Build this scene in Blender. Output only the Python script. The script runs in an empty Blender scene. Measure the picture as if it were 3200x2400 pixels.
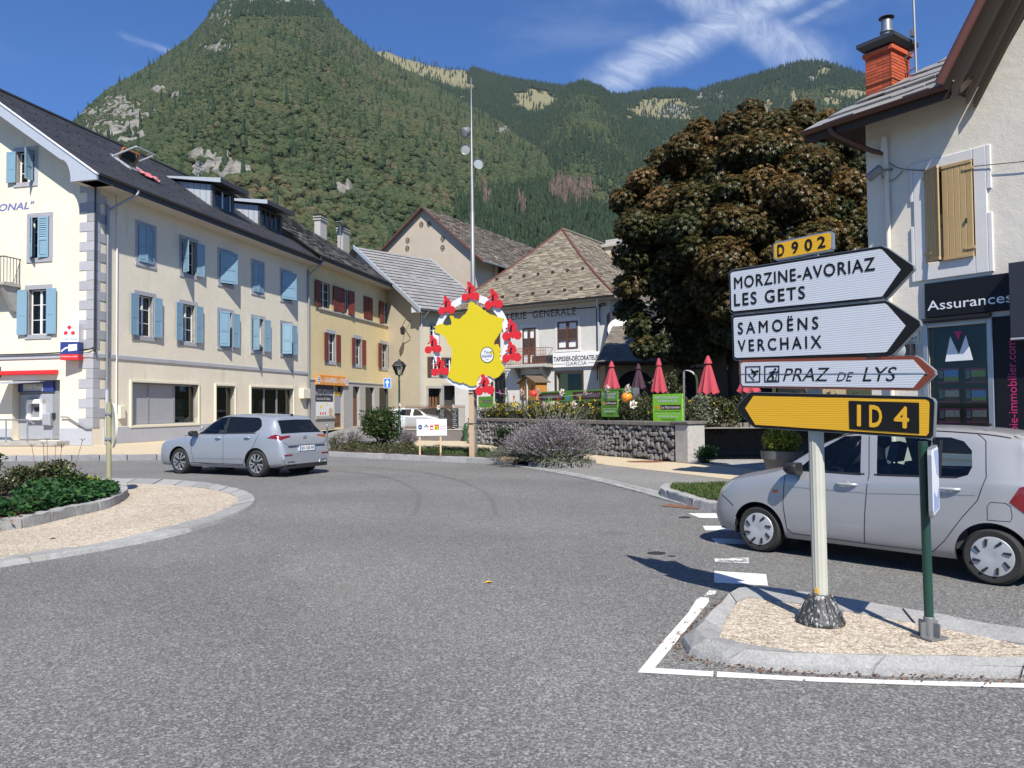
import bpy,bmesh,math,random
import numpy as np
from mathutils import Vector,Matrix,noise as mnoise
from mathutils.geometry import delaunay_2d_cdt,tessellate_polygon
random.seed(7);np.random.seed(7)
rad=math.radians
sc=bpy.context.scene
col=sc.collection
# ------------------------------------------------------------------ camera, sky, sun, exposure
FPX,CX,CY,EYE=2404.0,1600.0,1200.0,1.74
PITCH,ROLL=math.atan(72/2404.0),0.010
CAM_R=Matrix.Rotation(math.pi/2+PITCH,3,'X')@Matrix.Rotation(-ROLL,3,'Z')
cam_d=bpy.data.cameras.new('camera');cam=bpy.data.objects.new('camera',cam_d);col.objects.link(cam)
cam.matrix_world=Matrix.Translation((0,0,EYE))@CAM_R.to_4x4()
cam_d.sensor_width=36.0;cam_d.lens=FPX/3200.0*36.0
cam_d.clip_start=0.1;cam_d.clip_end=12000
sc.camera=cam
SUN_TO=Vector((0.20,-0.98,0)).normalized()
SUN_EL=rad(47)
world=bpy.data.worlds.new('World');sc.world=world;world.use_nodes=True
wn,wl=world.node_tree.nodes,world.node_tree.links
wn.clear()
sky=wn.new('ShaderNodeTexSky');sky.sky_type='NISHITA';sky.sun_disc=False
sky.sun_elevation=SUN_EL;sky.sun_rotation=math.atan2(SUN_TO.x,SUN_TO.y)
sky.altitude=700;sky.air_density=1.0;sky.dust_density=0.25;sky.ozone_density=3.2
SKY_STRENGTH=0.078
sun_d=bpy.data.lights.new('sun','SUN');sun_d.energy=5.0;sun_d.angle=rad(0.5);sun_d.color=(1.0,0.95,0.86)
sun=bpy.data.objects.new('sun',sun_d);col.objects.link(sun)
sd=Vector((SUN_TO.x*math.cos(SUN_EL),SUN_TO.y*math.cos(SUN_EL),math.sin(SUN_EL)))
sun.rotation_euler=sd.to_track_quat('Z','Y').to_euler();sun.location=(0,-20,40)
sc.view_settings.view_transform='Standard';sc.view_settings.look='None'
sc.view_settings.exposure=0.52;sc.view_settings.gamma=1.0;sc.view_settings.use_curve_mapping=False
sc.render.engine='CYCLES'
cy=sc.cycles
cy.max_bounces=6;cy.diffuse_bounces=3;cy.glossy_bounces=3;cy.transmission_bounces=4
cy.transparent_max_bounces=12;cy.volume_bounces=0;cy.use_denoising=True
cy.sample_clamp_indirect=6.0;cy.caustics_reflective=False;cy.caustics_refractive=False
class NT:
 """small helper for wiring shader nodes"""
 def __init__(s,tree):s.t=tree;s.n=tree.nodes;s.l=tree.links
 def new(s,kind,**kw):
  nd=s.n.new(kind)
  for k,v in kw.items():setattr(nd,k,v)
  return nd
 def put(s,sock,v):
  if isinstance(v,bpy.types.NodeSocket):s.l.new(v,sock)
  elif v is not None:
   if hasattr(sock.default_value,'__len__')and not hasattr(v,'__len__'):v=[v]*len(sock.default_value)
   if hasattr(sock.default_value,'__len__')and len(sock.default_value)==4 and len(v)==3:v=(*v,1)
   sock.default_value=v
 def m(s,op,a,b=None,c=None,clamp=False):
  nd=s.new('ShaderNodeMath',operation=op,use_clamp=clamp)
  for i,v in enumerate((a,b,c)):
   if v is not None:s.put(nd.inputs[i],v)
  return nd.outputs[0]
 def vm(s,op,a,b=None):
  nd=s.new('ShaderNodeVectorMath',operation=op);s.put(nd.inputs[0],a)
  if b is not None:s.put(nd.inputs[1],b)
  return nd.outputs['Value']if op in('LENGTH','DOT_PRODUCT','DISTANCE')else nd.outputs[0]
 def noise(s,vec,scale,detail=4,rough=0.55,dist=0.0):
  nd=s.new('ShaderNodeTexNoise');s.put(nd.inputs['Vector'],vec)
  nd.inputs['Scale'].default_value=scale;nd.inputs['Detail'].default_value=detail
  nd.inputs['Roughness'].default_value=rough;nd.inputs['Distortion'].default_value=dist
  return nd.outputs['Fac']
 def vor(s,vec,scale,out='Distance',feature='F1',rnd=1.0):
  nd=s.new('ShaderNodeTexVoronoi',feature=feature);s.put(nd.inputs['Vector'],vec)
  nd.inputs['Scale'].default_value=scale;nd.inputs['Randomness'].default_value=rnd
  return nd.outputs[out]
 def ramp(s,fac,stops,interp='LINEAR'):
  nd=s.new('ShaderNodeValToRGB');nd.color_ramp.interpolation=interp
  e=nd.color_ramp.elements
  while len(e)<len(stops):e.new(0.5)
  for el,(p,c)in zip(e,stops):
   el.position=p;el.color=(c,c,c,1)if not hasattr(c,'__len__')else(*c[:3],1)
  s.put(nd.inputs[0],fac);return nd.outputs[0]
 def step(s,v,lo,hi):
  nd=s.new('ShaderNodeMapRange',interpolation_type='SMOOTHSTEP');s.put(nd.inputs[0],v)
  s.put(nd.inputs[1],lo);s.put(nd.inputs[2],hi);nd.inputs[3].default_value=0;nd.inputs[4].default_value=1
  return nd.outputs[0]
 def mix(s,fac,a,b,mode='MIX'):
  nd=s.new('ShaderNodeMix',data_type='RGBA',blend_type=mode)
  s.put(nd.inputs[0],fac);s.put(nd.inputs[6],a);s.put(nd.inputs[7],b)
  return nd.outputs[2]
 def sep(s,v):
  nd=s.new('ShaderNodeSeparateXYZ');s.put(nd.inputs[0],v);return nd.outputs
 def comb(s,x,y,z):
  nd=s.new('ShaderNodeCombineXYZ')
  for i,v in enumerate((x,y,z)):s.put(nd.inputs[i],v)
  return nd.outputs[0]
 def bump(s,h,strength,dist=0.02):
  nd=s.new('ShaderNodeBump');nd.inputs['Strength'].default_value=strength
  nd.inputs['Distance'].default_value=dist;s.put(nd.inputs['Height'],h);return nd.outputs[0]
  # sky dome with old, wind-combed condensation trails crossing over the valley head
w=NT(world.node_tree)
geo=w.new('ShaderNodeTexCoord').outputs['Generated']
dx,dy,dz=w.sep(geo)
ysafe=w.m('MAXIMUM',dy,0.05)
P=w.m('DIVIDE',dx,ysafe);Q=w.m('DIVIDE',dz,ysafe)
front=w.step(dy,0.1,0.3)
def sky_pt(px,py):return((px-1600)/FPX,(1272-0.01*(px-1600)-py)/FPX)
def trail(a,b,width,amount,seed,feather=0.5):
 (ax,ay),(bx,by)=sky_pt(*a),sky_pt(*b)
 L=math.hypot(bx-ax,by-ay);ux,uy=(bx-ax)/L,(by-ay)/L
 px_,py_=w.m('SUBTRACT',P,ax),w.m('SUBTRACT',Q,ay)
 u=w.m('ADD',w.m('MULTIPLY',px_,ux),w.m('MULTIPLY',py_,uy))
 v=w.m('ADD',w.m('MULTIPLY',px_,-uy),w.m('MULTIPLY',py_,ux))
 n1=w.noise(w.comb(w.m('MULTIPLY',u,14),w.m('MULTIPLY',v,14),seed),1.0,4)
 v2=w.m('ADD',v,w.m('MULTIPLY',w.m('SUBTRACT',n1,0.5),width*1.1))
 core=w.m('SUBTRACT',1.0,w.step(w.m('ABSOLUTE',v2),width*0.05,width*1.15))
 fib=w.noise(w.comb(w.m('MULTIPLY',w.m('ADD',u,w.m('MULTIPLY',v,0.7)),24),w.m('MULTIPLY',v,15),seed+3),1.0,7,0.68,1.2)
 soft=w.m('ADD',0.30,w.m('MULTIPLY',w.step(fib,0.25,0.8),0.85))
 ends=w.m('MULTIPLY',w.step(u,-0.02,L*0.25),w.m('SUBTRACT',1.0,w.step(u,L*0.97,L*1.35)))
 return w.m('MULTIPLY',w.m('MULTIPLY',core,soft),w.m('MULTIPLY',ends,amount))
t1=trail((1840,270),(2440,-20),0.034,0.62,1.0)
t2=trail((2640,215),(2150,-60),0.040,0.50,5.0)
t3=trail((2430,90),(2700,-40),0.010,0.28,9.0)
t4=trail((380,95),(560,160),0.006,0.20,12.0)
wisps=w.m('MULTIPLY',w.step(w.noise(w.comb(w.m('MULTIPLY',P,3.2),w.m('MULTIPLY',Q,9),2.0),1.0,5,0.6),0.52,0.8),0.10)
cl=w.m('MULTIPLY',w.m('MAXIMUM',w.m('MAXIMUM',w.m('MAXIMUM',t1,t2),w.m('MAXIMUM',t3,t4)),wisps),front)
tint=w.mix(1.0,sky.outputs[0],(0.46,0.81,1.27,1),'MULTIPLY')
skycol=w.mix(cl,tint,(9.0,9.8,11.0,1))
bg=w.new('ShaderNodeBackground');w.put(bg.inputs[0],skycol);bg.inputs[1].default_value=SKY_STRENGTH
out=w.new('ShaderNodeOutputWorld');wl.new(bg.outputs[0],out.inputs[0])
# ------------------------------------------------------------------ photo measurements -> places
def ray(px,py):return CAM_R@Vector(((px-CX)/FPX,-(py-CY)/FPX,-1))
def G(px,py,z=0.0):
 r=ray(px,py);t=(z-EYE)/r.z;return Vector((r.x*t,r.y*t,z))
def AT(px,py,y):
 r=ray(px,py);t=y/r.y;return Vector((r.x*t,y,EYE+r.z*t))
def GL(pts,z=0.0):return[G(x,y,z)for x,y in pts]
# ------------------------------------------------------------------ object helpers
def tag(o,label=None,cat=None,group=None,kind=None):
 if label:o['label']=label
 if cat:o['category']=cat
 if group:o['group']=group
 if kind:o['kind']=kind
 return o
def empty(name,loc=(0,0,0),rz=0.0,label=None,cat=None,group=None,parent=None):
 o=bpy.data.objects.new(name,None);col.objects.link(o)
 o.location=loc;o.rotation_euler=(0,0,rz);o.empty_display_size=0.2
 if parent:o.parent=parent
 return tag(o,label,cat,group)
def inst(name,me,parent=None,loc=(0,0,0),rot=(0,0,0),scale=(1,1,1)):
 o=bpy.data.objects.new(name,me);col.objects.link(o)
 o.location=loc;o.rotation_euler=rot;o.scale=scale
 if parent:o.parent=parent
 return o
def copy_tree(o,parent=None):
 c=o.copy();col.objects.link(c)
 if parent is not None:c.parent=parent
 for ch in o.children:copy_tree(ch,c)
 return c
class MB:
 """collects vertices and faces for ONE mesh"""
 def __init__(s):s.v=[];s.f=[];s.m=[]
 def add(s,vs,fs,m=0):
  k=len(s.v);s.v+=[tuple(p)for p in vs]
  s.f+=[tuple(i+k for i in f)for f in fs];s.m+=[m]*len(fs);return s
 def quad(s,a,b,c,d,m=0):return s.add((a,b,c,d),((0,1,2,3),),m)
 def poly(s,pts,m=0):return s.add(pts,(tuple(range(len(pts))),),m)
 def box(s,x0,x1,y0,y1,z0,z1,m=0,M=None):
  vs=[Vector((x,y,z))for z in(z0,z1)for y in(y0,y1)for x in(x0,x1)]
  if M is not None:vs=[M@v for v in vs]
  return s.add(vs,((0,2,3,1),(4,5,7,6),(0,1,5,4),(2,6,7,3),(0,4,6,2),(1,3,7,5)),m)
 def cbox(s,x0,x1,y0,y1,z0,z1,c=0.01,m=0,M=None):
  """box with chamfered edges on the front (-y) face"""
  vs=[Vector(p)for p in((x0,y0+c,z0),(x1,y0+c,z0),(x1,y0+c,z1),(x0,y0+c,z1),(x0+c,y0,z0+c),(x1-c,y0,z0+c),(x1-c,y0,z1-c),(x0+c,y0,z1-c),(x0,y1,z0),(x1,
  y1,z0),(x1,y1,z1),(x0,y1,z1))]
  if M is not None:vs=[M@v for v in vs]
  return s.add(vs,((4,5,6,7),(0,1,5,4),(1,2,6,5),(2,3,7,6),(3,0,4,7),(8,9,1,0),(9,10,2,1),(10,11,3,2),(11,8,0,3),(11,10,9,8)),m)
 def prism(s,pts,y0,y1,m=0,M=None,side=None):
  """pts in (x, z), extruded along y"""
  n=len(pts)
  a=sum(pts[i][0]*pts[(i+1)%n][1]-pts[(i+1)%n][0]*pts[i][1]for i in range(n))
  if a<0:pts=pts[::-1]
  vs=[Vector((x,y0,z))for x,z in pts]+[Vector((x,y1,z))for x,z in pts]
  if M is not None:vs=[M@v for v in vs]
  tri=tessellate_polygon([[Vector((x,z,0))for x,z in pts]])
  fr=[]
  for t in tri:
   p,q,r=(pts[i]for i in t)
   if(q[0]-p[0])*(r[1]-p[1])-(q[1]-p[1])*(r[0]-p[0])<0:t=(t[0],t[2],t[1])
   fr.append(tuple(t))
  s.add(vs,fr+[tuple(i+n for i in reversed(t))for t in fr],m)
  k=len(s.v)-2*n
  for i in range(n):
   j=(i+1)%n
   s.f.append((k+j,k+i,k+n+i,k+n+j));s.m.append(m if side is None else side)
  return s
 def tube(s,pts,r,n=8,m=0,caps=True):
  pts=[Vector(p)for p in pts];rs=r if hasattr(r,'__len__')else[r]*len(pts)
  k=len(s.v);up=None
  for i,p in enumerate(pts):
   d=(pts[min(i+1,len(pts)-1)]-pts[max(i-1,0)]).normalized()
   if up is None:up=d.orthogonal().normalized()
   up=(up-d*up.dot(d));
   up=up.normalized()if up.length>1e-6 else d.orthogonal().normalized()
   b=d.cross(up)
   for j in range(n):
    a=2*math.pi*j/n;s.v.append(tuple(p+(up*math.cos(a)+b*math.sin(a))*rs[i]))
  for i in range(len(pts)-1):
   for j in range(n):
    j2=(j+1)%n
    s.f.append((k+i*n+j,k+i*n+j2,k+(i+1)*n+j2,k+(i+1)*n+j));s.m.append(m)
  if caps:
   s.f.append(tuple(k+j for j in reversed(range(n))));s.m.append(m)
   s.f.append(tuple(k+(len(pts)-1)*n+j for j in range(n)));s.m.append(m)
  return s
 def lathe(s,prof,n=16,c=(0,0,0),m=0,M=None):
  k=len(s.v);c=Vector(c)
  for r,z in prof:
   for j in range(n):
    a=2*math.pi*j/n;p=Vector((r*math.cos(a),r*math.sin(a),z))
    s.v.append(tuple((M@p if M is not None else p)+c))
  for i in range(len(prof)-1):
   for j in range(n):
    j2=(j+1)%n
    s.f.append((k+i*n+j,k+i*n+j2,k+(i+1)*n+j2,k+(i+1)*n+j));s.m.append(m)
  return s
 def ball(s,c,r,nu=10,nv=7,m=0,M=None):
  rx,ry,rz=r if hasattr(r,'__len__')else(r,r,r)
  k=len(s.v)
  for i in range(nv+1):
   t=math.pi*i/nv
   for j in range(nu):
    a=2*math.pi*j/nu
    p=Vector((rx*math.sin(t)*math.cos(a),ry*math.sin(t)*math.sin(a),rz*math.cos(t)))
    if M is not None:p=M@p
    s.v.append(tuple(p+Vector(c)))
  for i in range(nv):
   for j in range(nu):
    j2=(j+1)%nu
    s.f.append((k+i*nu+j,k+(i+1)*nu+j,k+(i+1)*nu+j2,k+i*nu+j2));s.m.append(m)
  return s
 def mesh(s,name,mats,smooth=None):
  me=bpy.data.meshes.new(name);me.from_pydata(s.v,[],s.f)
  for mt in(mats if isinstance(mats,(list,tuple))else[mats]):me.materials.append(mt)
  if len(me.materials)>1:me.polygons.foreach_set('material_index',s.m)
  if smooth is not None:
   me.polygons.foreach_set('use_smooth',[True]*len(me.polygons));me.set_sharp_from_angle(angle=rad(smooth))
  me.update();return me
 def build(s,name,mats,parent=None,smooth=None,loc=(0,0,0),rot=(0,0,0)):
  return inst(name,s.mesh(name,mats,smooth),parent,loc,rot)
def np_mesh(name,V,faces_flat,nper,mat,parent=None,smooth=False,attrs=None):
 """fast mesh of equal-sized faces from numpy arrays"""
 me=bpy.data.meshes.new(name);nf=len(faces_flat)//nper
 me.vertices.add(len(V));me.vertices.foreach_set('co',np.asarray(V,np.float32).ravel())
 me.loops.add(len(faces_flat));me.loops.foreach_set('vertex_index',np.asarray(faces_flat,np.int32))
 me.polygons.add(nf);me.polygons.foreach_set('loop_start',np.arange(nf,dtype=np.int32)*nper)
 for m_ in(mat if isinstance(mat,(list,tuple))else[mat]):me.materials.append(m_)
 if smooth:me.polygons.foreach_set('use_smooth',np.ones(nf,bool))
 for k,a in(attrs or{}).items():
  at=me.attributes.new(k,'FLOAT','POINT');at.data.foreach_set('value',np.asarray(a,np.float32))
 me.update(calc_edges=True);me.validate()
 return inst(name,me,parent)
def cdt_fill(outer,holes=(),extra=()):
 """triangulate a 2-D outline with holes; returns points and triangles"""
 vs,es=[],[]
 for loop in[outer]+list(holes):
  k=len(vs);n=len(loop);vs+=[Vector(p)for p in loop];es+=[(k+i,k+(i+1)%n)for i in range(n)]
 vs+=[Vector(p)for p in extra]
 P_,_,F_,*_r=delaunay_2d_cdt(vs,es,[],0,1e-6)
 def inside(p,loop):
  c=False;n=len(loop)
  for i in range(n):
   (x1,y1),(x2,y2)=loop[i],loop[(i+1)%n]
   if(y1>p[1])!=(y2>p[1])and p[0]<(x2-x1)*(p[1]-y1)/(y2-y1)+x1:c=not c
  return c
 fs=[]
 for f in F_:
  c=sum((P_[i]for i in f),Vector((0,0)))/len(f)
  if inside(c,outer)and not any(inside(c,h)for h in holes):
   a,b,d=(P_[i]for i in f[:3])
   if(b-a).cross(d-a)<0:f=f[::-1]
   fs.append(tuple(f))
 return P_,fs
def wall(mb,outer,holes=(),M=None,depth=0.22,m=0,mr=None):
 """wall face in the local (x, z) plane at y=0 facing -y, holes with reveals going inwards"""
 P_,fs=cdt_fill(outer,holes)
 T=(lambda p:M@p)if M is not None else(lambda p:p)
 mb.add([T(Vector((p[0],0,p[1])))for p in P_],fs,m)
 for h in holes:
  n=len(h)
  ar=sum(h[i][0]*h[(i+1)%n][1]-h[(i+1)%n][0]*h[i][1]for i in range(n))
  hh=h if ar>0 else h[::-1]
  for i in range(n):
   (x1,z1),(x2,z2)=hh[i],hh[(i+1)%n]
   mb.quad(T(Vector((x1,0,z1))),T(Vector((x2,0,z2))),T(Vector((x2,depth,z2))),T(Vector((x1,depth,z1))),m if mr is None else mr)
def rect(x0,x1,z0,z1):return[(x0,z0),(x1,z0),(x1,z1),(x0,z1)]
_tcache={}
def text_geo(body,bold=0.0,shear=0.0,space=1.0):
 key=(body,bold,shear,space)
 if key not in _tcache:
  cu=bpy.data.curves.new('lettering','FONT');cu.body=body;cu.size=1;cu.shear=shear
  cu.space_character=space;cu.resolution_u=3
  o=bpy.data.objects.new('lettering',cu);col.objects.link(o)
  bpy.context.view_layer.update()
  me=bpy.data.meshes.new_from_object(o.evaluated_get(bpy.context.evaluated_depsgraph_get()))
  V0=[(v.co.x,v.co.y)for v in me.vertices];F0=[tuple(p.vertices)for p in me.polygons];V,Fc=[],[]
  # bold faces are the same outline laid down a few times with a small shift, each a hair above the last
  for l,(du,dv)in enumerate(((0,0),(-1,0),(1,0),(0,-1),(0,1))if bold else((0,0),)):
   Fc+=[tuple(i+len(V)for i in f)for f in F0];V+=[(x+du*bold*0.9,y+dv*bold*0.9,l*0.0004)for x,y in V0]
  bpy.data.objects.remove(o);bpy.data.curves.remove(cu);bpy.data.meshes.remove(me)
  _tcache[key]=(V,Fc)
 return _tcache[key]
def text_into(mb,body,x0,x1,z0,z1,y=0.0,m=0,bold=0.0,shear=0.0,space=1.0,M=None,keep=False,vertical=False):
 """lettering fitted into the rectangle, on the local plane y, facing -y"""
 V,Fc=text_geo(body,bold,shear,space)
 xs=[p[0]for p in V];zs=[p[1]for p in V]
 a,b,c,d=min(xs),max(xs),min(zs),max(zs)
 pts=[]
 for X,Z,lay in V:
  u,t=(X-a)/(b-a),(Z-c)/(d-c)
  if vertical:p=Vector((x1-t*(x1-x0),y-lay,z0+u*(z1-z0)))
  else:p=Vector((x0+u*(x1-x0),y-lay,z0+t*(z1-z0)))
  pts.append(M@p if M is not None else p)
 mb.add(pts,Fc,m)
def resample(pts,n=None,step=None):
 P_=[Vector(p)for p in pts];d=[0.0]
 for a,b in zip(P_,P_[1:]):d.append(d[-1]+(b-a).length)
 if n is None:n=max(1,round(d[-1]/step))
 outp=[];k=0
 for i in range(n+1):
  t=d[-1]*i/n
  while k<len(d)-2 and d[k+1]<t:k+=1
  s=(t-d[k])/max(1e-9,d[k+1]-d[k]);outp.append(P_[k].lerp(P_[k+1],min(1,max(0,s))))
 return outp
def smooth_path(pts,n):
 """Catmull-Rom through the points"""
 P_=[Vector(p)for p in pts];outp=[]
 for i in range(len(P_)-1):
  a,b,c,d=P_[max(i-1,0)],P_[i],P_[i+1],P_[min(i+2,len(P_)-1)]
  for k in range(n):
   t=k/n
   outp.append(0.5*((2*b)+(c-a)*t+(2*a-5*b+4*c-d)*t*t+(3*b-a-3*c+d)*t**3))
 outp.append(P_[-1]);return outp
 # ------------------------------------------------------------------ materials (real-world base colours)
MATS={}
def newmat(name):
 m=bpy.data.materials.new(name);m.use_nodes=True
 t=NT(m.node_tree);t.n.clear()
 o=t.new('ShaderNodeOutputMaterial');b=t.new('ShaderNodeBsdfPrincipled');t.l.new(b.outputs[0],o.inputs[0])
 MATS[name]=m;return m,t,b,o
def objvec(t,shift=True):
 tc=t.new('ShaderNodeTexCoord').outputs['Object']
 if not shift:return tc
 r=t.new('ShaderNodeObjectInfo').outputs['Random']
 return t.vm('ADD',tc,t.comb(t.m('MULTIPLY',r,37),t.m('MULTIPLY',r,53),t.m('MULTIPLY',r,71)))
def plain(name,c,rough=0.6,metal=0.0,var=0.12,scale=6.0,bump=0.0,bscale=40.0,spec=0.5,objvar=0.0,coat=0.0,isl=0.0):
 """one colour with mottling, grain and wear"""
 m,t,b,o=newmat(name);v=objvec(t)
 n=t.noise(v,scale,5,0.6)
 k=t.m('MULTIPLY_ADD',t.m('SUBTRACT',n,0.5),2*var,1.0)
 if objvar:k=t.m('MULTIPLY',k,t.m('MULTIPLY_ADD',t.m('SUBTRACT',t.new('ShaderNodeObjectInfo').outputs['Random'],0.5),2*objvar,1.0))
 if isl:k=t.m('MULTIPLY',k,t.m('MULTIPLY_ADD',t.m('SUBTRACT',t.new('ShaderNodeNewGeometry').outputs['Random Per Island'],0.5),2*isl,1.0))
 t.put(b.inputs['Base Color'],t.mix(1.0,c,t.comb(k,k,k),'MULTIPLY'))
 t.put(b.inputs['Roughness'],t.m('MULTIPLY_ADD',t.m('SUBTRACT',n,0.5),0.15,rough))
 b.inputs['Metallic'].default_value=metal;b.inputs['Specular IOR Level'].default_value=spec
 b.inputs['Coat Weight'].default_value=coat;b.inputs['Coat Roughness'].default_value=0.05
 if bump:t.put(b.inputs['Normal'],t.bump(t.noise(v,bscale,4),bump,0.01))
 return m
def plaster(name,c,stain=(0.25,0.22,0.18),samt=0.35,bump=0.25,scale=1.0):
 m,t,b,o=newmat(name);v=objvec(t)
 n1=t.noise(v,0.7*scale,6,0.6);n2=t.noise(v,5*scale,5,0.6)
 x,y,z=t.sep(v)
 drip=t.noise(t.comb(t.m('MULTIPLY',x,3.0),t.m('MULTIPLY',y,3.0),t.m('MULTIPLY',z,0.35)),1.0,6,0.65)
 k=t.m('ADD',t.m('MULTIPLY_ADD',t.m('SUBTRACT',n1,0.5),0.26,1.0),t.m('MULTIPLY',t.m('SUBTRACT',n2,0.5),0.12))
 base=t.mix(1.0,c,t.comb(k,k,k),'MULTIPLY')
 st=t.m('MULTIPLY',t.m('MULTIPLY',t.step(drip,0.52,0.8),t.step(n1,0.35,0.7)),samt)
 t.put(b.inputs['Base Color'],t.mix(st,base,stain));b.inputs['Roughness'].default_value=0.9
 b.inputs['Specular IOR Level'].default_value=0.2
 t.put(b.inputs['Normal'],t.bump(t.m('ADD',t.noise(v,3,5),t.m('MULTIPLY',t.noise(v,40,3),0.25)),bump,0.05))
 return m
def asphalt(name,lo,hi,patch=0.25):
 m,t,b,o=newmat(name);v=t.new('ShaderNodeTexCoord').outputs['Object']
 cell=t.vor(v,115,'Color');g=t.sep(cell)[0]
 cell2=t.sep(t.vor(v,60,'Color'))[1]
 fine=t.noise(v,220,2,0.6)
 big=t.noise(v,0.23,5,0.55,0.6);mid=t.noise(v,1.6,5,0.6)
 k=t.m('ADD',t.m('MULTIPLY',t.m('POWER',g,2.2),0.52),t.m('MULTIPLY',t.m('POWER',cell2,4.0),0.42))
 k=t.m('ADD',k,t.m('MULTIPLY',fine,0.22))
 c=t.mix(k,(*lo,1),(*hi,1))
 x,y,z=t.sep(v)
 # tyre lanes polished along the ring road
 rr=t.vm('LENGTH',t.vm('SUBTRACT',t.comb(x,y,0),(-6.0,3.0,0)))
 lane=t.m('ADD',t.m('SINE',t.m('ADD',t.m('MULTIPLY',rr,1.75),t.m('MULTIPLY',big,4.0))),1.0)
 kk=t.m('ADD',t.m('MULTIPLY_ADD',t.m('SUBTRACT',big,0.5),patch*2.2,0.97),t.m('MULTIPLY',t.m('SUBTRACT',mid,0.5),0.22))
 kk=t.m('ADD',kk,t.m('MULTIPLY',t.m('SUBTRACT',lane,1.0),0.05))
 # hairline cracks and dark drips of oil, dust swept out of the wheel lanes
 wv=t.vm('ADD',v,t.vm('MULTIPLY',t.comb(mid,t.noise(v,2.1,4),0),(0.7,0.7,0.0)))
 crk=t.m('MULTIPLY',t.m('SUBTRACT',1.0,t.step(t.vor(wv,0.21,'Distance','DISTANCE_TO_EDGE'),0.0,0.006)),t.step(t.noise(v,0.35,3),0.55,0.66))
 oil=t.m('MULTIPLY',t.m('SUBTRACT',1.0,t.step(t.vor(v,0.55,'Distance'),0.03,0.16)),t.step(t.sep(t.vor(v,0.55,'Color'))[0],0.62,0.7))
 dust=t.m('MULTIPLY',t.step(t.noise(v,0.42,6,0.7,1.2),0.52,0.78),0.30)
 kk=t.m('MULTIPLY',kk,t.m('SUBTRACT',1.0,t.m('MULTIPLY',t.m('MAXIMUM',t.m('MULTIPLY',crk,0.45),t.m('MULTIPLY',oil,0.40)),0.5)))
 cf=t.mix(1.0,c,t.comb(kk,kk,kk),'MULTIPLY')
 t.put(b.inputs['Base Color'],t.mix(dust,cf,(0.21,0.195,0.17)))
 b.inputs['Roughness'].default_value=0.82;b.inputs['Specular IOR Level'].default_value=0.35
 t.put(b.inputs['Normal'],t.bump(t.m('ADD',g,t.m('MULTIPLY',fine,0.5)),0.55,0.006))
 return m
asphalt('asphalt',(0.044,0.0438,0.0435),(0.40,0.39,0.37))
asphalt('asphalt_pale',(0.12,0.118,0.112),(0.44,0.425,0.395),0.15)
def gravel(name,cols,scale=70,dirt=0.2):
 m,t,b,o=newmat(name);v=t.new('ShaderNodeTexCoord').outputs['Object']
 cc=t.sep(t.vor(v,scale,'Color'))[0];d=t.vor(v,scale,'Distance');fr=t.sep(t.vor(v,scale*0.37,'Color'))[2]
 n=t.noise(v,0.8,5,0.6)
 c=t.ramp(t.m('MULTIPLY_ADD',fr,0.3,t.m('MULTIPLY',cc,0.7)),[(0.0,cols[0]),(0.35,cols[1]),(0.7,cols[2]),(1.0,cols[3])])
 k=t.m('MULTIPLY',t.m('MULTIPLY_ADD',t.m('SUBTRACT',n,0.5),2*dirt,1.0),t.m('SUBTRACT',1.1,t.m('MULTIPLY',t.step(d,0.25,0.75),0.35)))
 t.put(b.inputs['Base Color'],t.mix(1.0,c,t.comb(k,k,k),'MULTIPLY'));b.inputs['Roughness'].default_value=0.9
 t.put(b.inputs['Normal'],t.bump(t.m('SUBTRACT',1.0,d),0.6,0.008))
 return m
gravel('gravel_cream',[(0.16,0.13,0.10),(0.42,0.35,0.265),(0.57,0.49,0.38),(0.72,0.65,0.54)],62,0.28)
gravel('pavement_cream',[(0.42,0.33,0.22),(0.55,0.45,0.31),(0.60,0.50,0.35),(0.66,0.57,0.43)],60,0.12)
gravel('gravel_grey',[(0.16,0.16,0.15),(0.30,0.29,0.28),(0.40,0.39,0.37),(0.52,0.50,0.48)],40)
def granite(name,c,var=0.35,bump=0.5):
 m,t,b,o=newmat(name);v=objvec(t)
 a=t.noise(v,55,3,0.7);d=t.noise(v,7,5,0.65);e=t.noise(v,1.4,4)
 k=t.m('ADD',t.m('MULTIPLY_ADD',t.m('SUBTRACT',a,0.5),1.1,1.0),t.m('MULTIPLY',t.m('SUBTRACT',d,0.5),var*2))
 k=t.m('MULTIPLY',k,t.m('MULTIPLY_ADD',t.m('SUBTRACT',t.new('ShaderNodeObjectInfo').outputs['Random'],0.5),0.28,1.0))
 cc=t.mix(1.0,c,t.comb(k,k,k),'MULTIPLY')
 cc=t.mix(t.m('MULTIPLY',t.step(e,0.58,0.78),0.35),cc,(c[0]*0.75,c[1]*0.62,c[2]*0.48))
 t.put(b.inputs['Base Color'],cc);b.inputs['Roughness'].default_value=0.85
 t.put(b.inputs['Normal'],t.bump(t.m('ADD',d,t.m('MULTIPLY',a,0.3)),bump,0.03))
 return m
granite('granite',(0.30,0.297,0.288));granite('granite_dark',(0.24,0.24,0.245));granite('wall_stone',(0.20,0.196,0.19),0.8,0.9)
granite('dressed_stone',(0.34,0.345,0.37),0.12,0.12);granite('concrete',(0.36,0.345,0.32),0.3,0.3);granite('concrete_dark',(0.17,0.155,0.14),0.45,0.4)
granite('mortar',(0.06,0.057,0.053),0.5,0.6)
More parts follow.
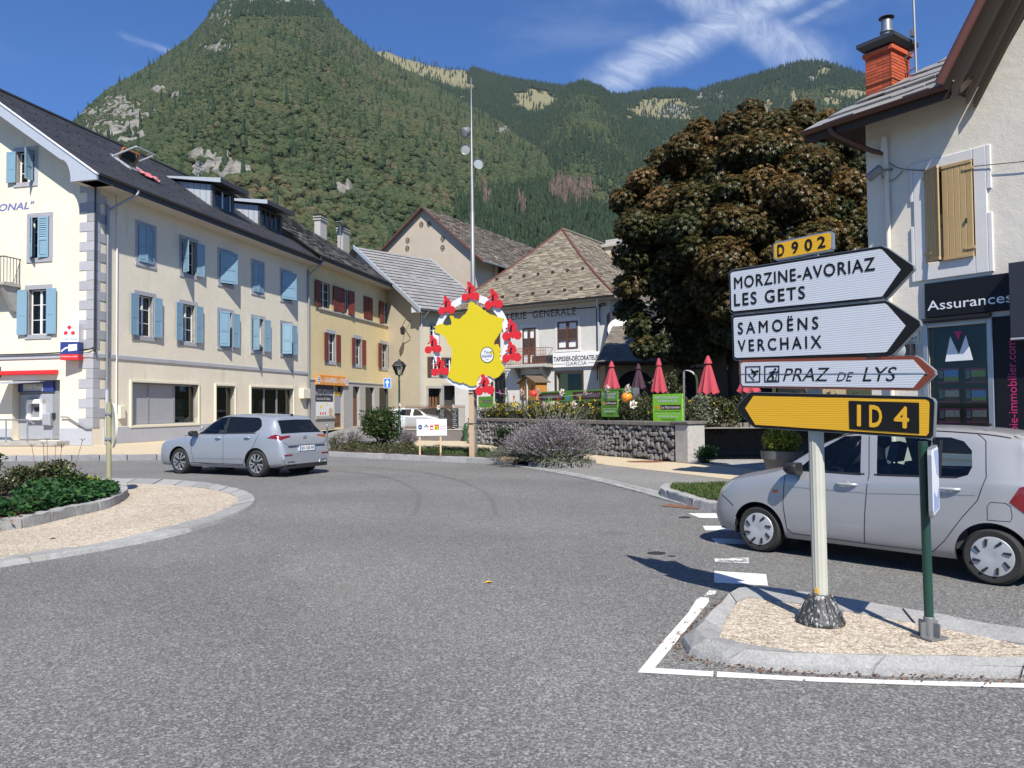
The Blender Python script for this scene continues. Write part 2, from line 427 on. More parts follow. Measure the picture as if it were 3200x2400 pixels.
def roofing(name,c,c2,isl=0.3,scale=3.0,rough=0.7,moss=0.0):
 m,t,b,o=newmat(name);v=objvec(t,False)
 r=t.new('ShaderNodeNewGeometry').outputs['Random Per Island']
 n=t.noise(v,scale,5,0.6);n2=t.noise(v,0.5,4)
 fac=t.m('ADD',t.m('MULTIPLY',r,0.65),t.m('MULTIPLY',n,0.45),clamp=True)
 cc=t.mix(fac,(*c,1),(*c2,1))
 k=t.m('MULTIPLY_ADD',t.m('SUBTRACT',n2,0.5),0.5,1.0)
 cc=t.mix(1.0,cc,t.comb(k,k,k),'MULTIPLY')
 if moss:cc=t.mix(t.m('MULTIPLY',t.step(t.noise(v,1.3,6,0.7),0.52,0.75),moss),cc,(0.10,0.095,0.055))
 t.put(b.inputs['Base Color'],cc);b.inputs['Roughness'].default_value=rough
 t.put(b.inputs['Normal'],t.bump(t.noise(v,30,3),0.3,0.01))
 return m
roofing('slate_dark',(0.030,0.031,0.036),(0.062,0.063,0.070),rough=0.62)
roofing('slate_grey',(0.135,0.13,0.12),(0.24,0.23,0.215),moss=0.25)
roofing('tile_pale',(0.20,0.193,0.188),(0.30,0.29,0.285))
roofing('tile_old',(0.13,0.105,0.075),(0.36,0.31,0.235),moss=0.45)
roofing('tile_barn',(0.11,0.09,0.07),(0.23,0.195,0.155),moss=0.5)
roofing('stone_slate',(0.09,0.088,0.085),(0.36,0.35,0.335),rough=0.5)
def leafmat(name,stops,trans=0.25,attr=None,rough=0.5):
 m,t,b,o=newmat(name)
 r=t.new('ShaderNodeNewGeometry').outputs['Random Per Island']
 if attr:
  a=t.new('ShaderNodeAttribute',attribute_name=attr).outputs['Fac']
  r=t.m('MULTIPLY_ADD',t.m('SUBTRACT',r,0.5),0.42,a,clamp=True)
 c=t.ramp(r,stops)
 t.put(b.inputs['Base Color'],c);b.inputs['Roughness'].default_value=rough;b.inputs['Specular IOR Level'].default_value=0.3
 tr=t.new('ShaderNodeBsdfTranslucent');t.put(tr.inputs[0],c)
 mx=t.new('ShaderNodeMixShader');mx.inputs[0].default_value=trans
 t.l.new(b.outputs[0],mx.inputs[1]);t.l.new(tr.outputs[0],mx.inputs[2]);t.l.new(mx.outputs[0],o.inputs[0])
 return m
leafmat('leaf_chestnut',[(0.0,(0.030,0.042,0.013)),(0.35,(0.062,0.060,0.020)),(0.6,(0.110,0.073,0.025)),(0.82,(0.165,0.090,0.030)),(1.0,(0.24,0.165,0.07))],
  0.28,'tint',0.42)
leafmat('leaf_bush',[(0.0,(0.018,0.040,0.010)),(0.5,(0.040,0.075,0.018)),(0.85,(0.075,0.115,0.03)),(1.0,(0.13,0.15,0.05))])
leafmat('leaf_cover',[(0.0,(0.014,0.048,0.014)),(0.5,(0.028,0.085,0.022)),(1.0,(0.06,0.14,0.035))])
leafmat('leaf_olive',[(0.0,(0.035,0.046,0.018)),(0.5,(0.068,0.082,0.032)),(0.8,(0.11,0.115,0.052)),(1.0,(0.16,0.135,0.07))])
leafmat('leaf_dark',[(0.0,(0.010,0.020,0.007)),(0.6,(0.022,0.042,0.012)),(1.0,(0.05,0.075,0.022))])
leafmat('leaf_gold',[(0.0,(0.10,0.14,0.02)),(0.5,(0.26,0.30,0.04)),(1.0,(0.46,0.44,0.09))])
leafmat('leaf_grey',[(0.0,(0.10,0.12,0.08)),(0.5,(0.17,0.185,0.13)),(1.0,(0.26,0.27,0.20))])
leafmat('lavender_spike',[(0.0,(0.17,0.15,0.15)),(0.35,(0.26,0.22,0.245)),(0.75,(0.33,0.275,0.33)),(1.0,(0.44,0.40,0.42))])
leafmat('dry_stem',[(0.0,(0.20,0.14,0.07)),(0.5,(0.32,0.24,0.13)),(1.0,(0.42,0.36,0.24))])
leafmat('grass_blade',[(0.0,(0.03,0.065,0.012)),(0.5,(0.06,0.115,0.022)),(0.85,(0.10,0.15,0.035)),(1.0,(0.22,0.20,0.08))])
leafmat('petal_yellow',[(0.0,(0.55,0.42,0.02)),(1.0,(0.75,0.62,0.05))],0.2)
leafmat('petal_white',[(0.0,(0.55,0.55,0.42)),(1.0,(0.75,0.74,0.62))],0.2)
leafmat('petal_pink',[(0.0,(0.45,0.13,0.20)),(1.0,(0.65,0.30,0.35))],0.2)
leafmat('litter',[(0.0,(0.10,0.05,0.03)),(0.5,(0.20,0.09,0.045)),(1.0,(0.32,0.20,0.11))],0.05)
def glassmat(name,tint,opac,rough=0.02):
 """thin pane: part see-through, part mirror, part tinted body"""
 m,t,b,o=newmat(name);t.n.remove(b)
 tr=t.new('ShaderNodeBsdfTransparent');t.put(tr.inputs[0],tint)
 gl=t.new('ShaderNodeBsdfGlossy');gl.inputs[1].default_value=rough;t.put(gl.inputs[0],(1,1,1))
 df=t.new('ShaderNodeBsdfDiffuse');t.put(df.inputs[0],(0.012,0.014,0.016))
 fr=t.new('ShaderNodeFresnel');fr.inputs[0].default_value=1.5
 a=t.new('ShaderNodeMixShader');a.inputs[0].default_value=opac;t.l.new(tr.outputs[0],a.inputs[1]);t.l.new(df.outputs[0],a.inputs[2])
 z=t.new('ShaderNodeMixShader');t.l.new(fr.outputs[0],z.inputs[0]);t.l.new(a.outputs[0],z.inputs[1]);t.l.new(gl.outputs[0],z.inputs[2])
 t.l.new(z.outputs[0],o.inputs[0]);return m
glassmat('glass_car',(0.82,0.90,0.89),0.05);glassmat('glass_tint',(0.16,0.19,0.20),0.55)
glassmat('glass_clear',(0.93,0.95,0.94),0.03);glassmat('glass_window',(0.55,0.60,0.60),0.30);glassmat('glass_shop',(0.60,0.66,0.66),0.22)
def carpaint(name,c):
 m,t,b,o=newmat(name);v=t.new('ShaderNodeTexCoord').outputs['Object']
 fl=t.sep(t.vor(v,900,'Color'))[0];z=t.sep(v)[2]
 dust=t.m('MULTIPLY',t.m('SUBTRACT',1.0,t.step(z,0.15,0.6)),t.m('MULTIPLY_ADD',t.noise(v,5,5),0.6,0.1))
 k=t.m('MULTIPLY_ADD',t.m('SUBTRACT',fl,0.5),0.25,1.0)
 t.put(b.inputs['Base Color'],t.mix(t.m('MULTIPLY',dust,0.55),t.mix(1.0,c,t.comb(k,k,k),'MULTIPLY'),(0.20,0.18,0.16)))
 b.inputs['Metallic'].default_value=0.45;t.put(b.inputs['Roughness'],t.m('MULTIPLY_ADD',dust,0.3,0.36))
 b.inputs['Coat Weight'].default_value=0.6;b.inputs['Coat Roughness'].default_value=0.06
 return m
carpaint('paint_silver',(0.36,0.385,0.425));carpaint('paint_silver_warm',(0.40,0.40,0.405));carpaint('paint_white',(0.72,0.72,0.72));carpaint('paint_black',
  (0.035,0.037,0.04))
plaster('plaster_cream',(0.715,0.65,0.52),samt=0.5);plaster('plaster_yellow',(0.66,0.535,0.30),samt=0.4)
plaster('plaster_beige',(0.50,0.44,0.33),samt=0.3);plaster('plaster_tan',(0.46,0.39,0.31),samt=0.3)
plaster('plaster_white',(0.56,0.545,0.51),samt=0.7);plaster('plaster_agency',(0.70,0.645,0.55),(0.30,0.24,0.15),samt=0.35)
plaster('plaster_ochre',(0.30,0.24,0.15),samt=0.4);plaster('plinth_grey',(0.40,0.41,0.44),samt=0.45);plaster('soffit',(0.52,0.49,0.44),samt=0.1)
plaster('surround_white',(0.64,0.625,0.60),samt=0.1,bump=0.12)
plain('shutter_blue',(0.20,0.325,0.42),0.55,var=0.08,objvar=0.08);plain('shutter_red',(0.15,0.028,0.020),0.6,var=0.15,objvar=0.15)
plain('shutter_tan',(0.44,0.305,0.14),0.6,var=0.12,objvar=0.10,bump=0.1,bscale=30);plain('shutter_brown',(0.085,0.042,0.030),0.6)
plain('white_paint',(0.76,0.76,0.75),0.45,var=0.05);plain('white_sign',(0.74,0.75,0.77),0.35,var=0.03);plain('cream_metal',(0.70,0.66,0.53),0.45,var=0.04)
plain('zinc',(0.30,0.32,0.34),0.45,0.6,var=0.1);plain('zinc_pale',(0.47,0.50,0.54),0.42,0.25,var=0.08);plain('gutter_dark',(0.055,0.057,0.062),0.5,0.2)
plain('gutter_brown',(0.085,0.033,0.022),0.5);plain('copper_brown',(0.135,0.05,0.037),0.45);plain('steel',(0.40,0.41,0.42),0.38,0.75,var=0.1)
plain('galvanised',(0.24,0.245,0.25),0.5,0.5,var=0.15);plain('grey_panel',(0.235,0.24,0.25),0.5);plain('grey_panel_light',(0.31,0.32,0.35),0.5)
plain('black_plastic',(0.018,0.018,0.019),0.5,var=0.2);plain('black_paint',(0.02,0.02,0.022),0.4);plain('rubber',(0.022,0.021,0.020),0.8,var=0.3,bump=0.3,
  bscale=60)
plain('alloy',(0.55,0.55,0.56),0.3,0.8);plain('hubcap',(0.48,0.49,0.50),0.4,0.4);plain('chrome',(0.75,0.75,0.76),0.1,1.0,var=0.02)
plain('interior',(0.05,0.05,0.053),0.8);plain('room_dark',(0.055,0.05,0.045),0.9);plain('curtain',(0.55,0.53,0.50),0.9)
plain('red_lamp',(0.17,0.006,0.010),0.15,coat=0.8);plain('orange_lamp',(0.75,0.16,0.02),0.2);plain('lamp_glass',(0.34,0.37,0.36),0.1,coat=1.0)
plain('sign_red',(0.62,0.022,0.028),0.5,var=0.04);plain('sign_yellow',(0.66,0.52,0.010),0.55,var=0.03);plain('sign_blue',(0.03,0.17,0.58),0.4,var=0.04)
plain('road_yellow',(0.78,0.42,0.018),0.38,var=0.05);plain('pale_blue',(0.30,0.40,0.66),0.35);plain('sign_black',(0.012,0.012,0.012),0.55,spec=0.2);plain('sign_brown',
  (0.20,0.048,0.02),0.45)
plain('post_ivory',(0.46,0.455,0.385),0.5,var=0.1);plain('post_green',(0.012,0.05,0.034),0.4,var=0.15);plain('olive_post',(0.30,0.29,0.18),0.5)
plain('wood_pale',(0.56,0.40,0.25),0.7,var=0.2,scale=9);plain('wood_orange',(0.44,0.19,0.04),0.6,var=0.2);plain('wood_dark',(0.035,0.022,0.015),0.7);plain('wood_brown',
  (0.16,0.075,0.035),0.65)
plain('wood_old',(0.13,0.095,0.06),0.8,var=0.3);plain('brick_red',(0.43,0.085,0.035),0.8,var=0.2,objvar=0.22,bump=0.3);plain('mortar_red',(0.15,0.05,0.035),
  0.9)
plain('parasol_red',(0.40,0.050,0.072),0.8,var=0.08);plain('parasol_plum',(0.05,0.018,0.035),0.8);plain('green_sign',(0.22,0.60,0.03),0.5,var=0.03);plain('green_sign_dull',
  (0.10,0.30,0.035),0.5)
plain('maroon',(0.065,0.02,0.015),0.5);plain('navy',(0.025,0.045,0.20),0.4);plain('agency_black',(0.008,0.009,0.012),0.5,spec=0.25);plain('agency_grey',
  (0.035,0.038,0.048),0.5,spec=0.3)
plain('magenta',(0.55,0.025,0.15),0.5);plain('pink_cloth',(0.55,0.16,0.17),0.9);plain('letter_blue',(0.13,0.15,0.36),0.7);plain('letter_grey',(0.13,0.13,
  0.13),0.9,var=0.4,scale=12)
plain('gaufre_orange',(0.74,0.28,0.03),0.4);plain('balloon_red',(0.80,0.045,0.035),0.3,coat=0.5);plain('balloon_orange',(0.85,0.27,0.02),0.3,coat=0.5)
plain('flag_pink',(0.75,0.05,0.38),0.7);plain('flag_blue',(0.03,0.25,0.60),0.7);plain('flag_green',(0.10,0.42,0.06),0.7);plain('flag_yellow',(0.80,0.60,
  0.03),0.7);plain('flag_orange',(0.75,0.15,0.02),0.7)
plain('hydrant_green',(0.035,0.085,0.035),0.45);plain('bin_grey',(0.10,0.105,0.115),0.45);plain('planter_grey',(0.10,0.10,0.10),0.6);plain('blackboard',
  (0.02,0.022,0.025),0.8)
plain('skin',(0.50,0.27,0.18),0.5,var=0.06);plain('cloth_dark',(0.025,0.026,0.032),0.9);plain('cloth_blue',(0.14,0.19,0.30),0.9);plain('hair',(0.022,0.014,
  0.010),0.6)
plain('bark',(0.06,0.048,0.036),0.95,var=0.4,scale=8,bump=0.8,bscale=14);plain('soil',(0.065,0.045,0.032),0.95,var=0.4,bump=0.6);plain('rust',(0.20,0.075,
  0.035),0.85,var=0.3)
plain('tar_patch',(0.028,0.028,0.03),0.6,var=0.2);plain('pic_sky',(0.20,0.45,0.85),0.4,var=0.3);plain('pic_field',(0.36,0.50,0.08),0.4,var=0.5,scale=30);plain('pic_room',
  (0.75,0.62,0.45),0.4,var=0.6,scale=20)
plain('poster_skin',(0.35,0.20,0.14),0.5);plain('poster_green',(0.04,0.16,0.10),0.5);plain('terrace',(0.25,0.23,0.20),0.9,var=0.2)
def worn_paint(name,wear):
 m,t,b,o=newmat(name);v=t.new('ShaderNodeTexCoord').outputs['Object']
 n=t.m('MULTIPLY_ADD',t.noise(v,70,3,0.7),0.5,t.m('MULTIPLY',t.noise(v,9,5,0.6),0.5))
 t.put(b.inputs['Base Color'],t.mix(t.step(n,wear-0.03,wear+0.05),(0.70,0.69,0.66,1),(0.11,0.11,0.11,1)));b.inputs['Roughness'].default_value=0.7
 return m
worn_paint('road_paint',0.63);worn_paint('road_paint_worn',0.50)
m,t,b,o=newmat('flaky_black');v=t.new('ShaderNodeTexCoord').outputs['Object'];x,y,z=t.sep(v)
fl=t.noise(t.comb(t.m('MULTIPLY',x,34),t.m('MULTIPLY',y,34),t.m('MULTIPLY',z,9)),1.0,5,0.75)
t.put(b.inputs['Base Color'],t.mix(t.step(fl,0.52,0.60),(0.035,0.036,0.037,1),(0.40,0.40,0.39,1)));b.inputs['Roughness'].default_value=0.6
def fluted_sheet(name,c):
 m,t,b,o=newmat(name);v=t.new('ShaderNodeTexCoord').outputs['Object'];z=t.sep(v)[2]
 s=t.m('SINE',t.m('MULTIPLY',z,2*math.pi/0.0165));n=t.noise(v,8,4)
 k=t.m('ADD',t.m('MULTIPLY',t.step(s,0.55,1.0),-0.045),t.m('MULTIPLY_ADD',n,0.08,0.96))
 t.put(b.inputs['Base Color'],t.mix(1.0,c,t.comb(k,k,k),'MULTIPLY'));b.inputs['Roughness'].default_value=0.38
 t.put(b.inputs['Normal'],t.bump(s,0.12,0.004));return m
fluted_sheet('sign_sheet_white',(0.60,0.62,0.655));fluted_sheet('sign_sheet_yellow',(0.78,0.42,0.018))
asphalt('tyre_mark',(0.048,0.047,0.046),(0.33,0.315,0.295))
M_=MATS
# ------------------------------------------------------------------ terrain: three mountain ridges round the valley head
def vnoise(x,y,seed=0):
 xi,yi=np.floor(x).astype(np.int64),np.floor(y).astype(np.int64);xf,yf=x-xi,y-yi
 def h(a,b):
  n=(a*374761393+b*668265263+seed*974711)&0xffffffff
  n=((n^(n>>13))*1274126177)&0xffffffff
  return((n^(n>>16))&0xffff)/65535.0
 u,v=xf*xf*(3-2*xf),yf*yf*(3-2*yf)
 return(h(xi,yi)*(1-u)+h(xi+1,yi)*u)*(1-v)+(h(xi,yi+1)*(1-u)+h(xi+1,yi+1)*u)*v
def fbm(x,y,o=4,seed=0,ridged=False):
 a,s,tot=0.5,0,0
 for k in range(o):
  n=vnoise(x*2**k,y*2**k,seed+k*17)
  s=s+a*((1-abs(2*n-1))if ridged else n);tot+=a;a*=0.5
 return s/tot
def ridge(pts):
 """skyline knots (photo x, photo y, distance) -> arrays of bearing, distance, height"""
 out_=[]
 for px,py,d in pts:
  r=ray(px,py);hh=math.hypot(r.x,r.y);out_.append((math.atan2(r.x,r.y),d,EYE+r.z/hh*d))
 return np.array(sorted(out_))
RIDGES=[(ridge([(-1200,1150,1300),(-500,850,1550),(0,560,1800),(100,470,1880),(238,380,1950),(290,328,2000),(340,285,2050),(410,245,2120),(470,210,2180),
  (540,160,2240),(600,118,2300),(640,72,2330),(690,8,2370),(740,-55,2390),(830,-80,2400),(930,-55,2395),(985,-2,2380),(1010,22,2370),(1050,66,2350),(1090,
  103,2320),(1130,136,2300),(1190,183,2250),(1300,238,2180),(1400,293,2100),(1500,352,2000),(1620,432,1880),(1730,507,1780),(1827,570,1690),(1930,645,
  1580),(2050,742,1440),(2200,880,1250),(2500,1100,950),(3000,1262,700),(4200,1268,500)]),330,1.04,26,11),(ridge([(900,700,2300),(1400,560,2400),(1600,
  430,2450),(1700,345,2500),(1780,276,2520),(1830,268,2520),(1880,288,2500),(1910,312,2470),(1955,350,2420),(2050,398,2330),(2150,445,2230),(2250,520,
  2100),(2450,690,1850),(2800,950,1500),(3400,1255,1200)]),700,1.0,24,23),(ridge([(200,420,2900),(900,240,3050),(1190,158,3100),(1300,190,3100),(1400,
  214,3080),(1480,224,3050),(1560,246,3020),(1640,260,3000),(1700,268,3000),(1800,282,3000),(1900,303,3000),(1960,300,3050),(2010,291,3100),(2070,285,
  3100),(2140,286,3080),(2170,298,3050),(2200,286,3050),(2260,266,3030),(2350,246,3000),(2440,219,2950),(2500,203,2930),(2560,201,2920),(2640,224,2900),
  (2720,246,2880),(2850,285,2850),(3000,330,2800),(3300,430,2700),(3800,560,2600),(4600,800,2400)]),1150,1.0,30,37)]
def height(az,r):
 x,y=r*np.sin(az),r*np.cos(az);best=np.full(az.shape,-4.0);which=np.zeros(az.shape,int)
 for k,(rd,r0,pw,amp,seed)in enumerate(RIDGES):
  ds,zs=np.interp(az,rd[:,0],rd[:,1]),np.interp(az,rd[:,0],rd[:,2])
  t=(r-r0)/np.maximum(ds-r0,60)
  z=np.where(t<1,zs*np.sign(t)*np.abs(t)**pw,zs-(r-ds)*0.55)
  g=fbm(x/260,y/260,4,seed,True)-0.55
  z=z+amp*3.2*g*np.clip(t,0,1)*np.clip(1.0-t,0,1)*1.6+amp*0.35*(fbm(x/60,y/60,3,seed+5)-0.5)*np.clip(t*4,0,1)
  better=z>best;best=np.where(better,z,best);which=np.where(better,k,which)
 return best,which
CAM_I=np.array(CAM_R.transposed())
def project(x,y,z):
 p=np.stack([x,y,z-EYE],-1)@CAM_I.T
 return CX+FPX*p[...,0]/-p[...,2],CY-FPX*p[...,1]/-p[...,2]
def blob(px,py,cx,cy,rx,ry,n):return np.sqrt(((px-cx)/rx)**2+((py-cy)/ry)**2)+n<1.0
def ground_cover(x,y,z,which):
 """1 = bare rock, 2 = alpine grass, 0 = wood: the places of the cliffs and pastures on the slopes"""
 px,py=project(x,y,z)
 n=(fbm(x/45,y/45+z/45,4,91)-0.5)*1.5
 c=np.zeros(px.shape,int)
 f=which==0
 rock=f&(py<34+n*45)&(px>655)&(px<985)
 rock|=f&(px>655)&(px<725)&(py<95+n*50)&(py<205-(px-655)*1.2)&(py<75+n*60)
 for cx,cy,rx,ry in((355,372,90,62),(395,405,45,40),(690,530,85,30),(640,508,40,20),(1075,600,30,11),(500,287,26,11),(675,152,55,11),(1562,410,34,12),
  (545,308,18,8)):
  rock|=f&blob(px,py,cx,cy,rx*1.1,ry*1.1,n*0.9)
 g=which>=1
 for cx,cy,rx,ry in((2205,303,26,14),(2250,297,20,12),(2540,246,18,14),(2110,345,50,18),(1450,310,14,8)):
  rock|=g&blob(px,py,cx,cy,rx,ry,n)
 gr=(which==2)&(px>1150)&(px<1470+n*60)&(py<205+0.16*(px-1190)+34+n*30)
 for cx,cy,rx,ry in((1668,318,70,42),(2065,345,120,40),(2575,228,22,18),(2655,292,70,15),(2400,330,12,30),(2600,315,30,16),(2480,300,10,25)):
  gr|=g&blob(px,py,cx,cy,rx,ry,n*0.8)
 c[gr]=2;c[rock]=1
 return c,px,py
naz,nr=620,215
azs=np.linspace(rad(-58),rad(58),naz);rs=250*(3700/250)**np.linspace(0,1,nr)
A_,R_=np.meshgrid(azs,rs,indexing='ij')
Zt,Wt=height(A_,R_);Xt,Yt=R_*np.sin(A_),R_*np.cos(A_)
cov,PXt,PYt=ground_cover(Xt,Yt,Zt,Wt)
crag=np.where(cov==1,(fbm(Xt/30,Yt/30+Zt/22,4,7,True)-0.5)*26,0);Zt=Zt+crag
idx=np.arange(naz*nr).reshape(naz,nr)
quads=np.stack([idx[:-1,:-1],idx[1:,:-1],idx[1:,1:],idx[:-1,1:]],-1)[...,::-1].reshape(-1)
m,t,b,o=newmat('mountain_ground');v=t.new('ShaderNodeTexCoord').outputs['Object']
rk=t.new('ShaderNodeAttribute',attribute_name='rock').outputs['Fac'];gs=t.new('ShaderNodeAttribute',attribute_name='pasture').outputs['Fac']
n1=t.noise(v,0.05,6,0.65);n2=t.noise(v,0.012,5);x,y,z=t.sep(v)
strat=t.noise(t.comb(t.m('MULTIPLY',x,0.04),t.m('MULTIPLY',y,0.04),t.m('MULTIPLY',z,0.16)),1.0,6,0.7)
rockc=t.ramp(strat,[(0.25,(0.07,0.065,0.058)),(0.45,(0.19,0.18,0.16)),(0.62,(0.32,0.305,0.275)),(0.8,(0.24,0.21,0.165))])
grassc=t.mix(n1,(0.15,0.15,0.075,1),(0.26,0.23,0.14,1))
woodc=t.mix(n1,(0.025,0.035,0.014,1),(0.06,0.06,0.027,1))
cc=t.mix(t.step(gs,0.3,0.7),woodc,grassc);cc=t.mix(t.step(rk,0.25,0.6),cc,rockc)
t.put(b.inputs['Base Color'],cc);b.inputs['Roughness'].default_value=0.95;b.inputs['Specular IOR Level'].default_value=0.1
t.put(b.inputs['Normal'],t.bump(t.m('ADD',strat,n1),1.0,6.0))
tag(np_mesh('mountains',np.stack([Xt,Yt,Zt],-1).reshape(-1,3),quads,4,m,smooth=True,attrs={'rock':(cov==1).ravel().astype(float),'pasture':(cov==2).ravel().astype(float)}),
  kind='structure')
# woods on the slopes: real crowns scattered over the terrain
def crownmat(name,stops,patch):
 m,t,b,o=newmat(name);r=t.new('ShaderNodeObjectInfo').outputs['Random']
 pos=t.new('ShaderNodeNewGeometry').outputs['Position']
 big=t.noise(pos,0.0045,5,0.62);leaf=t.noise(t.new('ShaderNodeTexCoord').outputs['Object'],3.2,4,0.7)
 f=t.m('ADD',t.m('MULTIPLY',r,0.50),t.m('MULTIPLY_ADD',t.m('SUBTRACT',big,0.5),patch,0.25),clamp=True)
 c=t.ramp(f,stops);k=t.m('MULTIPLY_ADD',t.m('SUBTRACT',leaf,0.5),0.6,1.08)
 t.put(b.inputs['Base Color'],t.mix(1.0,c,t.comb(k,k,k),'MULTIPLY'));b.inputs['Roughness'].default_value=0.75
 b.inputs['Specular IOR Level'].default_value=0.15
 t.put(b.inputs['Normal'],t.bump(leaf,0.35,0.6));return m
crownmat('crown_broadleaf',[(0.0,(0.024,0.041,0.017)),(0.35,(0.039,0.056,0.023)),(0.6,(0.053,0.065,0.028)),(0.82,(0.074,0.070,0.035)),(1.0,(0.104,0.073,
  0.040))],1.3)
crownmat('crown_conifer',[(0.0,(0.017,0.032,0.016)),(0.6,(0.027,0.045,0.022)),(1.0,(0.046,0.061,0.029))],0.6)
crownmat('crown_dead',[(0.0,(0.085,0.060,0.045)),(0.6,(0.125,0.088,0.068)),(1.0,(0.16,0.12,0.095))],0.4)
def scatter(name,pts,scl,kind,mat):
 me=bpy.data.meshes.new(name);me.vertices.add(len(pts));me.vertices.foreach_set('co',np.asarray(pts,np.float32).ravel())
 a=me.attributes.new('size','FLOAT','POINT');a.data.foreach_set('value',np.asarray(scl,np.float32))
 me.materials.append(mat);ob=inst(name,me)
 ng=bpy.data.node_groups.new(name,'GeometryNodeTree')
 ng.interface.new_socket('Geometry',in_out='INPUT',socket_type='NodeSocketGeometry');ng.interface.new_socket('Geometry',in_out='OUTPUT',socket_type='NodeSocketGeometry')
 N=ng.nodes;L=ng.links;gi,go=N.new('NodeGroupInput'),N.new('NodeGroupOutput')
 join=N.new('GeometryNodeGeometryToInstance')
 for vr in range(3):
  if kind=='round':
   s=N.new('GeometryNodeMeshIcoSphere');s.inputs['Subdivisions'].default_value=3;s.inputs['Radius'].default_value=1;src=s.outputs[0]
  else:
   s=N.new('GeometryNodeMeshCone');s.inputs['Vertices'].default_value=8;s.inputs['Side Segments'].default_value=6
   s.inputs['Radius Top'].default_value=0.03;s.inputs['Radius Bottom'].default_value=0.36;s.inputs['Depth'].default_value=2.6;src=s.outputs[0]
  nz=N.new('ShaderNodeTexNoise');nz.noise_dimensions='4D';nz.inputs['Scale'].default_value=1.5 if kind=='round' else 3.5;nz.inputs['W'].default_value=vr*7.3;nz.inputs['Detail'].default_value=3
  sub=N.new('ShaderNodeVectorMath');sub.operation='SUBTRACT';sub.inputs[1].default_value=(0.5,0.5,0.5)
  sca=N.new('ShaderNodeVectorMath');sca.operation='MULTIPLY';sca.inputs[1].default_value=(1.1,1.1,0.9)if kind=='round' else(0.55,0.55,0.3)
  sp=N.new('GeometryNodeSetPosition');sm=N.new('GeometryNodeSetMaterial');sm.inputs['Material'].default_value=mat
  L.new(nz.outputs['Color'],sub.inputs[0]);L.new(sub.outputs[0],sca.inputs[0]);L.new(src,sp.inputs[0]);L.new(sca.outputs[0],sp.inputs['Offset'])
  L.new(sp.outputs[0],sm.inputs[0]);L.new(sm.outputs[0],join.inputs[0])
 iop=N.new('GeometryNodeInstanceOnPoints');iop.inputs['Pick Instance'].default_value=True
 ri=N.new('FunctionNodeRandomValue');ri.data_type='INT';ri.inputs[4].default_value=0;ri.inputs[5].default_value=2
 rr=N.new('FunctionNodeRandomValue');rr.data_type='FLOAT_VECTOR';rr.inputs[0].default_value=(-0.1,-0.1,0);rr.inputs[1].default_value=(0.1,0.1,6.28);rr.inputs['Seed'].default_value=5
 na=N.new('GeometryNodeInputNamedAttribute');na.data_type='FLOAT';na.inputs[0].default_value='size'
 rs_=N.new('FunctionNodeRandomValue');rs_.data_type='FLOAT_VECTOR';rs_.inputs[0].default_value=(0.8,0.8,0.75);rs_.inputs[1].default_value=(1.2,1.2,1.3);rs_.inputs['Seed'].default_value=9
 ms=N.new('ShaderNodeVectorMath');ms.operation='MULTIPLY'
 L.new(gi.outputs[0],iop.inputs['Points']);L.new(join.outputs[0],iop.inputs['Instance']);L.new(ri.outputs[2],iop.inputs['Instance Index'])
 L.new(rr.outputs[0],iop.inputs['Rotation']);L.new(rs_.outputs[0],ms.inputs[0]);L.new(na.outputs[0],ms.inputs[1]);L.new(ms.outputs[0],iop.inputs['Scale'])
 L.new(iop.outputs[0],go.inputs[0])
 md=ob.modifiers.new('scatter','NODES');md.node_group=ng
 return tag(ob,kind='stuff')
rng=np.random.default_rng(11)
def sample(n,r0,r1):
 az=rng.uniform(rad(-37),rad(37),n);r=np.sqrt(rng.uniform(r0*r0,r1*r1,n));z,k=height(az,r)
 x,y=r*np.sin(az),r*np.cos(az);c,px,py=ground_cover(x,y,z,k)
 # keep what the slope in front does not hide by far
 el=(Zt-EYE)/R_;run=np.maximum.accumulate(el,1)
 ia=np.clip(((az-azs[0])/(azs[1]-azs[0])).astype(int),0,naz-1);ir=np.clip((np.log(r/250)/np.log(3700/250)*(nr-1)).astype(int)-2,0,nr-1)
 vis=(z+16-EYE)/r>run[ia,ir]
 return[q[vis&(py<1080)&(z>4)]for q in(x,y,z,k,c,px,py,r)]
px_all=[]
x,y,z,k,c,px,py,r=sample(420000,330,3150)
n1=fbm(x/170,y/170,4,51);u=rng.uniform(0,1,len(x))
conif=np.where(k==0,np.where((px>1420)&(py>560+(1900-px)*0.15),0.75,np.where(py<60,0.5,0.02)),np.where(k==1,0.22,0.42))
conif=np.where((k>=1)&(py<np.interp(px,[1100,1400,1640,1830,1960,2260,2500,2720],[190,245,300,300,330,300,240,280])),0.9,conif)
conif=np.clip(conif+(n1-0.5)*1.4*(conif>0.1),0,1)
keep=np.where(c==0,1.0,np.where(c==1,0.26,0.035))
dens=np.where(k==0,0.17,0.17)*np.clip(r/1500,0.6,1.1)
ok=u<dens*keep*3.4
isC=rng.uniform(0,1,len(x))<conif;isC=isC|(c==2)
dead=(isC&(blob(px,py,1795,615,70,48,(n1-0.5)*1.2)|blob(px,py,1520,640,16,40,0)|blob(px,py,1632,680,14,30,0)))&(rng.uniform(0,1,len(x))<0.8)
big=rng.uniform(0.75,1.25,len(x))
pos=np.stack([x,y,z],-1)
sel=ok&~isC;scatter('broadleaf_woods',pos[sel]+np.array([0,0,1.8]),big[sel]*3.9,'round',M_['crown_broadleaf'])
sel=ok&isC&~dead;scatter('conifer_woods',pos[sel]+np.array([0,0,5.0]),big[sel]*6.6,'cone',M_['crown_conifer'])
sel=ok&dead;scatter('dead_conifer_woods',pos[sel]+np.array([0,0,5.0]),big[sel]*7,'cone',M_['crown_dead'])
print('woods',int(ok.sum()))
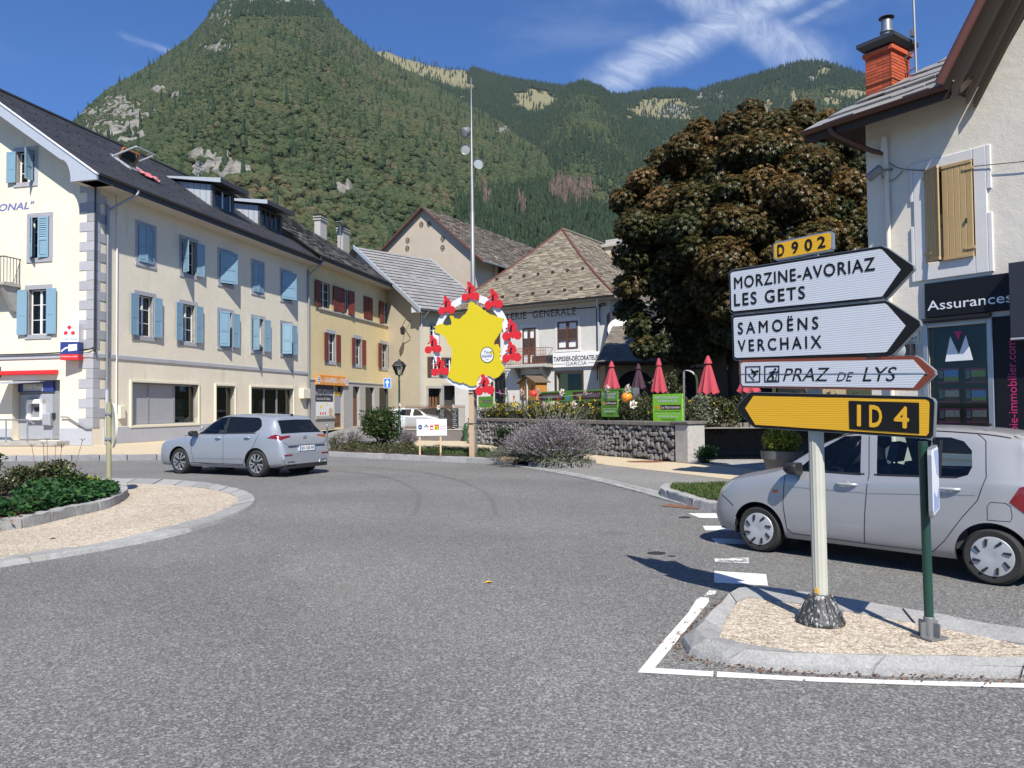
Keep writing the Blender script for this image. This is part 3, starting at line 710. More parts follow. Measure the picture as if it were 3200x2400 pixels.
# ------------------------------------------------------------------ ground, road, pavements
def sheet(name,pts,mat,parent=None,kind='structure'):
 mb=MB();tri=tessellate_polygon([[Vector(p)for p in pts]]);fs=[]
 for a,b_,c_ in tri:
  A,B,C=(Vector(pts[i])for i in(a,b_,c_));fs.append((a,b_,c_)if(B-A).cross(C-A).z>0 else(a,c_,b_))
 mb.add(pts,fs);ob=mb.build(name,mat,parent)
 return tag(ob,kind=kind)if parent is None else ob
m,t,b,o=newmat('meadow');v=t.new('ShaderNodeTexCoord').outputs['Object']
t.put(b.inputs['Base Color'],t.mix(t.noise(v,0.2,5),(0.05,0.065,0.02,1),(0.12,0.11,0.05,1)));b.inputs['Roughness'].default_value=0.95
sheet('ground',[(-3350,-280,-0.35),(3350,-280,-0.35),(3350,3850,-0.35),(-3350,3850,-0.35)],m)
sheet('road',[(-70,-45,0),(70,-45,0),(70,100,0),(-70,100,0)],M_['asphalt'])
def kerb_run(outer,inner,z0,z1,step,parent,mat,name='kerb_stone',slope=0.03,nose=None,gap=0.016,rough=0.007):
 """a row of kerb stones, one object each, between two parallel lines"""
 n=len(resample(outer,step=step))-1;sub=3
 O_,I_=resample(outer,n*sub),resample(inner,n*sub)
 bd_=MB();zb_=z1-0.022
 for j in range(n*sub):
  q4=[O_[j].lerp(I_[j],0.2),O_[j+1].lerp(I_[j+1],0.2),I_[j+1],I_[j]];bd_.quad(*[Vector((p.x,p.y,zb_))for p in q4])
 bd_.build('kerb_bed',M_['mortar'],parent)
 for k in range(n):
  mb=MB();ro=[]
  for j in range(sub+1):
   a,c_=O_[k*sub+j].copy(),I_[k*sub+j].copy()
   if j in(0,sub):
    q,e=(O_[k*sub+1]-O_[k*sub]).normalized(),(gap if j==0 else-gap)
    a+=q*e;c_+=q*e
   d=(c_-a).normalized();zj=random.uniform(-rough,rough)
   ro.append([Vector((a.x,a.y,z0)),Vector((a.x,a.y,(z1-0.018 if nose is None else nose)+zj))+d*((slope*0.5 if nose is None else 0.02)+random.uniform(0,
  rough)),Vector((a.x,a.y,z1+zj))+d*slope,Vector((c_.x,c_.y,z1+zj)),Vector((c_.x,c_.y,z0))])
  vs=[p for r_ in ro for p in r_];fs=[]
  for j in range(sub):
   for i in range(4):fs.append((j*5+i,(j+1)*5+i,(j+1)*5+i+1,j*5+i+1))
  fs+=[(4,3,2,1,0),tuple(sub*5+i for i in range(5))]
  a0,b0=vs[0]-vs[5],vs[1]-vs[0]
  if a0.cross(b0).dot(vs[3]-vs[0])>0:fs=[f[::-1]for f in fs]
  mb.add(vs,fs);mb.build(name,mat,parent)
  # left island: flush granite edge, cream chippings, raised planted bed
lo=[(-420,1850),(-200,1812),(11,1772),(169,1747),(307,1724),(427,1701),(528,1680),(607,1659),(676,1637),(722,1622),(757,1606),(788,1589),(800,1572),(797,
  1560),(780,1547),(742,1534),(673,1519),(576,1507),(480,1502),(346,1501),(150,1502),(-150,1505)]
li=[(-430,1822),(-205,1783),(8,1743),(150,1722),(282,1703),(402,1678),(500,1653),(573,1635),(640,1617),(676,1604),(704,1590),(730,1576),(745,1566),(742,
  1556),(728,1547),(700,1538),(650,1527),(560,1517),(470,1512),(346,1511),(150,1512),(-150,1515)]
Lo,Li=smooth_path(GL(lo),3),smooth_path(GL(li,0.05),3)
isl=sheet('traffic_island',[(p.x,p.y,0.046)for p in Li],M_['gravel_cream'])
kerb_run(Lo,Li,0,0.056,0.78,isl,M_['granite'],slope=0.05)
bo=[(-420,1718),(-200,1690),(0,1659),(90,1647),(211,1618),(330,1591),(372,1573),(396,1558),(402,1546),(392,1537),(372,1529),(345,1524),(290,1521),(150,
  1520),(-150,1524)]
Bo=smooth_path(GL(bo,0.05),3)
cen=sum(Bo,Vector())/len(Bo)
def inset(path,d):
 outp=[]
 for i,p in enumerate(path):
  tg=(path[min(i+1,len(path)-1)]-path[max(i-1,0)]);nn=Vector((-tg.y,tg.x,0)).normalized()
  outp.append(p+nn*d)
 return outp
Bi=inset(Bo,0.24)
sheet('planted_bed',[(p.x,p.y,0.17)for p in Bi],M_['soil'])
bed=bpy.data.objects['planted_bed']
kerb_run(Bo,Bi,0.04,0.20,0.62,bed,M_['granite'],slope=0.02,rough=0.014)
# splitter island at the right
so=[(3700,2150),(3200,2122),(2854,2116),(2540,2104),(2380,2092),(2227,2073),(2150,2048),(2119,2026),(2128,2006),(2190,1950),(2260,1895),(2306,1862),(2340,
  1857),(2436,1867),(2617,1896),(2882,1938),(3200,2003),(3700,2110)]
si=[(3700,2080),(3200,2053),(2837,2049),(2540,2037),(2368,2022),(2300,2010),(2256,2000),(2242,1988),(2246,1975),(2268,1937),(2295,1893),(2310,1874),(2335,
  1866),(2436,1877),(2617,1906),(2882,1949),(3200,2015),(3700,2124)]
So,Si=smooth_path(GL(so),3),smooth_path(GL(si,0.085),3)
spl=sheet('splitter_island',[(p.x,p.y,0.08)for p in Si],M_['gravel_cream'])
kerb_run(So,Si,0,0.09,0.95,spl,M_['granite'],slope=0.13,nose=0.042,gap=0.012,rough=0.012)
def paint(name,pxs,mat):return sheet(name,GL(pxs,0.004),mat)
paint('road_marking',[(1992,2101),(2070,2006),(2150,1915),(2176,1874),(2190,1866),(2214,1868),(2216,1880),(2168,1938),(2098,2024),(2046,2087),(2230,2098),
  (2228,2114)],M_['road_paint'])
paint('road_marking',[(2242,2098),(2460,2112),(2760,2124),(3200,2135),(3700,2150),(3700,2166),(3200,2149),(2911,2142),(2560,2130),(2240,2115)],M_['road_paint'])
paint('road_marking',[(2200,1862),(2216,1844),(2238,1846),(2236,1858)],M_['road_paint_worn'])
for q,w_ in(([(2150,1604),(2350,1604),(2350,1620),(2187,1618)],0),([(2196,1643),(2380,1643),(2380,1657),(2204,1657)],0),([(2224,1682),(2300,1684),(2470,
  1700),(2440,1712),(2330,1702),(2236,1697)],0),([(2232,1745),(2340,1742),(2340,1760),(2235,1756)],1),([(2232,1784),(2394,1794),(2400,1830),(2232,1820)],
  0)):
 paint('crossing_stripe',q,M_['road_paint_worn' if w_ else 'road_paint'])
def inset_(path,d):return[p+Vector((-(path[min(i+1,len(path)-1)]-path[max(i-1,0)]).y,(path[min(i+1,len(path)-1)]-path[max(i-1,0)]).x,0)).normalized()*d for i,
  p in enumerate(path)]
def disc(name,c,rx,ry,z,mat,**kw):
 return sheet(name,[(c.x+rx*math.cos(a*math.pi/10),c.y+ry*math.sin(a*math.pi/10)*(1+0.12*math.sin(a*1.7)),z)for a in range(20)],mat,**kw)
disc('tar_patch',G(2052,1729),0.11,0.10,0.004,M_['tar_patch']);disc('tar_patch',G(2140,1617),0.10,0.09,0.004,M_['tar_patch']);disc('tar_patch',G(2100,
  1738),0.05,0.03,0.004,M_['tar_patch'])
tm=smooth_path(GL([(1010,1470),(1150,1481),(1240,1503),(1290,1532),(1302,1556),(1296,1582),(1278,1612)],0.004),4)
for k_,off in enumerate((0.0,1.35)):
 a_,b_=inset_(tm,off),inset_(tm,off+0.10);sheet('tyre_mark',a_+b_[::-1],M_['tyre_mark'])
 # far kerb: planted verge between the road and the square
fo=[(985,1423),(1024,1426),(1163,1433),(1325,1441),(1420,1445),(1515,1449),(1600,1454),(1700,1462),(1800,1463),(1866,1456)]
Fo=smooth_path(GL(fo),2);Fi=inset(Fo,0.25)
vg=[(p.x,p.y,0.10)for p in Fi]+[tuple(G(x,y,0.10))for x,y in((1850,1436),(1760,1428),(1640,1422),(1560,1412),(1500,1407),(1400,1404),(1310,1400),(1250,
  1392),(1180,1386),(1090,1390),(1030,1402))]
verge=sheet('verge',vg,M_['soil'])
kerb_run(Fo[:13],Fi[:13],0,0.17,0.95,verge,M_['granite'],slope=0.02,rough=0.012)
kerb_run(Fo[13:],Fi[13:],0,0.16,0.38,verge,M_['wall_stone'],name='edging_stone',slope=0.04,rough=0.03)
# flush channel of setts that leads from the verge round to the crossing
ch=[(1560,1450),(1620,1460),(1723,1477),(1849,1502),(1976,1534),(2071,1562),(2160,1585),(2262,1606)]
Ch=smooth_path(GL(ch),2);chn=sheet('drain_channel',[(p.x,p.y,0.004)for p in Ch]+[(p.x,p.y,0.004)for p in reversed(inset(Ch,0.42))],M_['mortar'])
kerb_run(Ch,inset(Ch,0.20),0.0,0.022,0.55,chn,M_['granite'],name='channel_stone',slope=0.01,gap=0.01)
kerb_run(inset(Ch,0.215),inset(Ch,0.42),0.0,0.018,0.50,chn,M_['granite'],name='channel_stone',slope=0.01,gap=0.01)
Ci=inset(Ch,0.42)
sheet('forecourt',[(p.x,p.y,0.008)for p in Ci]+[tuple(G(x,y,0.008))for x,y in((2700,1640),(3100,1600),(2900,1450),(2450,1420),(2150,1400),(1700,1400),
  (1560,1412))],M_['asphalt_pale'])
sheet('path',GL([(1290,1410),(1290,1374),(1440,1370),(1560,1378),(1700,1400),(1850,1413),(2000,1432),(2150,1442),(2320,1462),(2700,1512),(2700,1568),(2300,
  1500),(2000,1465),(1860,1449),(1700,1440),(1560,1428),(1430,1418)],0.014),M_['pavement_cream'])
sheet('gravel_strip',GL([(2150,1441),(2230,1425),(2420,1420),(2700,1440),(2700,1511),(2320,1461)],0.018),M_['gravel_grey'])
disc('manhole_cover',G(2021,1444),0.62,0.40,0.020,M_['rust'])
gm=[(2061,1551),(2085,1560),(2166,1587),(2254,1604),(2420,1640)]
Go=smooth_path([G(2075,1533),G(2062,1540),*GL(gm)],3);Gi=inset(Go,0.22)
lawn=sheet('lawn',[(p.x,p.y,0.13)for p in Gi]+[tuple(G(x,y,0.13))for x,y in((2600,1600),(2500,1540),(2261,1511),(2150,1516))],M_['soil'])
kerb_run(Go,Gi,0,0.15,0.7,lawn,M_['granite'],slope=0.03,rough=0.015)
mb=MB();c0,c1=G(2080,1580),G(2190,1590);ax=(c1-c0);L_=ax.length;ax.normalize();pn=Vector((-ax.y,ax.x,0))
for i in range(18):
 p=c0+ax*L_*i/17;q=ax*0.016
 mb.quad(*[Vector((*(p+s1*q+pn*w1).xy,0.012))for s1,w1 in((-1,-.15),(1,-.15),(1,.15),(-1,.15))])
tag(mb.build('drain_grate',M_['rust']),'rust brown drain grate at the foot of the lawn kerb','drain grate')
# town pavement in front of the houses, rising a little to their walls
pk=[(-700,1452),(-200,1445),(0,1442),(250,1440),(520,1437),(620,1426),(720,1405),(850,1378),(1000,1356),(1130,1340),(1230,1330)]
Pk=smooth_path(GL(pk),2);Pi=inset(Pk,0.2)
# ------------------------------------------------------------------ buildings
class Facade:
 """local frame of a facade: x to the viewer's right along the wall, y into the house, z up"""
 def __init__(s,o,ang,label,cat='building',name='house'):
  s.e=empty(name,o,ang,label,cat);s.o=Vector(o);s.a=ang
  s.W=Matrix.Translation(s.o)@Matrix.Rotation(ang,4,'Z');s.I=s.W.inverted()
 def at(s,px,py,y=0.0):
  """photo point on the plane local y -> (x, z)"""
  r=(s.I.to_3x3()@ray(px,py));c=s.I@Vector((0,0,EYE));t=(y-c.y)/r.y
  return c.x+r.x*t,c.z+r.z*t
 def atx(s,px,py,x=0.0):
  """photo point on the plane local x -> (y, z)"""
  r=(s.I.to_3x3()@ray(px,py));c=s.I@Vector((0,0,EYE));t=(x-c.x)/r.x
  return c.y+r.y*t,c.z+r.z*t
ROT90=Matrix.Rotation(rad(-90),4,'Z')
def shutter_mesh(w,h,style,mat,key={}):
 k=(round(w,2),round(h,2),style,mat)
 if k in key:return key[k]
 mb=MB();t=0.042;fr=min(0.085,w*0.2)
 if style=='plank':
  n=5;pw=w/n
  for i in range(n):mb.cbox(i*pw+0.002,(i+1)*pw-0.002,0,t*0.7,0,h,0.006)
  for zz in(0.10*h,0.86*h):mb.box(0.01,w-0.01,t*0.7,t,zz,zz+0.09)
 elif style=='panel':
  for a,b_ in((0,fr),(w-fr,w)):mb.box(a,b_,0,t,0,h)
  n=4
  for i in range(n+1):
   zz=i*(h-fr)/n;mb.box(fr,w-fr,0,t,zz,zz+fr)
  for i in range(n):mb.cbox(fr,w-fr,0.012,t-0.005,i*(h-fr)/n+fr,(i+1)*(h-fr)/n,0.02)
 else:
  for a,b_ in((0,fr),(w-fr,w)):mb.box(a,b_,0,t,0,h)
  zm=h*0.42
  for a,b_ in((0,fr*1.2),(zm,zm+fr),(h-fr,h)):mb.box(fr,w-fr,0,t,a,b_)
  mb.cbox(fr,w-fr,0.014,t-0.008,fr*1.2,zm,0.03)
  if style=='louver':
   n=9;z0,z1=zm+fr,h-fr;dz=(z1-z0)/n
   for i in range(n):
    a=z0+i*dz
    mb.add([(fr,0.002,a),(w-fr,0.002,a),(w-fr,t-0.004,a+dz*0.95),(fr,t-0.004,a+dz*0.95),(fr,0.010,a-0.006),(w-fr,0.010,a-0.006)],[(0,1,2,3),(4,5,1,0)])
   mb.quad((fr,t-0.002,z0),(w-fr,t-0.002,z0),(w-fr,t-0.002,z1),(fr,t-0.002,z1))
  else:mb.cbox(fr,w-fr,0.016,t-0.006,zm+fr,h-fr,0.02)
 key[k]=mb.mesh('shutter',M_[mat]);return key[k]
def window(F,x0,x1,z0,z1,sur=None,surm='dressed_stone',shut=None,smat='shutter_blue',style='louver',lang=0,rang=0,y=0.0,M=None,mull=2,bars=2,recess=0.16,
  glass='glass_window',room='room_dark',framem='white_paint',curtain=0.0,proud=0.022,sh=None,panes=True):
 """a window part: stone surround (or plain reveal) with frame, panes and shutters as its pieces. (x0..z1) is the opening"""
 T=M if M is not None else Matrix.Identity(4)
 mb=MB();s=sur if sur is not None else 0.05;sl,sr,st,sb=s if hasattr(s,'__len__')else(s,s,s,s)
 e=0.003
 mb.cbox(x0-sl,x1+sr,-proud,0.02,z1,z1+st,0.006,M=T);mb.cbox(x0-sl*0.9,x1+sr*0.9,-proud-0.02,0.02,z0-sb,z0,0.006,M=T)
 mb.cbox(x0-sl,x0,-proud+e,0.02,z0,z1,0.006,M=T);mb.cbox(x1,x1+sr,-proud+e,0.02,z0,z1,0.006,M=T)
 # stone reveals
 for a,b_ in(((x0,z0),(x0,z1)),((x1,z1),(x1,z0)),((x0,z1),(x1,z1)),((x1,z0),(x0,z0))):
  mb.quad(*(T@Vector(p)for p in((a[0],-0.001,a[1]),(a[0],recess,a[1]),(b_[0],recess,b_[1]),(b_[0],-0.001,b_[1]))))
 root=mb.build('window',M_[surm],F.e)
 fr=MB();f=0.055;yy=recess-0.06
 fr.box(x0,x1,yy,yy+0.05,z0,z0+f,M=T);fr.box(x0,x1,yy,yy+0.05,z1-f,z1,M=T)
 fr.box(x0,x0+f,yy,yy+0.05,z0+f,z1-f,M=T);fr.box(x1-f,x1,yy,yy+0.05,z0+f,z1-f,M=T)
 w=(x1-x0)/mull
 for i in range(1,mull):fr.box(x0+i*w-0.05,x0+i*w+0.05,yy-0.01,yy+0.05,z0+f,z1-f,M=T)
 for i in range(mull):
  a,b_=x0+i*w+(f if i==0 else 0.05),x0+(i+1)*w-(f if i==mull-1 else 0.05)
  for j in range(1,bars+1):
   zz=z0+(z1-z0)*j/(bars+1);fr.box(a,b_,yy+0.012,yy+0.038,zz-0.013,zz+0.013,M=T)
 fr.build('window_frame',M_[framem],root)
 p=MB()
 p.quad(*(T@Vector(q)for q in((x0+f,yy+0.028,z0+f),(x1-f,yy+0.028,z0+f),(x1-f,yy+0.028,z1-f),(x0+f,yy+0.028,z1-f))))
 p.build('pane',M_[glass],root)
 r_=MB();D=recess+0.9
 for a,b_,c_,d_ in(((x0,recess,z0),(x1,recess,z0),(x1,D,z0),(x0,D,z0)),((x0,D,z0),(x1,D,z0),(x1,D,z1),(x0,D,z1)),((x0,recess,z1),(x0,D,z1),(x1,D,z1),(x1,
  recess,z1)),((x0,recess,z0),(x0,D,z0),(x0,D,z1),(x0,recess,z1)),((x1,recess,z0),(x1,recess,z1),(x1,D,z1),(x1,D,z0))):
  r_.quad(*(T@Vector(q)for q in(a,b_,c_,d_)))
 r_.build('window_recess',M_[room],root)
 if curtain:
  cb=MB();n=10
  for side in(0,1):
   xa,xb=(x0+f,x0+f+(x1-x0)*curtain)if side==0 else(x1-f-(x1-x0)*curtain,x1-f)
   for i in range(n):
    u0,u1=xa+(xb-xa)*i/n,xa+(xb-xa)*(i+1)/n;q0,q1=recess+0.06+0.03*(i%2),recess+0.06+0.03*((i+1)%2)
    cb.quad(*(T@Vector(q)for q in((u0,q0,z0+f),(u1,q1,z0+f),(u1,q1,z1-f),(u0,q0,z1-f))))
  cb.build('curtain',M_['curtain'],root)
 if shut:
  sw,hh=(x1-x0)/2-0.004,(z1-z0)-0.01
  if sh:sw=sh
  me=shutter_mesh(sw,hh,style,smat)
  for side,ang in((0,lang),(1,rang)):
   if ang is None:continue
   # angle 0 = closed, 180 = folded flat against the wall
   hx=x0+0.003 if side==0 else x1-0.003
   L=T@Matrix.Translation((hx,-proud-0.045-(0.012 if ang>170 else 0),z0+0.005))@Matrix.Rotation(rad(-ang if side==0 else ang),4,'Z')
   if side==1:L=L@Matrix.Scale(-1,4,(1,0,0))
   ob=inst('shutter',me,root);ob.matrix_local=L
 return root
def gutter(F,x0,x1,y,z,r=0.075,mat='gutter_dark',name='gutter',parent=None):
 mb=MB();n=8
 prof=[(y-r*math.cos(math.pi*i/n),z-r*math.sin(math.pi*i/n))for i in range(n+1)]+[(y+r*0.86*math.cos(math.pi*i/n),z-r*0.86*math.sin(math.pi*i/n))for i in range(n+1)]
 vs=[(x,q[0],q[1])for x in(x0,x1)for q in prof];k=len(prof)
 mb.add(vs,[(i,(i+1)%k,k+(i+1)%k,k+i)for i in range(k)]+[tuple(range(k-1,-1,-1)),tuple(range(k,2*k))])
 return mb.build(name,M_[mat],F.e if parent is None else parent,40)
def pipe(F,pts,r=0.05,mat='gutter_dark',name='downpipe'):
 mb=MB();mb.tube(smooth_path(pts,4)if len(pts)>2 else pts,r,10);return mb.build(name,M_[mat],F.e,50)
def slope_tiles(mb,a,b_,c_,d_,course,width,th=0.02,jitter=0.15,tri=False,gap=0.006,lift=0.012):
 """tiles laid in lapped courses on the roof plane a(eave left) b(eave right) c(top right) d(top left)"""
 a,b_,c_,d_=(Vector(p)for p in(a,b_,c_,d_));nrm=(b_-a).cross(d_-a).normalized()
 n=max(1,round(((d_+c_)/2-(a+b_)/2).length/course))
 for i in range(n):
  t0,t1=i/n,min(1.0,(i+1.18)/n)
  l0,r0,l1,r1=a.lerp(d_,t0),b_.lerp(c_,t0),a.lerp(d_,t1),b_.lerp(c_,t1)
  L=(r0-l0).length
  if L<0.1:continue
  k=max(1,round(L/width));off=(i%2)*0.5
  for j in range(-1 if off else 0,k):
   u0,u1=(j+off)/k+gap/L,(j+1+off)/k-gap/L
   u0,u1=max(0,u0),min(1,u1)
   if u1-u0<0.15/k:continue
   zz=lift*(1+random.uniform(-jitter,jitter)*2);dn=(l0-l1)*random.uniform(-jitter,jitter)*0.12
   p0,p1=l0.lerp(r0,u0)+nrm*(th+zz)+dn,l0.lerp(r0,u1)+nrm*(th+zz)+dn
   q0,q1=l1.lerp(r1,u0)+nrm*th*0.2,l1.lerp(r1,u1)+nrm*th*0.2
   mb.add([p0,p1,q1,q0,p0-nrm*th,p1-nrm*th],[(0,1,2,3),(4,5,1,0)])
   # ---- the long cream house with blue shutters (bank in its gable end)
Z0=0.28
oA=G(289,1392,Z0);rA=ray(2157,1262);thA=math.atan2(rA.x,rA.y)
A=Facade(oA,math.pi/2-thA,'long cream house with blue shutters, dark slate roof and bank sign on its gable',name='cream_house')
LA=A.at(964,1200)[0]
ze=A.at(560,640,-0.95)[1]
ze=sum(A.at(px,py,-0.95)[1]for px,py in((350,558),(560,640),(800,735),(980,805)))/4
OV=0.95;YR=6.3;RISE=(YR+OV)*0.70;GW=12.0
print('A',LA,ze,oA)
zw=ze+OV*0.70-0.30
bays2=[(422,489,702,839),(560,618,740,868),(679,730,781,900),(783.5,827,812,925),(874,913.5,840,944)]
bays1=[(418,486,912,1066),(558,616,941,1080),(677,730,963,1094),(782,828,984,1108),(874,913.5,1004,1116)]
def levels(F,bays):
 zt=[F.at((a+b_)/2,c_)[1]for a,b_,c_,d_ in bays];zb=[F.at((a+b_)/2,d_)[1]for a,b_,c_,d_ in bays]
 return sum(zt)/len(zt),sum(zb)/len(zb)
t2,b2=levels(A,bays2);t1_,b1_=levels(A,bays1);SU=0.20
print('A levels',t2,b2,t1_,b1_,zw)
holes=[];wins=[]
for bays,zt,zb,lev in((bays2,t2,b2,2),(bays1,t1_,b1_,1)):
 for i,(a,b_,c_,d_)in enumerate(bays):
  x0,x1=A.at(a,(c_+d_)/2)[0]+SU,A.at(b_,(c_+d_)/2)[0]-SU
  wins.append((lev,i,x0,x1,zb+SU,zt-SU));holes.append(rect(x0,x1,zb+SU,zt-SU))
shops=[]
for(a,b_,c_,d_),in(((404.7,622,1185,1337),),((670,736,1200,1331),),((780,918.5,1204,1316),)):
 xm=(a+b_)/2;shops.append([A.at(a,1260)[0],A.at(b_,1260)[0],A.at(a,c_)[1],A.at(b_,c_)[1]])
stop_=sum(s[2]for s in shops)/3;sbot=A.at(404.7,1337)[1]
shops[1].append(0.55);shops[2].append(0.9);shops[0].append(sbot);shops[0][2]=shops[1][2]=shops[2][2]=stop_
for s in shops:holes.append(rect(s[0]+0.1,s[1]-0.1,s[4]+0.12,s[2]-0.1))
mb=MB()
wall(mb,rect(0,LA,0,zw),holes,depth=0.25)
# gable wall (x = 0 plane, local x of the gable runs from the back (negative) to the corner (0))
gab=[(-GW,0),(0,0),(0,zw),(-YR,zw+YR*0.70),(-GW,zw+YR*0.70-(GW-YR)*0.70)]
def gat(px,py,off=0.0):y,z=A.atx(px,py,-off);return-y,z
gw=[]
for(a,b_,c_,d_),nm in(((43,120,459,584),3),((84,166,665,820),2),((78,163,890,1060),1)):
 gx0,gx1=gat(a,(c_+d_)/2)[0],gat(b_,(c_+d_)/2)[0];gz1,gz0=gat((a+b_)/2,c_)[1],gat((a+b_)/2,d_)[1]
 gw.append((gx0+0.2,gx1-0.2,gz0+0.2,gz1-0.2))
dx0,dx1=gat(38,1280)[0],gat(187,1280)[0];dz1=gat(110,1188)[1];dz0=gat(110,1377)[1]
gholes=[rect(*g)for g in gw]+[rect(dx0,dx1,max(dz0,0.22),dz1)]
wall(mb,gab,gholes,M=ROT90,depth=0.45)
mb.box(0.01,LA,8.0,12,0,zw);mb.quad((LA,0,0),(LA,12,0),(LA,12,zw),(LA,0,zw))
mb.build('wall',M_['plaster_cream'],A.e)
# string course, plinth, quoins
mb=MB();zs1,zs0=A.at(366,1110)[1],A.at(366,1122)[1]
zs1=(A.at(366,1110)[1]+A.at(660,1135)[1]+A.at(953,1160)[1])/3
mb.cbox(-0.05,LA,-0.05,0.05,zs1-0.20,zs1,0.015);mb.cbox(-GW,0.05,-0.052,0.05,zs1-0.20,zs1,0.015,M=ROT90)
mb.build('string_course',M_['dressed_stone'],A.e)
mb=MB();pz=A.at(420,1352)[1];pz=0.75
for a,b_ in((0.62,shops[1][0]),(shops[1][1],LA)):mb.cbox(a,b_,-0.04,0.05,0,pz,0.012)
mb.cbox(dx1+0.02,-0.005,-0.045,0.05,0,pz,0.012,M=ROT90);mb.cbox(-GW,dx0-0.02,-0.045,0.05,0,pz,0.012,M=ROT90)
mb.build('plinth',M_['plinth_grey'],A.e)
n=26;hq=(zw-0.02-pz)/n
for i in range(n):
 if abs(pz+(i+0.5)*hq-(zs1-0.1))<0.12:continue
 la,lb=(0.62,0.30)if i%2 else(0.30,0.62)
 mb=MB();za,zb=pz+i*hq+0.006,pz+(i+1)*hq-0.006
 mb.cbox(-0.026,la*1.15,-0.026,0.03,za,zb,0.008);mb.cbox(-lb*1.15,0.02,-0.024,0.03,za,zb,0.008,M=ROT90);mb.build('quoin',M_['dressed_stone'],A.e)
 # windows
sty={(2,0):(1,1,6,4,'solid'),(2,1):(1,1,118,172,'solid'),(2,2):(1,0,24,None,'solid'),(2,3):(1,1,6,4,'solid'),(2,4):(1,0,24,None,'solid'),(1,0):(1,1,178,
  178,'louver'),(1,1):(1,1,178,178,'louver'),(1,2):(1,1,26,176,'solid'),(1,3):(1,1,116,174,'solid'),(1,4):(1,1,66,176,'solid')}
for lev,i,x0,x1,z0,z1 in wins:
 l_,r_,la,ra,st_=sty[(lev,i)]
 sh=(x1-x0)*0.93 if ra is None else None
 window(A,x0,x1,z0,z1,SU,shut=True,style=st_,lang=la,rang=ra,sh=sh,curtain=0.18 if(lev,i)in((1,0),(1,1),(2,1))else 0,recess=0.22)
for(x0,x1,z0,z1),(la,ra,st_)in zip(gw,((176,95,'solid'),(38,8,'louver'),(178,178,'louver'))):
 window(A,x0,x1,z0,z1,0.2,shut=True,style=st_,lang=la,rang=ra,M=ROT90,curtain=0.12,recess=0.22)
for k,s in enumerate(shops):
 x0,x1,z1,z0=s[0],s[1],s[2],s[4]
 mb=MB();c=0.10
 for q in((x0,x1,z1-c,z1),(x0,x1,z0,z0+c),(x0,x0+c,z0+c,z1-c),(x1-c,x1,z0+c,z1-c)):mb.box(q[0],q[1],-0.07,0.30,q[2],q[3])
 root=mb.build('shop_window',M_['cream_metal'],A.e)
 a,b_,e,f=x0+c,x1-c,z0+c,z1-c;fm=MB();yy=0.20
 fm.box(a,b_,yy,yy+0.06,e,e+0.07);fm.box(a,b_,yy,yy+0.06,f-0.09,f);fm.box(a,a+0.06,yy,yy+0.06,e,f);fm.box(b_-0.06,b_,yy,yy+0.06,e,f)
 cuts=((0.285,0.665),(),(0.36,0.66))[k]
 for u in cuts:fm.box(a+(b_-a)*u-0.07,a+(b_-a)*u+0.07,yy-0.01,yy+0.06,e,f)
 fm.build('window_frame',M_['grey_panel'],root)
 g=MB();g.quad((a,yy+0.03,e),(b_,yy+0.03,e),(b_,yy+0.03,f),(a,yy+0.03,f));g.build('pane',M_['glass_shop'],root)
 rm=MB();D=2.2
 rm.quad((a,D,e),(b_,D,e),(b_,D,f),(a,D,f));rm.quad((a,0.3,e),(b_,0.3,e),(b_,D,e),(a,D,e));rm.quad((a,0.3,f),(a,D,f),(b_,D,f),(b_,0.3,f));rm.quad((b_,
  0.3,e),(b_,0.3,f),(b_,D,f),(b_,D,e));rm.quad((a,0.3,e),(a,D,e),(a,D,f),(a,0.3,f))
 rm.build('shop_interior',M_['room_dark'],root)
 if k==0:
  for u0,u1 in((0.0,0.285),(0.285,0.665)):
   q=MB();q.box(a+(b_-a)*u0+0.07,a+(b_-a)*u1-0.07,yy+0.012,yy+0.022,e+0.07,f-0.09);q.build('blind_panel',M_['grey_panel_light'],root)
  q=MB();q.box(a+(b_-a)*0.73,a+(b_-a)*0.93,0.55,0.57,e+0.1,e+(f-e)*0.62);q.build('poster',M_['poster_green'],root)
  q=MB();q.ball((a+(b_-a)*0.84,0.54,e+(f-e)*0.46),(0.16,0.01,0.2));q.build('poster_face',M_['poster_skin'],root)
  q=MB();q.box(a+(b_-a)*0.74,a+(b_-a)*0.92,0.53,0.545,e+0.18,e+0.36);q.build('poster_caption',M_['white_paint'],root)
 if k==2:
  for u in(0.2,0.42,0.8):
   q=MB();q.box(a+(b_-a)*(u-0.06),a+(b_-a)*(u+0.08),0.9+u,0.95+u,e,f-0.4-u*0.4);q.build('display_stand',M_['grey_panel'],root)
   # roof: slopes, soffit, gutter, bargeboard with its curved foot
zr=ze+RISE;XL,XR=-0.95,LA+0.05
mb=MB()
for i,(y0,zz)in enumerate(((-OV,0),)):
 mb.quad((XL,-OV,ze-0.02),(XR,-OV,ze-0.02),(XR,YR,zr),(XL,YR,zr));mb.quad((XR,YR+6.5,zr-4.5),(XL,YR+6.5,zr-4.5),(XL,YR,zr),(XR,YR,zr))
 mb.quad((XL,-OV,ze-0.14),(XL,YR,zr-0.14),(XR,YR,zr-0.14),(XR,-OV,ze-0.14))
roofA=mb.build('roof',M_['slate_dark'],A.e)
tl=MB();slope_tiles(tl,(XL,-OV-0.04,ze),(XR,-OV-0.04,ze),(XR,YR,zr),(XL,YR,zr),0.34,0.46,0.014,0.2)
tag(tl.build('slates',M_['slate_dark'],roofA),kind='stuff')
hk=MB();nA=Vector((0,-0.57,0.82))
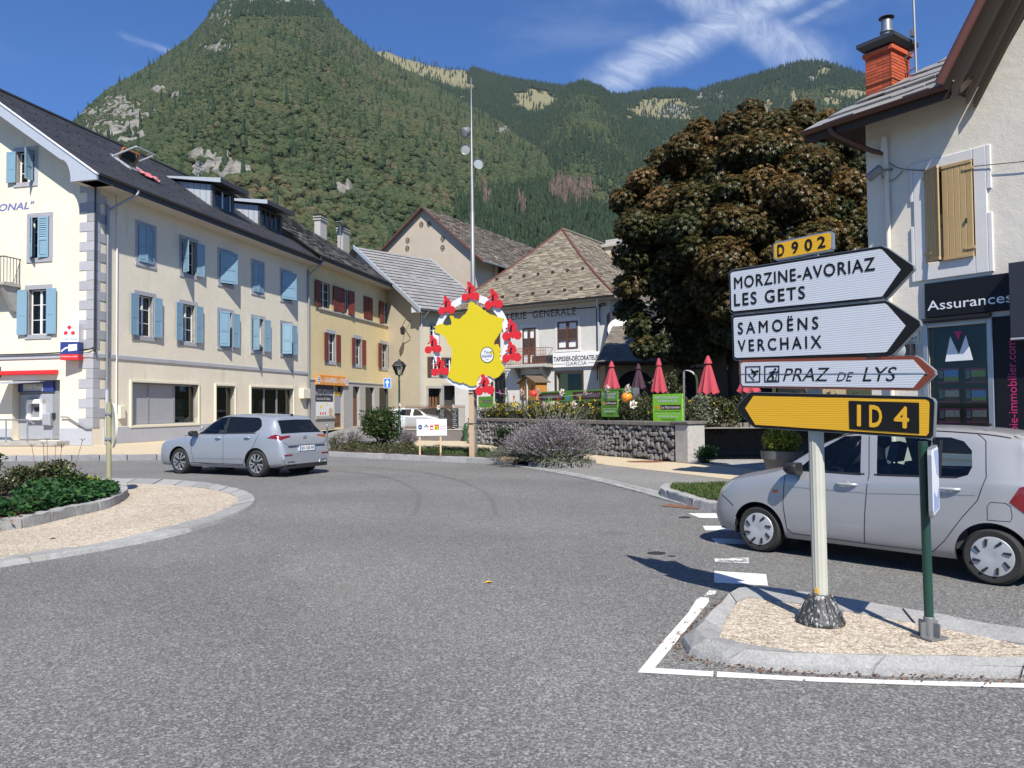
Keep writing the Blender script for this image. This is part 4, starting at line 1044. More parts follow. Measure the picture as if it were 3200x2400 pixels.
for j in range(18):
 for i in range(4,22):
  if i%2==0:
   p=Vector((XL+1.1+j*1.25+0.18*(i%2),-OV+(YR+OV)*(i/24),ze+RISE*(i/24)))+nA*0.05;hk.box(p.x-0.022,p.x+0.022,p.y-0.02,p.y+0.02,p.z-0.02,p.z+0.028)
tag(hk.build('snow_hooks',M_['black_paint'],roofA),kind='stuff')
mb=MB();mb.box(XL,XR,YR-0.16,YR+0.16,zr-0.03,zr+0.05);mb.build('ridge_cap',M_['slate_dark'],A.e)
mb=MB();mb.box(XL+0.12,XR,-OV+0.05,0.0,ze-0.29,ze-0.25);mb.build('soffit',M_['soffit'],A.e);mb=MB();mb.box(XL+0.12,XR,-OV,-OV+0.045,ze-0.30,ze-0.02);mb.build('fascia_board',
  M_['gutter_dark'],A.e)
gutter(A,XL+0.05,XR+0.05,-OV-0.07,ze+0.0,0.085)
bg_=[]
for i in range(9):t_=i/8;bg_.append((OV+0.04-(YR+OV)*t_,ze-0.04+RISE*t_))
top=bg_[:]
dep=lambda t_:0.62 if t_>0.22 else 0.62+0.30*(1-t_/0.22)**1.5
zbx_=ze-0.29
bot=[(OV+0.02,zbx_)]+[(-0.30-0.50*(1-math.cos(a)),zbx_+0.98*math.sin(a))for a in[math.pi/2*i/6 for i in range(7)]]
bot+=[(-YR,zr-0.60)]
mb=MB();mb.prism(top+bot[::-1],0.0,0.10,M=ROT90@Matrix.Translation((0,-0.97,0)));mb.build('bargeboard',M_['zinc_pale'],A.e)
mb=MB()
for i in range(len(bot)-1):
 (x0,z0),(x1,z1)=bot[i],bot[i+1]
 mb.quad(*(ROT90@Vector(p)for p in((x0,0,z0),(x0,-0.9,z0),(x1,-0.9,z1),(x1,0,z1))))
mb.build('verge_soffit',M_['soffit'],A.e)
mb=MB();mb.prism([(p[0]+0.02,p[1]+0.02)for p in top]+[(p[0]+0.02,p[1]-0.05)for p in top[::-1]],0,0.14,M=ROT90@Matrix.Translation((0,-1.02,0)));mb.build('verge_trim',
  M_['white_paint'],A.e)
xp=A.at(338,800,-0.12)[0]
pipe(A,[(xp+0.75,-OV-0.05,ze-0.08),(xp+0.72,-OV-0.03,ze-0.3),(xp+0.35,-0.5,ze-0.75),(xp+0.05,-0.12,ze-1.15),(xp,-0.10,ze-1.5),(xp,-0.10,2.4)],0.065,'zinc',
  'downpipe')
pipe(A,[(xp,-0.10,2.4),(xp,-0.10,0.03)],0.075,'zinc_pale','downpipe_foot')
xq=A.at(363,900)[0];pipe(A,[(xq,-0.04,zw-0.1),(xq,-0.04,1.2)],0.028,'white_paint','cable_duct')
pipe(A,[(0.1,-0.06,zw-0.15),(-0.02,-0.10,zw-0.5),(-0.03,-0.10,zs1+0.6),(-0.05,-0.1,zs1+0.25),(-0.12,0.5,zs1+0.10),(-0.11,2.6,zs1+0.02),(-0.11,8,zs1+0.05)],
  0.03,'black_plastic','cable')
mb=MB();bx,bz=A.at(376,1287);mb.cbox(bx-0.17,bx+0.17,-0.14,0,bz-0.3,bz+0.28,0.02);mb.build('meter_box',M_['cream_metal'],A.e)
mb=MB();bx,bz=A.at(948,1230);mb.cbox(bx-0.5,bx+0.45,-0.28,0,bz-0.32,bz+0.32,0.02);mb.build('meter_box',M_['cream_metal'],A.e)
xe=LA-0.12;pipe(A,[(xe+0.25,-OV-0.05,ze-0.05),(xe+0.1,-OV+0.1,ze-0.35),(xe,-0.14,ze-1.0),(xe,-0.10,ze-1.4),(xe,-0.10,0.03)],0.075,'zinc','downpipe')
# roof window standing open, with a cloth hung out; two flat dormers
def roof_pt(F,px,py):
 """photo point on the front roof slope of the cream house"""
 r=F.I.to_3x3()@ray(px,py);c=F.I@Vector((0,0,EYE));n_=Vector((0,-0.70,1));p0=Vector((0,-OV,ze));t_=(p0-c).dot(n_)/r.dot(n_);return c+r*t_
q0,q1=roof_pt(A,408,520),roof_pt(A,478,558)
q0=roof_pt(A,415,534);q1=roof_pt(A,470,560)
xa,xb=q0.x-0.25,q1.x+0.05;ya=(q0.y+q1.y)/2;yb=ya+1.25;sl=0.70
def RP(x,y,up=0.0):return Vector((x,y-0.57*up,ze+(y+OV)*sl+0.82*up))
mb=MB()
for u0,u1,v0,v1 in((xa,xb,ya,ya+0.12),(xa,xb,yb-0.12,yb),(xa,xa+0.1,ya,yb),(xb-0.1,xb,ya,yb)):
 mb.add([RP(u0,v0,0.03),RP(u1,v0,0.03),RP(u1,v1,0.03),RP(u0,v1,0.03),RP(u0,v0,0.12),RP(u1,v0,0.12),RP(u1,v1,0.12),RP(u0,v1,0.12)],[(4,5,6,7),(0,1,5,4),
  (1,2,6,5),(2,3,7,6),(3,0,4,7)])
rw=mb.build('roof_window',M_['zinc_pale'],A.e)
mb=MB();mb.quad(RP(xa+0.1,ya+0.12,0.05),RP(xb-0.1,ya+0.12,0.05),RP(xb-0.1,yb-0.12,0.05),RP(xa+0.1,yb-0.12,0.05));mb.build('opening',M_['room_dark'],rw)
mb=MB()
ym=(ya+yb)/2
P0,P1=RP(xa+0.12,ym+0.25,0.1),RP(xb-0.12,ym+0.25,0.1);up=Vector((0,-0.55,0.95))
for s0,s1 in((-0.75,0.55),):
 for xx in(P0.x,P1.x):mb.tube([Vector((xx,P0.y,P0.z))+up*s0*0.6,Vector((xx,P0.y,P0.z))+up*s1],0.055,6)
 for ss in(-0.45,0.55):mb.tube([P0+up*ss,P1+up*ss],0.05,6)
mb.build('sash',M_['wood_orange'],rw)
mb=MB();mb.quad(P0+up*-0.4,P1+up*-0.4,P1+up*0.5,P0+up*0.5);mb.build('sash_pane',M_['glass_tint'],rw)
mb=MB()
for xx in(xa,xb):mb.tube([RP(xx,yb-0.2,0.1),RP(xx,yb-0.2,0.1)+Vector((0,-1.3,0.35))],0.05,6)
mb.tube([RP(xa,yb-0.2,0.1)+Vector((0,-1.3,0.35)),RP(xb,yb-0.2,0.1)+Vector((0,-1.3,0.35))],0.045,6);mb.build('cover_flap',M_['zinc_pale'],rw)
mb=MB();cb=[[None]*9 for _ in range(6)]
for i in range(6):
 for j in range(9):cb[i][j]=RP(xa+0.45+(xb-xa)*0.95*j/8,ya+0.15-0.55*i/5+0.06*math.sin(j*1.9),0.16+0.05*math.sin(i*2+j*1.3)+0.03*(j%2))
for i in range(5):
 for j in range(8):mb.quad(cb[i][j],cb[i+1][j],cb[i+1][j+1],cb[i][j+1])
cl_=mb.build('hanging_cloth',M_['pink_cloth'],None,60);cl_.matrix_world=A.W
tag(cl_,'pink cloth hung out of the open roof window on the slates','cloth')
def dormer(xa,xb,yf,hgt,nwin):
 zf=ze+(yf+OV)*sl;back=yf+hgt/sl*1.25
 mb=MB();zt=zf+hgt;zb=zt+(back-yf)*0.16
 for xx,flip in((xa,0),(xb,1)):
  pts=[(xx,yf,zf),(xx,yf,zt),(xx,back,zb),(xx,back,ze+(back+OV)*sl)]
  mb.poly(pts if not flip else pts[::-1])
 d=mb.build('dormer',M_['zinc_pale'],A.e)
 for i in range(1,5):
  s_=MB();y_=yf+(back-yf)*i/6;s_.box(xa-0.02,xa,y_-0.012,y_+0.012,ze+(y_+OV)*sl,zt+(y_-yf)*0.16);s_.build('seam',M_['zinc'],d)
 s_=MB();s_.add([(xa-0.35,yf-0.75,zt-0.02),(xb+0.35,yf-0.75,zt-0.02),(xb+0.35,back+0.9,zb+0.22),(xa-0.35,back+0.9,zb+0.22),(xa-0.35,yf-0.75,zt+0.24),(xb+0.35,
  yf-0.75,zt+0.24),(xb+0.35,back+0.9,zb+0.30),(xa-0.35,back+0.9,zb+0.30)],[(4,5,6,7),(0,3,2,1)],1).add([(xa-0.35,yf-0.75,zt-0.02),(xa-0.35,yf-0.75,zt+0.24),
  (xa-0.35,back+0.9,zb+0.30),(xa-0.35,back+0.9,zb+0.22)],[(3,2,1,0)],0)
 s_.quad((xb+0.35,yf-0.75,zt-0.02),(xb+0.35,back+0.9,zb+0.22),(xb+0.35,back+0.9,zb+0.30),(xb+0.35,yf-0.75,zt+0.24),0);s_.quad((xa-0.35,yf-0.75,zt-0.02),
  (xb+0.35,yf-0.75,zt-0.02),(xb+0.35,yf-0.75,zt+0.24),(xa-0.35,yf-0.75,zt+0.24),1)
 s_.build('dormer_roof',[M_['zinc_pale'],M_['gutter_dark']],d)
 s_=MB();s_.box(xa,xa+0.28,yf,yf+0.12,zf,zt);s_.box(xb-0.28,xb,yf,yf+0.12,zf,zt);s_.box(xa+0.28,xb-0.28,yf+0.02,yf+0.12,zt-0.16,zt);s_.box(xa+0.28,xb-0.28,
  yf+0.02,yf+0.12,zf,zf+0.18);s_.build('dormer_front',M_['gutter_dark'],d)
 w=(xb-xa-0.56)/nwin
 for i in range(nwin):
  s_=MB();a,b_=xa+0.28+i*w,xa+0.28+(i+1)*w
  for q in((a,a+0.07),(b_-0.07,b_),((a+b_)/2-0.05,(a+b_)/2+0.05)):s_.box(q[0],q[1],yf+0.06,yf+0.12,zf+0.18,zt-0.16)
  s_.build('dormer_window',M_['white_paint' if nwin==1 else 'wood_brown'],d)
 s_=MB();s_.quad((xa+0.28,yf+0.1,zf+0.18),(xb-0.28,yf+0.1,zf+0.18),(xb-0.28,yf+0.1,zt-0.16),(xa+0.28,yf+0.1,zt-0.16));s_.build('pane',M_['glass_tint'],
  d)
 s_=MB();s_.box(xa+0.1,xb-0.1,yf+0.4,yf+0.5,zf,zt-0.1);s_.build('room_back',M_['room_dark'],d)
p=roof_pt(A,668,650);p2=roof_pt(A,728,676);p3=roof_pt(A,800,697);p4=roof_pt(A,893,745)
yd=p.y*0.5+p2.y*0.5
print('dorm',p,p2,p3,p4)
dormer(p.x-0.2,p2.x+0.2,yd,1.30,1);dormer(p3.x-0.2,p4.x+0.2,(p3.y+p4.y)/2,1.30,2)
ant=MB();pa=roof_pt(A,620,560);base=Vector((pa.x,YR,zr));
ax_=A.at(621,560,YR)[0];az0=zr;az1=A.at(621,503,YR)[1]
ant.tube([(ax_,YR,az0),(ax_,YR,az1)],0.035,6)
for k in range(5):ant.tube([(ax_-0.36+0.05*(k%2),YR-0.5*0,az1-0.1-k*0.24),(ax_+0.36,YR,az1-0.1-k*0.24)],0.028,5)
ant.tube([(ax_-0.3,YR,az1),(ax_-0.3,YR,az1-1.1)],0.02,5);ant.tube([(ax_+0.3,YR,az1),(ax_+0.3,YR,az1-1.1)],0.02,5)
ao=ant.build('roof_aerial',M_['galvanised']);ao.matrix_world=A.W;tag(ao,'multi-rod television aerial on the dark slate ridge of the cream house','aerial')
# painted lettering and bank equipment on the gable
mb=MB();x0,z0=gat(0,668);x1,z1=gat(110,622)
text_into(mb,'IONAL"',gat(-14,640)[0],gat(108,640)[0],gat(50,657)[1],gat(50,633)[1],-0.004,bold=0.03,shear=0.22,M=ROT90);mb.build('lettering',M_['letter_blue'],
  A.e)
mb=MB();yb_=0.40
mb.quad(*(ROT90@Vector(p)for p in((dx0,yb_,0.2),(dx1,yb_,0.2),(dx1,yb_,dz1),(dx0,yb_,dz1))));bank=mb.build('bank_front',M_['grey_panel'],A.e)
xm=dx0+(dx1-dx0)*0.83
mb=MB();mb.cbox(dx0+0.02,xm-0.28,yb_-0.06,yb_,0.25,dz1-0.6,0.02,M=ROT90);mb.build('cladding_panel',M_['grey_panel_light'],bank)
mb=MB();mb.cbox(xm-0.24,dx1-0.02,yb_-0.08,yb_,0.25,dz1-0.62,0.02,M=ROT90);mb.cbox(xm-0.14,dx1-0.1,yb_-0.095,yb_,0.45,dz1-0.75,0.02,M=ROT90);dr=mb.build('door',
  M_['grey_panel'],bank)
mb=MB();mb.box(xm-0.20,xm-0.08,yb_-0.16,yb_-0.08,1.15,1.4,M=ROT90);mb.build('handle',M_['black_plastic'],bank)
ax0,ax1=gat(72,1290)[0],gat(123,1290)[0];az0,az1=gat(97,1314)[1],gat(97,1248)[1]
mb=MB()
for q in((ax0,ax1,az0,az0+0.12),(ax0,ax1,az1-0.2,az1),(ax0,ax0+0.12,az0,az1),(ax1-0.14,ax1,az0,az1)):mb.cbox(q[0],q[1],yb_-0.28,yb_-0.05,q[2],q[3],0.03,
  M=ROT90)
atm=mb.build('cash_machine',M_['white_paint'],bank)
mb=MB();mb.quad(*(ROT90@Vector(p)for p in((ax0,yb_-0.08,az0),(ax1,yb_-0.08,az0),(ax1,yb_-0.08,az1),(ax0,yb_-0.08,az1))));mb.build('machine_face',M_['grey_panel'],
  bank)
mb=MB();mb.box(ax0+0.3,ax1-0.3,yb_-0.12,yb_-0.09,(az0+az1)/2-0.05,az1-0.35,M=ROT90);mb.build('screen',M_['agency_black'],bank)
mb=MB();mb.box(dx0+0.02,dx1-0.62,yb_-0.12,yb_,dz1-0.5,dz1-0.02,M=ROT90);mb.build('bank_fascia',M_['navy'],bank)
mb=MB();mb.box(dx0+0.30,dx0+1.35,yb_-0.14,yb_-0.10,dz1-0.46,dz1-0.14,M=ROT90);mb.build('fascia_plate',M_['grey_panel_light'],bank)
mb=MB();text_into(mb,'Crédit Mutuel',dx0+0.36,dx0+1.3,dz1-0.38,dz1-0.2,yb_-0.144,M=ROT90);mb.build('lettering',M_['white_sign'],bank)
mb=MB();mb.add([ROT90@Vector(p)for p in((dx0-0.35,-1.1,dz1-0.12),(dx0+1.15,-1.1,dz1-0.12),(dx0+1.5,yb_,dz1+0.0),(dx0-0.1,yb_,dz1),(dx0-0.35,-1.1,dz1-0.18),
  (dx0+1.15,-1.1,dz1-0.18),(dx0+1.5,yb_,dz1-0.06),(dx0-0.1,yb_,dz1-0.06))],[(0,1,2,3),(7,6,5,4),(4,5,1,0),(1,5,6,2),(4,0,3,7)]);mb.build('canopy',M_['zinc_pale'],
  bank)
mb=MB();lx,lz=gat(134,1311);mb.cbox(lx-0.22,lx+0.2,yb_-0.26,yb_-0.06,lz-0.28,lz+0.28,0.05,M=ROT90);mb.build('waste_bin',M_['grey_panel_light'],bank)
mb=MB();rz=gat(90,1165)[1];mb.cbox(gat(4,1165)[0],gat(183,1165)[0],-0.22,0,rz-0.09,rz+0.09,0.02,M=ROT90);mb.build('red_strip',M_['sign_red'],A.e)
mb=MB();mb.cbox(gat(-40,1165)[0],gat(3,1165)[0],-0.24,0,rz-0.18,rz+0.3,0.02,M=ROT90);mb.build('sign_end',M_['navy'],A.e)
# step, railing, hand rail
mb=MB();mb.cbox(dx0-2.5,dx1+0.55,-0.75,0,0.0,0.20,0.02,M=ROT90);mb.build('doorstep',M_['concrete'],A.e)
def g3(px,py,off):y,z=A.atx(px,py,-off);return ROT90@Vector((-y,-off,z))
mb=MB();ra=g3(107,1325,0.75);rb=g3(88,1312,0.75);
mb.tube([g3(-160,1312,0.75),rb,ra],0.035,8)
for px in(19,86):a=g3(px,1315,0.75);mb.tube([(a.x,a.y,0.2),tuple(a)],0.03,8)
mb.build('railing',M_['steel'],A.e,50)
mb=MB();mb.tube([g3(190,1303,0.1),g3(210,1303,0.1),g3(268,1340,0.1),g3(285,1340,0.1)],0.03,8);mb.build('hand_rail',M_['steel'],A.e,50)
# projecting bank sign
bs=MB();sx0,sx1=gat(188,1060,0.6)[0],gat(236,1060,0.6)[0];z_a,z_b,z_c,z_d=(gat(210,p,0.6)[1]for p in(1011,1069,1106,1124))
T_=ROT90@Matrix.Translation((sx0,-0.6,0))@Matrix.Rotation(rad(14),4,'Z');sw=(sx1-sx0)*1.0
sgn=bpy.data.objects.new('bank_sign',None);col.objects.link(sgn);sgn.matrix_world=A.W@T_
tag(sgn,'white, blue and red projecting bank sign on the gable corner of the cream house','sign')
bs.cbox(0,sw,0,0.42,z_b+0.01,z_a,0.01);bs.build('sign_box',M_['white_sign'],sgn)
bs=MB();bs.cbox(0,sw,0,0.42,z_c,z_b,0.01);bs.build('sign_box',M_['navy'],sgn)
bs=MB();bs.cbox(0,sw,0,0.42,z_d,z_c-0.005,0.01);bs.build('sign_box',M_['sign_red'],sgn)
bs=MB();bs.box(-0.004,0,0.03,0.39,z_d,z_a-0.05);bs.build('side_stripe',M_['white_sign'],sgn)
bs=MB();bs.box(-0.008,-0.004,0.14,0.22,z_d,z_a-0.05);bs.build('side_stripe',M_['navy'],sgn)
bs=MB();cx_,cz_=sw/2,z_b+(z_a-z_b)*0.60;R_s=sw*0.22
for k in range(3):
 a=math.pi/2+k*2*math.pi/3;c_=Vector((cx_+R_s*math.cos(a),0,cz_+R_s*math.sin(a)*0.9))
 bs.prism([(c_.x+sw*0.13*math.cos(a+u),c_.z+sw*0.13*math.sin(a+u))for u in(0.45,-0.45,-1.7,3.14,1.7)],-0.004,0.001)
bs.build('emblem',M_['sign_red'],sgn)
bs=MB();text_into(bs,'Crédit Mutuel',sw*0.08,sw*0.92,z_b+0.09,z_b+0.20,-0.003);bs.build('lettering',M_['navy'],sgn)
bs=MB();bs.prism([(sw*0.45,z_c+0.12),(sw*0.92,z_c+0.16),(sw*0.92,z_b-0.08),(sw*0.45,z_b-0.1)],-0.004,0);bs.prism([(sw*0.06,z_c+0.08),(sw*0.3,z_c+0.22),
  (sw*0.46,z_c+0.26),(sw*0.42,z_c+0.31),(sw*0.26,z_c+0.28),(sw*0.06,z_c+0.15)],-0.003,0);bs.build('card_picture',M_['white_sign'],sgn)
bs=MB();text_into(bs,'Téléphonie mobile',sw*0.05,sw*0.95,z_d+0.10,z_c-0.07,-0.004);bs.build('lettering',M_['white_sign'],sgn)
bs=MB();bs.box(sw*0.6,sw*0.7,0.42,1.0,z_b-0.05,z_b+0.05);bs.box(sw*0.6,sw*0.7,0.42,1.0,z_a-0.2,z_a-0.1);bs.build('bracket',M_['steel'],sgn)
# corner of a small balcony at the frame edge
by,bz_=gat(17,885,0.8);mb=MB();bz_=gat(10,880,0.8)[1];bxr=gat(17,880,0.8)[0]
mb.cbox(bxr-3,bxr,-0.9,0,bz_-0.15,bz_,0.02,M=ROT90);bal=mb.build('balcony',M_['concrete'],A.e)
mb=MB();hz=gat(14,800,0.85)[1]
for i in range(14):
 x_=bxr-0.04-i*0.16;mb.tube([ROT90@Vector((x_,-0.85,bz_)),ROT90@Vector((x_,-0.85,hz))],0.014,5)
for i in range(6):
 y_=-0.85+i*0.16;mb.tube([ROT90@Vector((bxr-0.04,y_,bz_)),ROT90@Vector((bxr-0.04,y_,hz))],0.014,5)
mb.tube([ROT90@Vector((bxr-3,-0.85,hz)),ROT90@Vector((bxr-0.04,-0.85,hz)),ROT90@Vector((bxr-0.04,0,hz))],0.025,6);mb.build('railing',M_['black_paint'],
  bal)
mb=MB();mb.prism([(0,bz_-0.15),(0,bz_-1.3),(0.25,bz_-1.2),(0.85,bz_-0.15)],0,0.2,M=ROT90@Matrix(((0,1,0,bxr-0.3),(-1,0,0,0),(0,0,1,0),(0,0,0,1))));mb.build('bracket',
  M_['concrete'],bal)
# pavement up to the houses
uA=A.W.to_3x3()@Vector((1,0,0));far=oA+uA*45;nA_=A.W.to_3x3()@Vector((0,1,0))
edge=[oA+nA_*14,oA,far]
pts_in=[(p.x,p.y,0.19)for p in Pi]
mb=MB();E_=resample([oA+nA_*13,oA+nA_*6,oA,oA+uA*8,oA+uA*20,oA+uA*40],len(Pi)-1)
for i in range(len(Pi)-1):
 mb.quad((Pi[i].x,Pi[i].y,0.19),(Pi[i+1].x,Pi[i+1].y,0.19),(E_[i+1].x,E_[i+1].y,Z0+0.002),(E_[i].x,E_[i].y,Z0+0.002))
pav=tag(mb.build('pavement',M_['pavement_cream']),kind='structure')
kerb_run(Pk[:-4],Pi[:-4],0,0.2,1.0,pav,M_['granite_dark'],slope=0.02,rough=0.012)
# ---- yellow house with red shutters and the waffle shop
B=Facade(A.W@Vector((LA+0.03,0.03,0)),A.a,'yellow house with oxblood shutters and a waffle shop on its ground floor',name='yellow_house')
def zb5(x,y):return 900+x/2.764,750+y/2.764
LB=B.at(1243,1150)[0]
zeB=sum(B.at(px,py,-0.95)[1]for px,py in((1030,815),(1150,858),(1270,901)))/3
zwB=zeB+OV*0.7-0.3
print('B',LB,zeB)
def op(F,x0,x1,y0,y1,xm=None):
 """opening from zoomed photo coordinates"""
 a,b_=zb5(x0,(y0+y1)/2),zb5(x1,(y0+y1)/2);c_,d_=zb5((x0+x1)/2,y0),zb5((x0+x1)/2,y1)
 return[F.at(*a)[0],F.at(*b_)[0],F.at(*d_)[1],F.at(*c_)[1]]
w2=[op(B,272,362,385,590),op(B,426,512,425,632),op(B,650,726,486,686),op(B,816,882,538,722)]
zt,zb=sum(w[3]for w in w2)/4,sum(w[2]for w in w2)/4
w2=[[a,b_,zb,zt]for a,b_,c_,d_ in w2]
w1=[op(B,338,408,812,1052),op(B,572,632,855,1075),op(B,800,857,897,1100)]
zt1,zb1=sum(w[3]for w in w1)/3,sum(w[2]for w in w1)/3
w1=[[a,b_,zb1,zt1]for a,b_,c_,d_ in w1]
gtop=B.at(*zb5(600,1268))[1]
gr=[[B.at(*zb5(232,1400))[0],B.at(*zb5(400,1400))[0],0.95,gtop],[B.at(*zb5(402,1400))[0],B.at(*zb5(474,1400))[0],0.12,gtop],[B.at(*zb5(557,1400))[0],B.at(*zb5(615,
  1400))[0],0.12,gtop],[B.at(*zb5(665,1400))[0],B.at(*zb5(742,1400))[0],0.12,gtop],[B.at(*zb5(785,1400))[0],B.at(*zb5(905,1400))[0],0.12,gtop]]
mb=MB();wall(mb,rect(0,LB,0,zwB),[rect(a,b_,c_,d_)for a,b_,c_,d_ in w2+w1+gr],depth=0.25,mr=1)
mb.quad((LB,0,0),(LB,10,0),(LB,10,zwB),(LB,0,zwB));mb.build('wall',[M_['plaster_yellow'],M_['concrete']],B.e)
for i,w in enumerate(w2):
 la,ra,st=((178,None,'panel'),(178,172,'panel'),(4,3,'panel'),(178,178,'panel'))[i]
 window(B,*w,sur=0.06,surm='plaster_yellow',shut=True,smat='shutter_red',style=st,lang=la,rang=ra,recess=0.2,curtain=0.15 if i!=1 else 0)
s_=w2[1];sh_=inst('shutter',shutter_mesh((s_[1]-s_[0])/2,s_[3]-s_[2]-0.01,'panel','shutter_red'),B.e,(s_[0]+0.02,-0.1,s_[2]+0.005),(0,0,rad(-4)))
for i,w in enumerate(w1):
 window(B,*w,sur=(0.22,0.05,0.28,0.24),surm='dressed_stone',shut=True,smat='shutter_red',style='panel',lang=178,rang=177,recess=0.24,curtain=0.25)
mb=MB();mb.cbox(w2[0][0]-0.2,w2[1][1]+0.3,-0.10,0.02,zb-0.20,zb-0.07,0.02);mb.cbox(w2[1][1]+0.3,w2[3][1]+0.2,-0.10,0.02,zb-0.20,zb-0.07,0.02);mb.build('sill_band',
  M_['concrete'],B.e)
# ground floor in stone: piers, lintels, doors
mb=MB();zl=gtop+0.25
xs=[0.0]+[q for g in(gr[0][:1]+gr[1][1:2],gr[2][:2],gr[3][:2],gr[4][:2])for q in g]+[LB]
for i in range(0,len(xs)-1,2):mb.cbox(xs[i]+(0.02 if i==0 else 0),xs[i+1],-0.05,0.02,0.02,zl,0.012)
for g in((gr[0][0],gr[1][1]),gr[2][:2],gr[3][:2],gr[4][:2]):mb.cbox(g[0],g[1],-0.048,0.02,gtop,zl,0.012)
mb.cbox(0,LB,-0.09,0.02,zl,zl+0.12,0.02);mb.cbox(gr[0][0],gr[0][1],-0.1,0.02,0.75,0.95,0.02);mb.cbox(gr[0][0],gr[0][1],-0.02,0.05,0.02,0.75,0.02)
mb.build('shopfront',M_['concrete'],B.e)
for k,g in enumerate(gr):
 a,b_,c_,d_=g
 if k==0:
  q=MB();q.quad((a,0.1,c_),(b_,0.1,c_),(b_,0.1,d_),(a,0.1,d_));sp_=q.build('shop_pane',M_['agency_grey'],B.e)
  q=MB();q.box(a+0.05,b_-0.05,0.07,0.09,c_+0.03,c_+(d_-c_)*0.46);q.build('lower_panel',M_['white_paint'],sp_)
  for u,v,r in((0.35,0.33,0.14),(0.65,0.42,0.1),(0.85,0.15,0.32)):
   q=MB();q.prism([(a+(b_-a)*u+r*math.cos(t),c_+(d_-c_)*v*0.95+r*math.sin(t)*0.9)for t in[i*math.pi/8 for i in range(16)]if a+0.06<a+(b_-a)*u+r*math.cos(t)<b_-0.06],
  0.062,0.069);q.build('dot',M_['flag_yellow']if r<0.2 else M_['wood_pale'],sp_)
  for u in(0.3,0.42,0.54):
   q=MB();q.box(a+(b_-a)*u,a+(b_-a)*(u+0.06),0.062,0.069,c_+0.12,c_+0.28);q.build('stamp',M_['sign_red'],sp_)
  q=MB();text_into(q,'GAUFRES ARTISANALES',a+0.08,b_-0.08,d_-0.72,d_-0.30,0.09,bold=0.01);text_into(q,'Sucrées & Salées',a+(b_-a)*0.15,b_-(b_-a)*0.15,
  d_-1.05,d_-0.85,0.09);q.build('lettering',M_['white_sign'],sp_)
 else:
  q=MB();mt=('wood_brown','wood_brown','room_dark','room_dark')[k-1]
  q.quad((a,0.22,c_),(b_,0.22,c_),(b_,0.22,d_),(a,0.22,d_));dr=q.build('door' if k!=4 else 'shop_window',M_[mt],B.e)
  q=MB()
  if k in(1,2):
   q.cbox(a+0.03,b_-0.03,0.17,0.22,c_,d_-0.85,0.02);q.cbox(a+0.18,b_-0.18,0.15,0.17,c_+0.25,c_+1.0,0.02);q.build('door_leaf',M_['wood_brown'],dr)
   q=MB();q.box(a+0.05,b_-0.05,0.18,0.2,d_-0.8,d_-0.05);q.build('pane',M_['glass_tint'],dr)
   if k==1:
    q=MB();q.box(a+0.05,b_-0.2,0.10,0.13,c_+1.0,c_+2.3);q.build('notice',M_['grey_panel_light'],dr)
    q=MB();q.box(a+0.05,b_-0.2,0.09,0.12,c_+2.3,c_+2.55);q.build('notice_head',M_['road_yellow'],dr)
  else:
   q.box(a,b_,0.12,0.16,c_,c_+1.0);q.build('lower_panel',M_['wood_brown'],dr)
   q=MB();q.quad((a,0.16,c_+1.0),(b_,0.16,c_+1.0),(b_,0.16,d_),(a,0.16,d_));q.build('pane',M_['glass_tint'],dr)
sx0,sx1=B.at(*zb5(230,1210))[0],B.at(*zb5(507,1220))[0];sz1,sz0=B.at(*zb5(370,1172))[1],B.at(*zb5(370,1256))[1]
mb=MB();mb.cbox(sx0,sx1,-0.16,-0.05,sz0,sz1,0.015);sg=mb.build('shop_sign',M_['gaufre_orange'],B.e)
mb=MB();W_=sx1-sx0;text_into(mb,'LES',sx0+W_*0.13,sx0+W_*0.20,sz0+0.18,sz0+0.38,-0.164,bold=0.01);text_into(mb,'GAUFRES',sx0+W_*0.23,sx0+W_*0.60,sz0+0.17,
  sz1-0.17,-0.164,bold=0.03);text_into(mb,'DE',sx0+W_*0.625,sx0+W_*0.67,sz0+0.18,sz0+0.38,-0.164,bold=0.01);text_into(mb,'YOYO',sx0+W_*0.69,sx0+W_*0.88,
  sz0+0.17,sz1-0.17,-0.164,bold=0.03)
for u in(0.06,0.94):mb.prism([(sx0+W_*u+0.25*math.cos(i*math.pi/8),(sz0+sz1)/2+0.3*math.sin(i*math.pi/8))for i in range(16)],-0.163,-0.155)
mb.build('lettering',M_['white_sign'],sg)
mb=MB()
for u in(0.06,0.94):
 for j in(-1,0,1):mb.box(sx0+W_*u-0.14,sx0+W_*u+0.14,-0.167,-0.164,(sz0+sz1)/2+j*0.12-0.025,(sz0+sz1)/2+j*0.12+0.025)
mb.build('badge_print',M_['navy'],sg)
